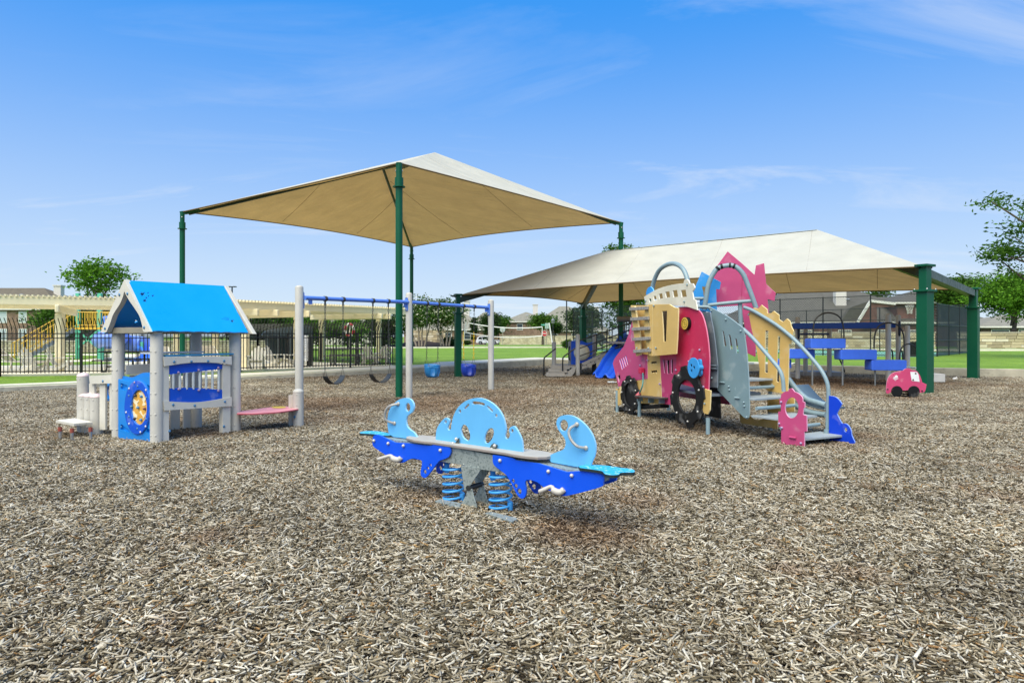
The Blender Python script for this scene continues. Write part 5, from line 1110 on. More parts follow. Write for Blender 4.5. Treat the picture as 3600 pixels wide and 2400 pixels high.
MB().tube([carp+V((.12,-.2,.72)), carp+V((.12,.15,.72))], .016, 8).build('handle', steel, car, smooth=True)
c = carp+V((0,.08,0)); P = []
for i in range(91):
    s = i/90; q = 2*math.pi*5*s; P.append(c+V((.13*math.cos(q), .13*math.sin(q), .02+.28*s)))
MB().tube(P, .014, 7).build('spring', blk[0], car, smooth=True)
MB().box(c+V((-.15,-.15,.29)), c+V((.15,.15,.32))).build('spring_plate', blk[0], car)

# ---------------------------------------------------------------- loose things on the mulch
p = gp(3294, 1350); wbk = thing('step_block', p, 'low white slab step lying beside the wide green column', 'step')
MB().box((p.x-.21, p.y-.0, .06), (p.x+.25, p.y+.9, .30)).build('slab', M('white_slab', '#cfccc4', rough=.6, var=.08), wbk, bevel=.012)
for dx in (-.15, .18):
    for dy in (.12, .75): MB().lathe(V((p.x+dx, p.y+dy, -.05)), [(.04, 0), (.04, .12)], 10).build('foot', galv, wbk)
p = gp(2150, 1350); bt = thing('water_bottle', p, 'clear plastic water bottle lying on the chips by the slide', 'bottle')
plast = M('clear_plastic', '#dfe6ea', rough=.15, trans=.55)
MB().lathe(p+V((-.12,0,.05)), [(.035, 0), (.038, .02), (.038, .07), (.034, .09), (.038, .11), (.038, .17), (.02, .21), (.014, .22), (.014, .235)], 14, V((1,-.15,.05))).build('bottle_body', plast, bt, smooth=True)
MB().lathe(p+V((.118,-.036,.062)), [(.016, 0), (.016, .02)], 12, V((1,-.15,.05))).build('bottle_cap', M('white_cap', '#e6e6e6', rough=.5), bt)
p = gp(3350, 1337); cp = thing('crumpled_cup', p, 'small crumpled white paper cup on the mulch near the right kerb', 'litter')
MB().lathe(p+V((0,0,.03)), [(.04,0), (.05,.05), (.046,.09), (.06,.13), (.057,.13), (.04,.08), (.03,.01)], 9, V((.8,-.4,.35))).build('cup', M('paper_white', '#e2e2df', rough=.8), cp)
# ---------------------------------------------------------------- pool side
ZP = .15
def gz(u, v, z=ZP): return gp(u, v, z)
deck_pts = [(-16.4,21.75), (-11.95,22.75), (-9.8,24.25), (-4.75,27.95), (-13,34.6), (-24,43.8), (-60,43), (-60,20)]
tag(MB().prism([V((x, y, ZP+.03)) for x, y in deck_pts], [[V(p) for p in ((-25.5,27.5,ZP+.03), (-18,28.2,ZP+.03), (-17.6,31.6,ZP+.03), (-26.5,31.2,ZP+.03))]], V((0,0,-.25))).build('pool_deck', (deck_m,)), kind='structure')
wm = bpy.data.materials.new('pool_water'); wm.use_nodes = True; b_ = wm.node_tree.nodes['Principled BSDF']; b_.inputs['Base Color'].default_value = (*hx('#3f9cc4'), 1); b_.inputs['Roughness'].default_value = .08
_n = wm.node_tree.nodes.new('ShaderNodeTexNoise'); _n.inputs['Scale'].default_value = 2.5; _b = wm.node_tree.nodes.new('ShaderNodeBump'); _b.inputs['Strength'].default_value = .25; wm.node_tree.links.new(_n.outputs[0], _b.inputs['Height']); wm.node_tree.links.new(_b.outputs[0], b_.inputs['Normal'])
tag(MB().add([(-26.6,27.3,ZP-.02), (-17.5,27.3,ZP-.02), (-17.5,31.7,ZP-.02), (-26.6,31.7,ZP-.02)], [(0,1,2,3)]).build('pool_water', wm), kind='structure')

# -- picket fence with outward curved tops
fence_m = M('black_fence_paint', '#0c0e10', rough=.42, var=.1)
def fence(pts, label, lean, ztop=2.0, spacing=.115, thin=.016, parts=True, rail_z=1.5):
    root = thing('pool_fence', (pts[0][0], pts[0][1], ZP), label, 'fence', 'black pool fences')
    joined = MB(); proto = {}
    for k in range(len(pts)-1):
        a = V((*pts[k], 0)); b = V((*pts[k+1], 0)); d = (b-a).normalized(); n = V((d.y, -d.x, 0))*lean; L = (b-a).length; cnt = int(L/spacing)
        for z in (rail_z+.0, rail_z-.15, ZP+.12): MB().beam(V((a.x, a.y, z)), V((b.x, b.y, z)), .03, .034).build('rail', fence_m, root)
        me = None
        for i in range(cnt+1):
            p = a+d*(L*i/cnt); prof = [(0, ZP+.06), (0, rail_z-.02), (.015, rail_z+.12), (.07, rail_z+.25), (.16, rail_z+.38), (.25, ztop)]
            P = [V((0,0,0))+n*o+V((0,0,z-ZP)) for o, z in prof]
            if parts:
                if me is None:
                    o = MB().tube(P, thin, 4).build('picket', fence_m, None); me = o.data; bpy.data.objects.remove(o)
                o = bpy.data.objects.new('picket', me); COL.objects.link(o); o.parent = root; o.location = V((p.x, p.y, ZP))-ROOT[root.name]
            else: joined.tube([q+V((p.x, p.y, ZP)) for q in P], thin*.8, 3)
        m = max(1, round(L/2.35))
        for i in range(m+1):
            p = a+d*(L*i/m); MB().box((p.x-.033, p.y-.033, ZP-.05), (p.x+.033, p.y+.033, rail_z+.04)).build('post', fence_m, root)
    if not parts: tag(joined.build('pickets', fence_m, root), kind='stuff')
    return root
fence([(-18.8,21.1), (-16.47,21.6), (-11.92,22.7), (-9.77,24.15), (-4.72,27.86)], 'black picket fence with outward curved tops along the near edge of the pool deck', 1)
fence([(-4.72,27.86), (-13,34.4), (-24,43.6)], 'black picket fence running back from the corner beside the lawn', 1, parts=False)
fence([(-24,43.6), (-48,42)], 'black picket fence along the far side of the pool in front of the stone wall', -1, parts=False)

# -- pergolas
perg_m = M('cream_pergola_paint', '#e8dcb8', rough=.6, var=.06, scale=2)
def pergola(a, b, depth, cols, label, zt=2.84, slat=.15):
    a = V((*a, 0)); b = V((*b, 0)); d = (b-a).normalized(); n = V((-d.y, d.x, 0)); L = (b-a).length
    root = thing('pergola', (a.x, a.y, ZP), label, 'pergola', 'cream pergolas by the pool')
    for o in (.0, depth*.33, depth*.66, depth): MB().beam(a+n*o+V((0,0,zt-.22)), b+n*o+V((0,0,zt-.22)), .06, .26).build('fascia' if o in (0, depth) else 'joist', perg_m, root)
    k = int(L/slat); me = None
    for i in range(k+1):
        p = a+d*(L*i/k)
        if me is None:
            o = MB().beam(n*-.10, n*(depth+.1), .055, .07).build('slat', perg_m, None); me = o.data; bpy.data.objects.remove(o)
        o = bpy.data.objects.new('slat', me); COL.objects.link(o); o.parent = root; o.location = p+V((0,0,zt-.05))-ROOT[root.name]
    for t, w in cols:
        p = a+d*t+n*w
        MB().box(p+V((-.12,-.12,ZP)), p+V((.12,.12,zt-.62))).build('column', perg_m, root, bevel=.02)
        q0 = p-n*(w+.3); q1 = p+n*(depth-w+.3)
        MB().beam(V((q0.x, q0.y, zt-.485)), V((q1.x, q1.y, zt-.485)), .12, .26).build('cross_beam', perg_m, root, bevel=.03)
    return root
pergola((-19.6,20.35+.95), (-12.6,24.9), 5.0, [(4.35,.55), (.4,.55), (8.1,4.4)], 'cream slatted pergola at the left end of the pool deck')
pergola((-10.75,25.6), (-5.3,34.2), 4.4, [(1.05,.5), (3.6,.5), (8.6,.5), (2.0,3.9), (8.0,3.9)], 'cream slatted pergola behind the swing frame', zt=2.82)

# -- water slide tower
mint = M('mint_steel', '#58b493', rough=.45); ylw = M('yellow_rail_paint', '#d8ad3a', rough=.45); tube_b = M('periwinkle_tube', '#6f8fe0', rough=.35, var=.05)
ws = thing('water_slide_tower', (-22, 35.5, ZP), 'mint green pool slide tower with yellow railings and periwinkle blue tubes', 'water slide')
tp = [V((-22.6,35,0)), V((-21.45,35,0)), V((-22.6,36.8,0)), V((-21.3,36.8,0))]
for p in tp: MB().box(p+V((-.085,-.085,ZP-.1)), p+V((.085,.085,3.6))).build('tower_post', mint, ws)
MB().box((-22.7,34.9,1.72), (-20.6,36.9,1.82)).build('platform', ylw, ws)
MB().beam(tp[0]+V((.05,-.1,.75)), tp[1]+V((-.05,-.1,1.65)), .06, .09).build('brace', mint, ws); MB().beam(tp[0]+V((.05,-.1,1.65)), tp[1]+V((-.05,-.1,.75)), .06, .09).build('brace', mint, ws)
def railing(root, a, b, h, m, step=.13):
    a = V(a); b = V(b); MB().tube([a+V((0,0,h)), b+V((0,0,h))], .025, 6).build('railing', m, root); MB().tube([a+V((0,0,.12)), b+V((0,0,.12))], .018, 6).build('railing', m, root)
    k = max(1, int((b-a).length/step))
    for i in range(k+1):
        p = a.lerp(b, i/k); MB().tube([p+V((0,0,.0)), p+V((0,0,h))], .014 if i % 6 else .025, 5).build('railing_bar', m, root)
railing(ws, (-22.6,34.92,1.82), (-21.5,34.92,1.82), .8, ylw); railing(ws, (-21.4,34.92,1.82), (-20.7,34.92,1.82), .8, ylw); railing(ws, (-22.6,36.85,1.82), (-20.7,36.85,1.82), .8, ylw); railing(ws, (-22.68,35.7,1.82), (-22.68,36.8,1.82), .8, ylw)
railing(ws, (-22.7,35.0,1.82), (-23.9,32.7,.2), .8, ylw, .16); railing(ws, (-23.3,35.2,1.82), (-24.5,32.9,.2), .8, ylw, .16)
MB().beam(V((-22.75,35.0,1.72)), V((-23.95,32.7,.12)), .05, .2).build('stair_stringer', M('grey_stringer', '#8d8f92', rough=.5), ws)
for i in range(9):
    s = i/9; p = V((-22.75,35.0,1.75)).lerp(V((-23.95,32.7,.2)), s); MB().beam(p, p+V((-.6,.2,0)), .22, .04).build('tread', M('grey_stringer', '#8d8f92'), ws)
P = smo([at(372,1136,35.8), at(398,1150,35.0), at(425,1176,34.2), at(408,1190,33.4), at(368,1190,33.2), at(355,1198,34.4), at(395,1200,35.6), at(455,1205,35.2), at(510,1212,34.2)], 5)
MB().tube(P, .40, 16).build('tube_slide', tube_b, ws, smooth=True)
P = smo([at(500,1212,34.6), at(535,1222,33.6), at(525,1245,32.8), at(480,1262,32.2), at(430,1274,31.8), at(405,1282,31.4)], 5)
vs = []; fs = []; n = 9
for i, p in enumerate(P):
    t = (P[min(i+1, len(P)-1)]-P[max(0, i-1)]).normalized(); s_ = t.cross(UP).normalized()
    for j in range(n): q = math.pi*(j/(n-1)); vs.append(p+s_*(.45*math.cos(q))-UP*(.42*math.sin(q)))
for i in range(len(P)-1):
    for j in range(n-1): fs.append((i*n+j, i*n+j+1, (i+1)*n+j+1, (i+1)*n+j))
o = MB().add(vs, fs).build('flume', M('cornflower_flume', '#3f77dd', rough=.35), ws, smooth=True); md = o.modifiers.new('t', 'SOLIDIFY'); md.thickness = .04
for p in (at(430,1240,34.6), at(500,1240,34.0), at(360,1240,33.8)): MB().lathe(V((p.x, p.y, 0)), [(.08, 0), (.08, p.z+.55)], 10).build('slide_leg', mint, ws, smooth=True)

# -- furniture
whiteP = M('white_resin', '#d0ccbd', rough=.55, var=.06)
def adirondack(label, x, y, rz):
    root = thing('adirondack_chair', (x, y, ZP), label, 'chair', 'white poolside chairs'); Mx = Matrix.Translation(V((x, y, ZP))) @ Matrix.Rotation(rz, 4, 'Z') @ Matrix.Scale(.92, 4)
    def put(name, mb): mb.v = [tuple(Mx @ V(p)) for p in mb.v]; return mb.build(name, whiteP, root, bevel=.006)
    for i in range(5):
        w = -.22+i*.11; h = .66-.10*abs(i-2)**1.3*.8
        put('back_slat', MB().beam((w, .22, .30), (w*1.12, .46, .30+h), .095, .022, up=V((0,1,0))))
    for i in range(5): put('seat_slat', MB().beam((-.27, -.28+i*.115, .40-i*.025), (.27, -.28+i*.115, .40-i*.025), .10, .022))
    for s in (-1, 1):
        put('arm', MB().beam((s*.33, -.34, .56), (s*.33, .38, .56), .12, .025)); put('leg', MB().beam((s*.29, -.27, 0), (s*.29, -.27, .55), .09, .03, up=V((0,1,0)))); put('leg', MB().beam((s*.27, -.3, .36), (s*.27, .42, .02), .03, .11))
    return root
adirondack('white adirondack chair just right of the playhouse roof, facing the camera', -9.45, 24.9, .2)
adirondack('white adirondack chair turned sideways beside the pergola column', -9.35, 26.6, 1.3)
adirondack('white adirondack chair leaning back right behind the left swing post', -8.6, 26.4, -.9)
adirondack('white adirondack chair seen from the side near the pool at far left', -16.4, 23.1, 1.4)
adirondack('white adirondack chair between the left fence post and the pergola column', -15.6, 23.3, 1.9)
adirondack('white adirondack chair beside the grey picnic table', -5.95, 28.0, .5)
adirondack('white adirondack chair behind the second belt swing', -5.5, 28.6, -.2)
def lounge(label, x, y, rz):
    root = thing('lounge_chair', (x, y, ZP), label, 'lounge chair', 'pool loungers'); Mx = Matrix.Translation(V((x, y, ZP))) @ Matrix.Rotation(rz, 4, 'Z'); sl = M('taupe_strap', '#a99f8e', rough=.6)
    def put(name, mb, m=whiteP): mb.v = [tuple(Mx @ V(p)) for p in mb.v]; return mb.build(name, m, root, smooth=True)
    for s in (-1, 1):
        put('side_tube', MB().tube([(s*.3,-.9,.36), (s*.3,.2,.36), (s*.3,.75,.85)], .025, 8))
        put('leg', MB().tube([(s*.3,-.8,.36), (s*.32,-.7,0), (s*.32,-.45,0), (s*.3,-.35,.36)], .025, 8)); put('leg', MB().tube([(s*.3,.0,.36), (s*.32,.1,0), (s*.32,.35,0), (s*.3,.4,.5)], .025, 8))
    for i in range(12):
        t = i/11; p = V((0,-.85,.37)).lerp(V((0,.18,.37)), t); put('strap', MB().beam(p-V((.29,0,0)), p+V((.29,0,0)), .07, .012), sl)
    for i in range(7):
        t = i/6; p = V((0,.25,.41)).lerp(V((0,.73,.84)), t); put('strap', MB().beam(p-V((.29,0,0)), p+V((.29,0,0)), .07, .012, up=V((0,-.66,.75))), sl)
lounge('taupe strap pool lounger with raised back seen between the playhouse posts', -12.6, 24.2, .6)
lounge('taupe strap pool lounger behind the far post of the playhouse', -11.4, 25.9, .9)
lounge('taupe strap pool lounger at the left edge of the photo beside the water', -17.6, 23.9, 1.7)
def picnic(label, x, y, rz, m):
    root = thing('picnic_table', (x, y, ZP), label, 'picnic table', 'metal picnic tables'); Mx = Matrix.Translation(V((x, y, ZP))) @ Matrix.Rotation(rz, 4, 'Z')
    def put(name, mb): mb.v = [tuple(Mx @ V(p)) for p in mb.v]; return mb.build(name, m, root, smooth=True)
    put('table_top', MB().box((-.75,-.38,.70), (.75,.38,.74)))
    for s in (-1, 1):
        put('bench', MB().box((-.75, s*.72-.14, .42), (.75, s*.72+.14, .455)))
        for t in (-.5, .5): put('leg_tube', MB().tube(smo([(t, s*.3, .70), (t, s*.3, .30), (t, s*.34, .08), (t, s*.5, .03), (t, s*.66, .08), (t, s*.72, .42)], 4), .028, 8))
    for t in (-.5, .5): put('leg_tube', MB().tube([(t,-.32,.2), (t,.32,.2)], .024, 8))
picnic('black metal picnic table behind the playhouse stools', -13.55, 23.6, .15, M('black_table', '#121212', rough=.45))
picnic('dark grey metal picnic table behind the belt swings', -7.05, 28.4, .1, M('grey_table', '#5d5c58', rough=.5))
# dark pavilion, notice board, life ring
tent = thing('fabric_pavilion', (-11.5, 35, ZP), 'dark navy fabric pavilion with rounded roof behind the pool fence', 'pavilion')
navy_f = M('navy_canvas', '#3c4c55', rough=.75, var=.15, scale=3, bump=.2, bscale=8)
TPl = yplane(34.5, .35, -11.5)
ro = [onp(*uv('b2', x, y), TPl) for x, y in sm([(480,700,1),(520,648),(600,622),(720,598),(860,580),(1000,566),(1130,560),(1168,590),(1170,700,1)], 4)]
MB().prism(ro, [], V((-1.2,3.0,0))).build('canvas_roof', navy_f, tent)
for x in (540, 700, 860, 1010, 1150):
    p = onp(*uv('b2', x, 700), TPl); MB().box(p+V((-.04,0,-1.6)), p+V((.04,.08,.05))).build('pole', M('pavilion_pole', '#4d575c', rough=.5), tent)
MB().prism([onp(*uv('b2', x, y), TPl)+V((-1.1,2.8,0)) for x, y in ((520,690),(1165,690),(1165,1040),(560,1040))], [], V((0,.03,0))).build('canvas_wall', navy_f, tent)
nb = thing('notice_board', gz(1075, 1282), 'tall narrow white notice board on a post beside the left swing post', 'notice board')
NPl = yplane(27.9, 0); board('board', (M('notice_white', '#dfe2e6', rough=.5),), nb, NPl, 'b2', [(1040,700,1),(1110,700,1),(1110,1045,1),(1100,1060,1),(1040,1055,1)], thick=.04)
for i in range(9):
    a = onp(*uv('b2', 1062, 745+i*32), (NPl[0]+V((0,-.004,0)), NPl[1])); b = onp(*uv('b2', 1080, 745+i*32), (NPl[0]+V((0,-.004,0)), NPl[1])); MB().beam(a, b, .006, .03).build('printed_mark', M('print_grey', '#a9afb6', rough=.6), nb)
p = onp(*uv('b2', 1130, 1090), NPl); q = onp(*uv('b2', 1130, 720), NPl); MB().box((p.x-.09, p.y, ZP), (p.x+.09, p.y+.1, q.z)).build('post', fence_m, nb)
lr = thing('life_ring', at(1228.6, 1285, 38), 'red and white life ring hung on a stand beyond the pool fence', 'life ring')
c = at(1228.6, 1160, 38)
for k in range(8):
    MB().tube([c+V((.24*math.cos(q), 0, .34*math.sin(q))) for q in [2*math.pi*(k+j/6)/8 for j in range(7)]], .07, 8).build('ring_segment', M('ring_red', '#b3242c', rough=.5) if k % 2 else whiteP, lr, smooth=True)
MB().box((c.x-.04, c.y+.08, .1), (c.x+.04, c.y+.16, c.z+.3)).build('stand', whiteP, lr)
# ---------------------------------------------------------------- beyond the playground: court, street, houses
def shingle_mat(name, col):
    if name in MATS: return MATS[name]
    m = bpy.data.materials.new(name); m.use_nodes = True; nt = m.node_tree; N = nt.nodes; L = nt.links; b = N['Principled BSDF']
    g = N.new('ShaderNodeNewGeometry'); s = N.new('ShaderNodeSeparateXYZ'); L.new(g.outputs['Position'], s.inputs[0])
    nz = N.new('ShaderNodeTexNoise'); nz.inputs['Scale'].default_value = 2.2; nz.inputs['Detail'].default_value = 7; nz.inputs['Roughness'].default_value = .8; L.new(g.outputs['Position'], nz.inputs['Vector'])
    w = N.new('ShaderNodeMath'); w.operation = 'MULTIPLY'; L.new(s.outputs[2], w.inputs[0]); w.inputs[1].default_value = 18; sn = N.new('ShaderNodeMath'); sn.operation = 'SINE'; L.new(w.outputs[0], sn.inputs[0])
    ad = N.new('ShaderNodeMath'); ad.operation = 'MULTIPLY_ADD'; L.new(sn.outputs[0], ad.inputs[0]); ad.inputs[1].default_value = .05; L.new(nz.outputs[0], ad.inputs[2])
    mr = N.new('ShaderNodeMapRange'); mr.inputs[1].default_value = .3; mr.inputs[2].default_value = .7; mr.inputs[3].default_value = .72; mr.inputs[4].default_value = 1.25; L.new(ad.outputs[0], mr.inputs[0])
    mx = N.new('ShaderNodeMix'); mx.data_type = 'RGBA'; mx.blend_type = 'MULTIPLY'; mx.inputs[0].default_value = 1; mx.inputs[6].default_value = (*hx(col), 1); L.new(mr.outputs[0], mx.inputs[7]); L.new(mx.outputs[2], b.inputs['Base Color']); b.inputs['Roughness'].default_value = .9
    MATS[name] = m; return m
def brick_mat(name, c1, c2, mortar, scale=4.0, bw=.5, rh=.25, ms=.02):
    if name in MATS: return MATS[name]
    m = bpy.data.materials.new(name); m.use_nodes = True; nt = m.node_tree; N = nt.nodes; L = nt.links; b = N['Principled BSDF']
    g = N.new('ShaderNodeNewGeometry'); s = N.new('ShaderNodeSeparateXYZ'); L.new(g.outputs['Position'], s.inputs[0]); ad = N.new('ShaderNodeMath'); ad.operation = 'ADD'; L.new(s.outputs[0], ad.inputs[0]); L.new(s.outputs[1], ad.inputs[1])
    c = N.new('ShaderNodeCombineXYZ'); L.new(ad.outputs[0], c.inputs[0]); L.new(s.outputs[2], c.inputs[1])
    br = N.new('ShaderNodeTexBrick'); br.inputs['Scale'].default_value = scale; br.inputs['Color1'].default_value = (*hx(c1), 1); br.inputs['Color2'].default_value = (*hx(c2), 1); br.inputs['Mortar'].default_value = (*hx(mortar), 1); br.inputs['Mortar Size'].default_value = ms; br.inputs['Brick Width'].default_value = bw; br.inputs['Row Height'].default_value = rh; L.new(c.outputs[0], br.inputs['Vector'])
    nz = N.new('ShaderNodeTexNoise'); nz.inputs['Scale'].default_value = 1.2; nz.inputs['Detail'].default_value = 6; L.new(g.outputs['Position'], nz.inputs['Vector']); mr = N.new('ShaderNodeMapRange'); mr.inputs[1].default_value = .3; mr.inputs[2].default_value = .7; mr.inputs[3].default_value = .7; mr.inputs[4].default_value = 1.25; L.new(nz.outputs[0], mr.inputs[0])
    mx = N.new('ShaderNodeMix'); mx.data_type = 'RGBA'; mx.blend_type = 'MULTIPLY'; mx.inputs[0].default_value = 1; L.new(br.outputs[0], mx.inputs[6]); L.new(mr.outputs[0], mx.inputs[7]); L.new(mx.outputs[2], b.inputs['Base Color']); b.inputs['Roughness'].default_value = .9
    bp = N.new('ShaderNodeBump'); bp.inputs['Strength'].default_value = .5; L.new(br.outputs['Fac'], bp.inputs['Height']); bp.invert = True; L.new(bp.outputs[0], b.inputs['Normal'])
    MATS[name] = m; return m
brick_br = brick_mat('brown_brick', '#8a6a55', '#6d4f40', '#a3988a', 2.6); brick_rd = brick_mat('red_brick', '#6f4038', '#5a342f', '#8b7d74', 2.6)
roof_gr = shingle_mat('grey_shingle', '#7f7c70'); roof_dk = shingle_mat('dark_shingle', '#55534c'); roof_br = shingle_mat('brown_shingle', '#625a4c')
trim = M('white_trim', '#d9d6cf', rough=.6); glass = M('window_glass', '#3b444c', rough=.12, var=.2, scale=1); blind = M('window_blind', '#b9c3c8', rough=.4)
def house(label, x, y, w, d, zw, zr, wall, roof, rz=0, wins=(), chims=(), z0=None, ridge=None, over=.5, pane=None):
    z0 = z_far(y)-.3 if z0 is None else z0
    root = thing('house', (x, y, z0), label, 'house', 'houses beyond the park'); Mx = Matrix.Translation(V((x, y, 0))) @ Matrix.Rotation(rz, 4, 'Z')
    def put(name, mb, mats, parent=None): mb.v = [tuple(Mx @ V(p)) for p in mb.v]; return mb.build(name, mats, parent or root)
    hw, hd = w/2, d/2
    put('wall', MB().box((-hw,-hd,z0), (hw,hd,zw)), wall)
    rl = (w-d)/2 if ridge is None else ridge; rl = max(.05, rl); ow, od = hw+over, hd+over
    vs = [(-ow,-od,zw), (ow,-od,zw), (ow,od,zw), (-ow,od,zw), (-rl,0,zr), (rl,0,zr)]
    vs2 = [(a, b, c-.18) for a, b, c in vs[:4]]
    rf = put('roof', MB().add(vs+vs2, [(0,1,5,4), (1,2,5), (2,3,4,5), (3,0,4), (6,9,8,7)]), roof)
    put('fascia', MB().box((-ow,-od-.04,zw-.2), (ow,-od-.005,zw+.02)), trim, rf)
    for (cx, cy_, cw, ch) in chims: put('chimney', MB().box((cx-cw/2, cy_-.5, zw-.5), (cx+cw/2, cy_+.5, ch)).box((cx-cw/2-.12, cy_-.62, ch), (cx+cw/2+.12, cy_+.62, ch+.18)), M('pale_stucco', '#cfcac2', rough=.8, var=.06), rf)
    for (wx, wz, ww, wh) in wins:
        f = put('window', MB().box((wx-ww/2-.1, -hd-.06, wz-.1), (wx+ww/2+.1, -hd-.005, wz+wh+.1)), trim)
        for k in range(2): put('pane', MB().box((wx-ww/2, -hd-.075, wz+k*wh/2+.02), (wx+ww/2, -hd-.062, wz+(k+1)*wh/2-.02)), pane or glass, f)
    # roof vents
    put('roof_vent', MB().lathe((rl*.6, -od*.35, zr-(zr-zw)*.35-.05), [(.35, 0), (.35, .12), (.1, .2)], 10), M('vent_metal', '#b9b9b5', rough=.4, metal=.4), rf)
    return root
house('brick two storey house with pale window blinds behind the left pergola', -85, 115, 24, 14, 5.5, 9.3, brick_br, roof_br, 0, [(x, z, 1.15, 1.7) for z in (3.3, .5) for x in (-10, -7, -3.6, -.2, 3.2, 6.4)], [(7.5, 0, 1.2, 9.6)], pane=blind)
house('pale rendered house half hidden by trees behind the right pergola', -31, 122, 15, 10, 3.4, 6.2, M('pale_render', '#c9c3b8', rough=.8), roof_gr, .1, [(-3, .6, 1.4, 1.5), (3, .6, 1.4, 1.5)])
house('grey roofed house with tall pale chimney right of the white flowering tree', -14.5, 150, 17, 14, 2.4, 8.0, brick_br, roof_gr, 0, [(5, .3, 1.2, 1.4), (1, .3, 1.2, 1.4)], [(4.6, -2.5, 1.2, 8.5)])
h4 = house('brown brick house wing with small windows behind the volleyball net', 3.4, 160, 10.5, 10, 4.3, 6.6, brick_br, roof_gr, 0, [(-1.6, 2.4, 1.2, 1.3), (-3.3, -.3, 1.0, .8), (1.4, -.3, 1.0, .8), (4.0, -.3, 1.0, .8)])
house('large grey hip roofed house with two chimneys behind the stop sign', 13, 168, 20, 17, 2.2, 8.3, brick_br, roof_gr, 0, [(-3, -.2, 1.6, 1.6), (2, -.2, 1.6, 1.6), (6, -.2, 2.4, 1.8)], [(-7.2, -1, 1.2, 8.6), (8.0, -1, 1.1, 8.0)], ridge=1.2)
house('small distant grey roof between the dark juniper and the brick house', -7.5, 225, 16, 12, 3.5, 8.6, brick_br, roof_gr, 0)
house('big dark shingled house with white chimney behind the sports court', 44.5, 97, 26, 17, 3.0, 8.0, brick_rd, roof_dk, -.08, [(x, .3, 1.5, 1.6) for x in (-9, -5, 0, 5, 9)], [(1.0, -4.3, 1.4, 7.7)], ridge=4.2)
house('dark red brick gabled wing at the right end of the big shingled house', 55.5, 93, 9, 10, 5.6, 7.4, brick_rd, roof_dk, -.08, [(-1.5, 3.4, 1.1, 1.4), (1.5, 3.4, 1.1, 1.4)])
_w = [o for o in COL.objects if o.get('label', '').startswith('dark red brick gabled wing')][0]
_g = [at(*uv('r4', x, y), 86.5) for x, y in ((820,612), (938,416), (1168,442), (1160,466), (1000,470), (1000,620))]
MB().prism(_g, [], V((0,.4,0))).build('gable_wall', brick_rd, _w)
for _a, _b in ((0, 1), (1, 2)): MB().beam(_g[_a]+V((0,-.1,.05)), _g[_b]+V((0,-.1,.05)), .2, .32).build('barge_trim', trim, _w)
_g2 = [at(*uv('r4', x, y), 88.5) for x, y in ((640,640), (760,470), (930,412), (830,620))]
MB().prism(_g2, [], V((0,.6,0))).build('roof_slope', roof_dk, _w)
house('grey shingled house behind the basketball hoop', 63, 112, 25, 16, 3.0, 7.6, brick_rd, roof_dk, -.1, [(x, .4, 1.5, 1.5) for x in (-8, -3, 2, 7)], ridge=2.5)
house('low bungalow with dark windows behind the big tree at the right edge', 79, 97, 28, 12, 2.5, 4.2, M('brown_siding', '#5f5148', rough=.8, var=.1), roof_gr, -.1, [(x, .3, 2.2, 1.7) for x in (-11.5, -8, -4.5, -1, 2.5, 6)])
house('grey roofed house seen just right of the pink house shaped panel', 47, 128, 16, 13, 3.0, 7.2, brick_rd, roof_dk, 0)

# -- stone walls, every block of the near ones a piece of its own
stone_ms = [M('limestone_%d' % i, c, rough=.9, var=.16, scale=3, bump=.5, bscale=12) for i, c in enumerate(('#c9bfa4', '#b5a888', '#d6cdb6', '#a3957a', '#c2b392'))]
def stone_wall(label, a, b, z0, z1, rows, wmin, wmax, seed, built=True, pillars=()):
    rs = random.Random(seed); a = V((*a, 0)); b = V((*b, 0)); d = (b-a).normalized(); n = V((d.y, -d.x, 0)); L = (b-a).length
    root = thing('stone_wall', (a.x, a.y, z0), label, 'wall', 'limestone walls')
    c = (a+b)/2; core = MB().obox(V((c.x, c.y, (z0+z1)/2-.03)), d*(L/2), n*.14, V((0,0,(z1-z0)/2-.03))).build('core', M('wall_mortar', '#8d8268', rough=.95, var=.2, scale=4) if built else brick_mat('far_limestone', '#cfc6ad', '#b2a687', '#857a62', 1.7, .55, .3, .03), root)
    MB().obox(V((c.x, c.y, z1)), d*(L/2+.05), n*.2, V((0,0,.05))).build('coping', M('coping_stone', '#bdb4a0', rough=.9, var=.1), root)
    if not built: return root
    rh = (z1-z0-.06)/rows; cache = {}; cnt = 0
    for r in range(rows):
        s = -rs.random()*.3
        while s < L and cnt < 298:
            w = rs.uniform(wmin, wmax); s0 = max(0, s); s1 = min(L, s+w)
            if s1-s0 > .1:
                wq = round((s1-s0)*8)/8 or .125; k = (wq, rs.randrange(5))
                if k not in cache:
                    o = MB().obox(V((0,0,0)), d*(wq/2-.018), n*.03, V((0,0,rh/2-.018))).build('stone', stone_ms[k[1]], None); cache[k] = o.data; bpy.data.objects.remove(o)
                p = a+d*((s0+s1)/2)+n*(.15+rs.uniform(-.012,.02)); o = bpy.data.objects.new('stone', cache[k]); COL.objects.link(o); o.parent = root; cnt += 1
                o.location = V((p.x, p.y, z0+rh*(r+.5)))-ROOT[root.name]
            s += w
    for t in pillars:
        p = a+d*t; MB().box((p.x-.4, p.y-.4, z0), (p.x+.4, p.y+.4, z1+.18)).build('pillar', brick_mat('pillar_stone', '#c9bfa4', '#b0a385', '#8a7f68', 2.2, .5, .3), root, bevel=.03)
    return root
stone_wall('tan limestone wall beyond the sports court', (26.5,71), (44,70), -.25, 1.62, 6, .5, 1.3, 3)
stone_wall('tan limestone wall with stone pillar behind the big tree trunk', (46,69.5), (64,64), -.2, 1.62, 6, .5, 1.3, 5, pillars=(6.2,))
stone_wall('pale limestone wall across the street behind the stop sign', (-2.5,146), (31,143), -.95, 1.05, 8, .4, .9, 1, built=False)
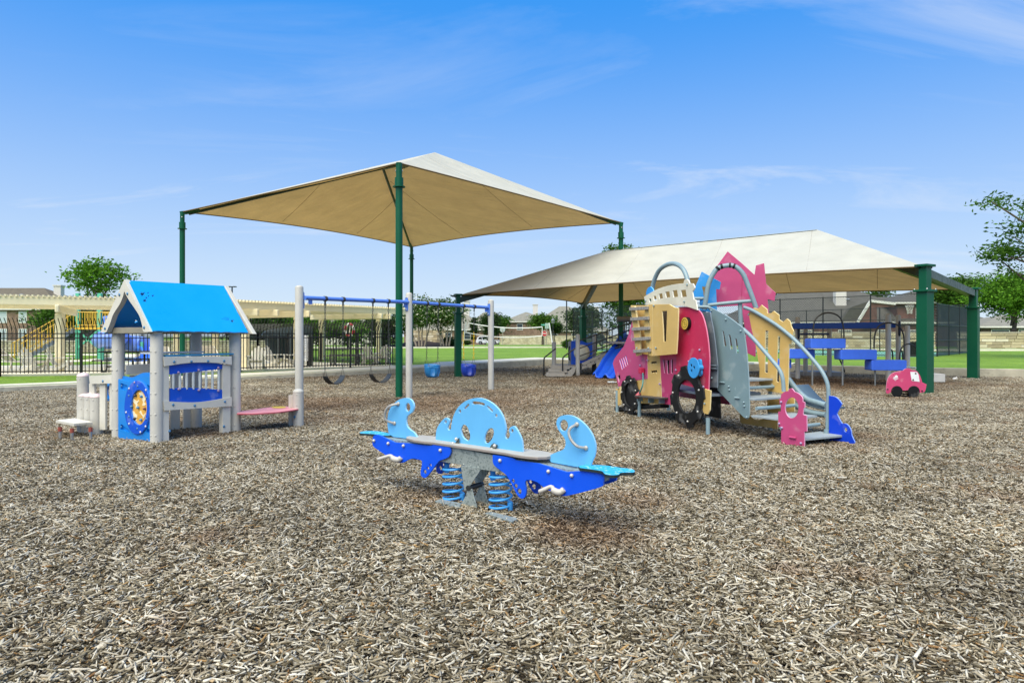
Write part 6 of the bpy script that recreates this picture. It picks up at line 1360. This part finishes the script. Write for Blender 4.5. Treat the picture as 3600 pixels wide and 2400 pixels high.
stone_wall('pale limestone wall piece left of the white car', (-14,147), (-7.2,146.5), -.95, 1.1, 8, .4, .9, 1, built=False, pillars=(6.5,))
stone_wall('low pale limestone wall across the far side of the pool', (-52,48), (-17,50), -.1, .95, 5, .4, 1, 1, built=False)
stone_wall('limestone sign wall under the white flowering trees', (-11.9,80), (-7.9,80), .2, 1.95, 6, .35, .8, 8)
# mulch bed round the sign wall
bed = MB(); vs = [(-10.5,78,.75)]; 
for i in range(24): q = 2*math.pi*i/24; vs.append((-10.5+6.5*math.cos(q), 78+5*math.sin(q), z_far(78)-.15))
bed.add(vs, [(0, 1+i, 1+(i+1) % 24) for i in range(24)]); tag(bed.build('planting_bed', M('dark_mulch', '#3a2c22', rough=.95, var=.3, scale=4)), kind='structure')

# -- sports court
link_m = bpy.data.materials.new('chain_link'); link_m.use_nodes = True
def _link():
    nt = link_m.node_tree; N = nt.nodes; L = nt.links; N.clear(); out = N.new('ShaderNodeOutputMaterial'); g = N.new('ShaderNodeNewGeometry'); s = N.new('ShaderNodeSeparateXYZ'); L.new(g.outputs['Position'], s.inputs[0])
    def mth(op, a, b=None):
        m = N.new('ShaderNodeMath'); m.operation = op
        for i, x in enumerate((a, b)):
            if x is None: continue
            if isinstance(x, (int, float)): m.inputs[i].default_value = x
            else: L.new(x, m.inputs[i])
        return m.outputs[0]
    h = mth('SUBTRACT', s.outputs[0], s.outputs[1]); h = mth('MULTIPLY', h, .72)
    fac = None
    for sg in (1, -1):
        q = mth('ADD', h, mth('MULTIPLY', s.outputs[2], float(sg))); q = mth('FRACT', mth('MULTIPLY', q, 6.5)); q = mth('LESS_THAN', q, .10); fac = q if fac is None else mth('MAXIMUM', fac, q)
    tr = N.new('ShaderNodeBsdfTransparent'); df = N.new('ShaderNodeBsdfPrincipled'); df.inputs['Base Color'].default_value = (.03,.033,.033,1); df.inputs['Roughness'].default_value = .5
    mx = N.new('ShaderNodeMixShader'); L.new(fac, mx.inputs[0]); L.new(tr.outputs[0], mx.inputs[1]); L.new(df.outputs[0], mx.inputs[2]); L.new(mx.outputs[0], out.inputs[0])
_link()
screen_m = M('windscreen_mesh', '#26323b', rough=.8, var=.12, scale=1.5, alpha=.84)
court_g = M('court_green', '#6aa08a', rough=.8, var=.06)
tag(MB().prism([V((x, y, z_far(y)+.03)) for x, y in ((5,56.2), (22.4,36.8), (31.0,45.8), (16,68))], [], V((0,0,-.2))).build('court_surface', court_g), kind='structure')
def court_fence(label, pts, ht, screen=None, step=2.9):
    root = thing('court_fence', (pts[0][0], pts[0][1], z_far(pts[0][1])), label, 'fence', 'tall sports court fences')
    for k in range(len(pts)-1):
        a = V((*pts[k], z_far(pts[k][1]))); b = V((*pts[k+1], z_far(pts[k+1][1]))); L = (b-a).length; m = max(1, round(L/step))
        for i in range(m+(k == len(pts)-2)):
            p = a.lerp(b, i/m); MB().lathe(p+V((0,0,-.1)), [(.038, 0), (.038, ht+.15)], 8).build('post', rail_b, root, smooth=True)
        for z in (ht, ht*.6, ht*.3, .1): MB().tube([a+V((0,0,z)), b+V((0,0,z))], .024, 6).build('rail', rail_b, root, smooth=True)
        scr = screen and screen[k]
        MB().add([a+V((0,0,.05)), b+V((0,0,.05)), b+V((0,0,ht)), a+V((0,0,ht))], [(0,1,2,3)]).build('windscreen' if scr else 'chain_link', screen_m if scr else link_m, root)
    return root
court_fence('tall black chain link fence on the near side of the sports court', [(5.1,56), (13.5,46.9), (22.4,36.6)], 3.5)
court_fence('tall fence with dark windscreen on the right side of the sports court', [(22.4,36.6), (24.6,38.9), (31.0,45.6)], 3.05, screen=(False, True))
court_fence('tall black chain link fence on the far side of the sports court', [(5.1,56), (16,68), (31.0,45.6)], 3.3)
hoop = thing('basketball_hoop', (24.9, 41.5, .1), 'basketball hoop with white backboard and net by the green column', 'basketball hoop')
hz = lambda u, v: at(u, v, 41.5)
MB().obox(hz(3232, 1048), V((.28,.5,0)), V((.02,-.01,0)), V((0,0,.58))).build('backboard', M('backboard_white', '#cfdce2', rough=.3), hoop)
c = hz(3198, 1074)
MB().tube([c+V((.24*math.cos(2*math.pi*i/18), .24*math.sin(2*math.pi*i/18), 0)) for i in range(18)], .018, 6, closed=True).build('rim', M('rim_orange', '#b9b3ac', rough=.4), hoop)
for i in range(12):
    q = 2*math.pi*i/12; MB().tube([c+V((.24*math.cos(q), .24*math.sin(q), 0)), c+V((.15*math.cos(q+.5), .15*math.sin(q+.5), -.26)), c+V((.13*math.cos(q), .13*math.sin(q), -.5))], .012, 4).build('net_cord', whiteP, hoop)
MB().tube([hz(3250, 1060), hz(3262, 1100), V((hz(3262,1100).x, 41.5, 0))], .06, 8).build('pole', rail_b, hoop, smooth=True)
p = gz(3211, 1254, .2); tb = thing('litter_bin', (p.x, p.y, .1), 'black slatted litter bin behind the stepping blocks', 'litter bin')
MB().lathe(V((p.x, p.y, .1)), [(.25, 0), (.25, .85), (.27, .9), (.27, .95)], 18).build('liner', M('bin_liner', '#101110', rough=.6), tb)
for i in range(22): q = 2*math.pi*i/22; MB().box(V((p.x+.285*math.cos(q)-.018, p.y+.285*math.sin(q)-.018, .12)), V((p.x+.285*math.cos(q)+.018, p.y+.285*math.sin(q)+.018, .98))).build('slat', rail_b, tb)

# -- volleyball net
vn = thing('volleyball_net', (-4, 74, z_far(74)), 'white edged volleyball net between two leaning white poles on the lawn', 'volleyball net')
VY = 74.; wl = M('white_pole', '#dcdcda', rough=.5)
for a, b in (((70,1010),(112,725)), ((1000,990),(960,740))): MB().tube([at(*uv('r7', *a), VY), at(*uv('r7', *b), VY)], .07, 8).build('pole', wl, vn, smooth=True)
n0, n1_, n2_, n3 = [at(*uv('r7', *p), VY) for p in ((140,742),(890,782),(888,872),(108,838))]
def sag(a, b, k): return [a.lerp(b, i/10)+V((0,0,-k*4*(i/10)*(1-i/10))) for i in range(11)]
MB().tube(sag(n0, n1_, .3), .06, 6).build('top_band', wl, vn); MB().tube(sag(n3, n2_, .35), .045, 6).build('bottom_band', wl, vn); MB().tube([n0, n3], .045, 6).build('side_band', wl, vn); MB().tube([n1_, n2_], .045, 6).build('side_band', wl, vn)
t_, b_2 = sag(n0, n1_, .3), sag(n3, n2_, .35)
for i in range(1, 10): MB().tube([t_[i], b_2[i]], .006, 3).build('net_cord', rail_b, vn)

# -- parked cars
def carthing(name, label, p, rz, body, L=4.65):
    root = thing(name, p, label, 'car'); Mx = Matrix.Translation(V(p)) @ Matrix.Rotation(rz, 4, 'Z'); k = L/4.65
    def put(nm, mb, m, parent=None, bevel=0, smooth=False): mb.v = [tuple(Mx @ (V(q)*k)) for q in mb.v]; return mb.build(nm, m, parent or root, bevel=bevel, smooth=smooth)
    lower = [(-2.3,.35),(-2.32,.75),(-2.2,.98),(-1.0,1.02),(1.0,1.0),(1.9,.92),(2.25,.8),(2.32,.5),(2.25,.32),(1.85,.3),(1.78,.55),(1.6,.68),(1.35,.7),(1.12,.6),(1.0,.3),(-1.0,.3),(-1.08,.58),(-1.3,.7),(-1.55,.68),(-1.75,.55),(-1.82,.3)]
    upper = [(-2.2,.98),(-2.05,1.4),(-1.75,1.62),(-.2,1.68),(.45,1.6),(1.25,1.02)]
    put('body', MB().prism([V((x,-.9,z)) for x, z in lower], [], V((0,1.8,0))), body, bevel=.07)
    put('cabin', MB().prism([V((x,-.78,z)) for x, z in upper], [], V((0,1.56,0))), body, bevel=.09)
    gl = M('car_glass', '#161b20', rough=.1)
    for s in (-1, 1):
        for w in ([(-1.85,1.05),(-1.78,1.42),(-1.2,1.55),(-1.1,1.05)], [(-1.0,1.05),(-1.05,1.56),(-.1,1.58),(0,1.05)], [(.1,1.05),(.0,1.57),(.4,1.5),(1.0,1.08)]): put('window', MB().prism([V((x, s*.785, z)) for x, z in w], [], V((0, s*.012, 0))), gl)
        for x in (-1.43, 1.45):
            t = put('wheel', MB().lathe((x, s*.72, .33), [(.33, 0), (.34, .02*1), (.34, .16), (.3, .19), (.2, .19)], 20, V((0, s, 0))), black_m); put('rim', MB().lathe((x, s*.905, .33), [(.21, 0), (.2, .012), (.05, .02)], 14, V((0, s, 0))), M('alloy', '#9a9c9e', rough=.35, metal=.6), t)
        put('tail_light', MB().box((-2.34, s*.62-.2, .82), (-2.2, s*.62+.2, .96)), M('tail_red', '#8c1418', rough=.3)); put('headlight', MB().box((2.05, s*.62-.2, .72), (2.3, s*.62+.18, .84)), M('lamp_clear', '#cfd6da', rough=.15))
    put('windscreen', MB().prism([V((x, y, z)) for x, y, z in ((.5,-.68,1.57), (.5,.68,1.57), (1.22,.74,1.06), (1.22,-.74,1.06))], [], V((.02,0,.02))), gl)
    put('rear_window', MB().prism([V((x, y, z)) for x, y, z in ((-2.0,-.62,1.44), (-2.0,.62,1.44), (-2.17,.68,1.06), (-2.17,-.68,1.06))], [], V((-.02,0,.01))), gl)
carthing('parked_car', 'white parked car on the street behind the volleyball net', V((-4.85, 136, z_far(136)+.08)), -.12, M('car_white', '#e4e6e8', rough=.25, coat=.6, var=.02))
carthing('parked_car', 'dark grey parked car behind the railed ramp', V((10.6, 92, z_far(92)+.02)), -2.6, M('car_dark', '#43474b', rough=.28, coat=.6, var=.03))

# -- signs and lamp posts
def post_thing(nm, label, cat, x, y, h, r=.05, m=None): 
    t = thing(nm, (x, y, z_far(y)), label, cat); MB().lathe(V((x, y, z_far(y)-.1)), [(r, 0), (r, h+.1)], 8).build('pole', m or M('sign_post', '#9a958a', rough=.5, metal=.3), t, smooth=True); return t
sg = at(1914, 1172.5, 100); st_ = post_thing('stop_sign', 'red octagonal stop sign in front of the limestone wall', 'road sign', sg.x, sg.y, sg.z-z_far(100)-.1)
def octa(c, r, dy): return [c+V((r*math.cos(math.pi/8+math.pi*i/4), dy, r*math.sin(math.pi/8+math.pi*i/4))) for i in range(8)]
MB().prism(octa(sg, .44, -.06), [], V((0,.02,0))).build('border', M('sign_white', '#e6e6e4', rough=.4), st_); MB().prism(octa(sg, .405, -.068), [], V((0,.006,0))).build('sign_face', M('sign_red', '#b3141f', rough=.4), st_)
def text_mesh(txt, size):
    cu = bpy.data.curves.new('lettering', 'FONT'); cu.body = txt; cu.size = size; cu.align_x = 'CENTER'; cu.align_y = 'CENTER'; cu.extrude = .002; cu.offset = size*.012
    o = bpy.data.objects.new('lettering', cu); COL.objects.link(o); dg = bpy.context.evaluated_depsgraph_get(); me = bpy.data.meshes.new_from_object(o.evaluated_get(dg)); bpy.data.objects.remove(o); return me
me = text_mesh('STOP', .31); me.materials.append(M('sign_white', '#e6e6e4')); lo = bpy.data.objects.new('lettering', me); COL.objects.link(lo); lo.parent = st_; lo.rotation_euler = (R(90), 0, 0); lo.location = sg+V((0,-.074,0))-ROOT[st_.name]; tag(lo, kind='stuff')
p = at(1767, 1158, 118); s2 = post_thing('road_sign', 'grey back of an octagonal road sign left of the brick house', 'road sign', p.x, p.y, p.z-z_far(118), m=None); MB().prism(octa(p, .5, .0), [], V((0,.02,0))).build('sign_back', M('sign_alu', '#b9bcbb', rough=.45, metal=.4), s2)
p = at(1919, 1150, 101.5); s3 = post_thing('street_name_sign', 'pale street name sign just above the stop sign', 'street sign', p.x+.1, p.y, p.z-z_far(101)+.3)
MB().obox(p+V((.15,0,.2)), V((.28,.1,0)), V((0,.015,0)), V((0,0,.42))).build('plate', M('sign_pale_green', '#a9bdb4', rough=.45), s3); MB().obox(p+V((-.35,.05,.35)), V((.35,0,0)), V((0,.015,0)), V((0,0,.1))).build('name_plate', M('sign_teal', '#5aa79b', rough=.45), s3)
p = at(1944, 1180, 98); lm = post_thing('street_lamp', 'black lantern street lamp right of the stop sign', 'street lamp', p.x, 98, 3.2, .07, rail_b)
zt = z_far(98)+3.2; MB().lathe(V((p.x, 98, zt)), [(.12, 0), (.22, .1), (.26, .5), (.3, .52), (.1, .75), (.02, .9)], 8).build('lantern', M('lantern_grey', '#6d7072', rough=.4), lm); MB().lathe(V((p.x, 98, z_far(98))), [(.18, 0), (.16, .35), (.09, .6)], 10).build('base', rail_b, lm)
p = at(1992, 1180, 62); post_thing('flood_light_pole', 'thin tall black pole left of the sports court', 'pole', p.x, 62, 4.7, .055, rail_b)
p = at(816, 1100, 85); fl_ = post_thing('car_park_light', 'tall thin light pole with double arm above the playhouse roof', 'lamp post', p.x, 85, 7.6, .09, rail_b)
zt = z_far(85)+7.6
for s in (-1, 1): MB().box((p.x+s*.15-.35*(s < 0), 84.8, zt-.1), (p.x+s*.15+.35*(s > 0)+.001, 85.2, zt+.02)).build('lamp_head', rail_b, fl_)
# ---------------------------------------------------------------- trees and shrubs
def leaf_mat(name, dark, light, flower=None):
    if name in MATS: return MATS[name]
    m = bpy.data.materials.new(name); m.use_nodes = True; nt = m.node_tree; N = nt.nodes; L = nt.links; N.clear(); out = N.new('ShaderNodeOutputMaterial')
    g = N.new('ShaderNodeNewGeometry'); rp_ = N.new('ShaderNodeValToRGB'); L.new(g.outputs['Random Per Island'], rp_.inputs[0]); rp_.color_ramp.elements[0].color = (*dark, 1); rp_.color_ramp.elements[1].color = (*light, 1)
    if flower:
        rp_.color_ramp.elements[1].color = (*flower, 1); a_ = rp_.color_ramp.elements.new(.86); a_.color = (*light, 1); b_ = rp_.color_ramp.elements.new(.875); b_.color = (*flower, 1)
    df = N.new('ShaderNodeBsdfPrincipled'); L.new(rp_.outputs[0], df.inputs['Base Color']); df.inputs['Roughness'].default_value = .75; df.inputs['Specular IOR Level'].default_value = .12
    tl = N.new('ShaderNodeBsdfTranslucent'); L.new(rp_.outputs[0], tl.inputs[0]); mx = N.new('ShaderNodeMixShader'); mx.inputs[0].default_value = .3; L.new(df.outputs[0], mx.inputs[1]); L.new(tl.outputs[0], mx.inputs[2]); L.new(mx.outputs[0], out.inputs[0])
    MATS[name] = m; return m
lf_green = leaf_mat('leaf_green', (.022,.065,.008), (.10,.21,.025)); lf_bright = leaf_mat('leaf_bright', (.035,.11,.008), (.15,.33,.028)); lf_dark = leaf_mat('leaf_dark', (.012,.032,.009), (.05,.095,.025)); lf_blue = leaf_mat('leaf_grey_green', (.025,.05,.02), (.09,.13,.06))
lf_flower = leaf_mat('leaf_with_white_flowers', (.022,.06,.010), (.08,.17,.025), (.68,.68,.52))
bark = M('bark', '#5b5046', rough=.95, var=.3, scale=5, bump=.7, bscale=14); bark_p = M('pale_bark', '#9b8b7c', rough=.9, var=.2, scale=5, bump=.4)
def leaves(centres, per, spread, size, rng, flat=.6):
    per = int(per*1.35)
    n = len(centres)*per; c = np.repeat(np.array(centres), per, 0)+rng.normal(0, 1, (n, 3))*spread*np.array([1.25, 1.25, .55])
    u = rng.normal(0, 1, (n, 3)); u[:, 2] *= flat; u /= np.linalg.norm(u, axis=1)[:, None]; w = rng.normal(0, 1, (n, 3)); v = np.cross(u, w); v /= np.linalg.norm(v, axis=1)[:, None]
    s = size*rng.uniform(.6, 1.35, n)[:, None]; k = np.cross(u, v)*s*.18
    P = np.stack([c-u*s, c+v*s*.42+k, c+u*s, c-v*s*.42+k], 1).reshape(-1, 3)
    return P, n
def tree(name, label, x, y, z0, top, rx, zc, rz_, clumps, per, leaf, mat, seed, tr=.18, spread=None, group='trees round the park', ry=None, lean=(0,0), bk=None, lo=.35, stems=1, shape='ball', limbs=9, cat='tree'):
    rng = np.random.default_rng(seed); root = thing(name, (x, y, z0), label, cat, group); ry = ry or rx; cs = []
    while len(cs) < clumps:
        q = rng.uniform(-1, 1, 3); r = np.linalg.norm(q)
        if r > 1 or r < lo: continue
        if shape == 'cone' and np.hypot(q[0], q[1]) > (1-q[2])*.55+.06: continue
        lump = .72+.28*math.sin(q[0]*7+seed)*math.sin(q[1]*6+q[2]*8+seed*2)
        cs.append((x+lean[0]+q[0]*rx*lump, y+lean[1]+q[1]*ry*lump, zc+q[2]*rz_*lump))
    P, n = leaves(cs, per, spread or rx*.13, leaf, rng)
    me = bpy.data.meshes.new('crown'); P = P-np.array([x, y, z0]); me.vertices.add(n*4); me.vertices.foreach_set('co', P.astype(np.float32).ravel()); me.loops.add(n*4); me.loops.foreach_set('vertex_index', np.arange(n*4, dtype=np.int32)); me.polygons.add(n); me.polygons.foreach_set('loop_start', (np.arange(n)*4).astype(np.int32)); me.update(calc_edges=True); me.materials.append(mat)
    o = bpy.data.objects.new('crown', me); COL.objects.link(o); o.parent = root; tag(o, kind='stuff')
    if tr:
        mb = MB(); zt = zc-rz_*.15
        for s in range(stems):
            dx, dy = ((s-(stems-1)/2)*.28, .1*(s % 2)) if stems > 1 else (0, 0)
            tip = V((x+lean[0]*.8+dx*3, y+lean[1]*.8, zt)); b0 = V((x+dx, y+dy, z0-.2)); mid = b0.lerp(tip, .5)+V((rng.normal(0, .12), rng.normal(0, .1), 0))
            P = smo([b0, b0.lerp(mid, .5), mid, tip], 3); mb.tube(P, [tr*(1.25-.75*i/(len(P)-1)) for i in range(len(P))], 9)
        pick = [cs[i] for i in rng.choice(len(cs), min(limbs, len(cs)), replace=False)]
        for c in pick:
            t = rng.uniform(.45, .95); a = V((x+lean[0]*.8*t, y+lean[1]*.8*t, z0+(zt-z0)*t)); c = V(c); m_ = a.lerp(c, .5)+V((0, 0, rng.uniform(-.1, .25)*rx*.4)); P = smo([a, m_, c], 4); mb.tube(P, [tr*.42*(1-.8*i/(len(P)-1)) for i in range(len(P))], 6)
        mb.build('trunk', bk or bark, root, smooth=True)
    return root
def T(u, Y): return (u-CX)/F*Y
def Z(v, Y): return EYE-(v-HZ)/F*Y
# left
Y = 50; tree('shade_tree', 'bushy green tree rising above the left pergola', T(345,Y), Y, .0, 0, 2.75, Z(972,Y), 1.75, 48, 40, .15, lf_bright, 3, .13, spread=.32, lo=.25)
Y = 60; tree('shade_tree', 'dense green tree between the brick house and the slide tower', T(205,Y), Y, .0, 0, 2.3, Z(1130,Y), 1.6, 80, 45, .16, lf_green, 4, .15, spread=.4)
Y = 66; tree('shade_tree', 'dark green tree behind the top of the slide tower', T(355,Y), Y, .0, 0, 3.4, Z(1105,Y), 1.9, 90, 45, .17, lf_dark, 5, .15, spread=.5)
for k, (u, vt, w, Y, m, lb) in enumerate(((880,1105,2.4,56,lf_dark,'dark rounded tree behind the right eave of the playhouse roof'), (985,1112,3.0,58,lf_dark,'wide dark tree above the navy pavilion'), (1080,1120,2.4,57,lf_green,'green tree behind the pergola column next to the swing post'), (1225,1128,1.7,60,lf_bright,'small bright tree behind the left belt swing'), (1350,1095,3.0,75,lf_dark,'dark tree left of the central green canopy post'))):
    zt = Z(vt, Y); tree('shade_tree', lb, T(u,Y), Y, z_far(Y), 0, w, zt/2+.5, zt/2, 90, 45, .16, m, 20+k, .12, spread=w*.17)
Y = 72
for k, (u, w, lb) in enumerate(((1478,2.4,'white flowering tree directly right of the central canopy post'), (1560,2.4,'white flowering tree left of the long canopy corner'))):
    tree('flowering_tree', lb, T(u,Y), Y+k*1.2, .35, 0, w, Z(1100,Y), 1.95, 95, 55, .15, lf_flower, 30+k, .09, spread=.42, stems=4, bk=bark_p, group='white flowering trees')
# across the street
Y = 122; tree('juniper', 'dark pointed juniper behind the swing end post', T(1725,Y), Y, z_far(Y), 0, 2.1, Z(1142,Y), 2.9, 90, 40, .2, lf_dark, 41, .15, spread=.45)
Y = 150; tree('shade_tree', 'light green round tree right of the juniper', T(1752,Y), Y, z_far(Y), 0, 2.6, Z(1140,Y), 2.2, 70, 40, .26, lf_green, 42, .15, spread=.6);
Y = 120; tree('shade_tree', 'spreading oak in front of the large hip roofed house', T(1908,Y), Y, z_far(Y), 0, 2.8, Z(1130,Y), 1.9, 62, 42, .2, lf_green, 44, .2, spread=.4); tree('shade_tree', 'small dark tree right of the street lamp', T(1955,Y), Y+2, z_far(Y), 0, 1.7, Z(1152,Y), 1.0, 45, 40, .18, lf_dark, 45, .1, spread=.3)
Y = 132; tree('cypress', 'slim dark cypress left of the white car', T(1666,Y), Y, z_far(Y), 0, .7, Z(1155,Y), 3.0, 60, 40, .16, lf_dark, 46, .1, spread=.2)
Y = 64; tree('shade_tree', 'fluffy grey green tree behind the court fence by the long canopy post', T(2075,Y), Y+6, z_far(Y), 0, 2.0, Z(1125,Y+6), 1.9, 85, 50, .16, lf_blue, 47, .14, spread=.35)
Y = 75; tree('tall_pine', 'tall pine whose tip shows above the long canopy ridge', T(2195,Y), Y, z_far(Y), 0, 3.6, 6.6, 5.8, 150, 45, .19, lf_green, 48, .28, spread=.42, lo=.2, limbs=22)
Y = 105; tree('shade_tree', 'tree crown peeking over the left end of the dark shingled roof', T(2785,Y), Y+10, z_far(Y), 0, 2.6, Z(1035,Y+10), 2.4, 60, 40, .22, lf_green, 49, .2, spread=.5)
Y = 120; tree('shade_tree', 'loose tree showing between the two shingled roofs', T(3180,Y), Y+10, z_far(Y), 0, 3.2, Z(1035,Y+10), 2.6, 60, 35, .22, lf_green, 50, .2, spread=.5)
# right
Y = 70; tree('shade_tree', 'large bright green tree in front of the limestone wall at the right edge', T(3540,Y), Y, z_far(Y), 0, 5.2, Z(1035,Y), 2.9, 170, 70, .17, lf_bright, 51, .26, spread=.55, limbs=16, lean=(1.2,0))
Y = 86; tree('shade_tree', 'dark green tree behind the rear right canopy column', T(3370,Y), Y, z_far(Y), 0, 3.6, Z(1025,Y), 2.7, 110, 50, .2, lf_green, 52, .2, spread=.5)
tree('shade_tree', 'dark tree between the basketball hoop and the green columns', T(3290,90), 90, z_far(90), 0, 2.6, Z(1060,90), 2.0, 70, 50, .2, lf_dark, 54, .2, spread=.5)
tree('shade_tree', 'tall airy tree reaching in at the upper right edge', 28.4, 34.5, .2, 0, 4.8, 6.6, 4.1, 70, 80, .12, lf_green, 53, .26, spread=.36, limbs=34, lo=.35)
# shrubs
def shrub(label, x, y, r, h, seed, mat): return tree('shrub', label, x, y, z_far(y), 0, r, z_far(y)+h*.5, h*.55, 40, 45, .1, mat, seed, 0, spread=.16, group='clipped shrubs', lo=.5, cat='shrub')
for k, (u, Y, r, h, lb) in enumerate(((1995,72,.42,.8,'clipped green bush beside the tall black pole'), (1580,76,1.1,1.3,'dark clipped bush at the foot of the flowering trees'), (1640,120,.9,.8,'small bush left of the slim cypress'), (1335,74,2.2,1.2,'broad dark hedge left of the central canopy post'))):
    shrub(lb, T(u,Y), Y, r, h, 60+k, lf_dark if k else lf_green)
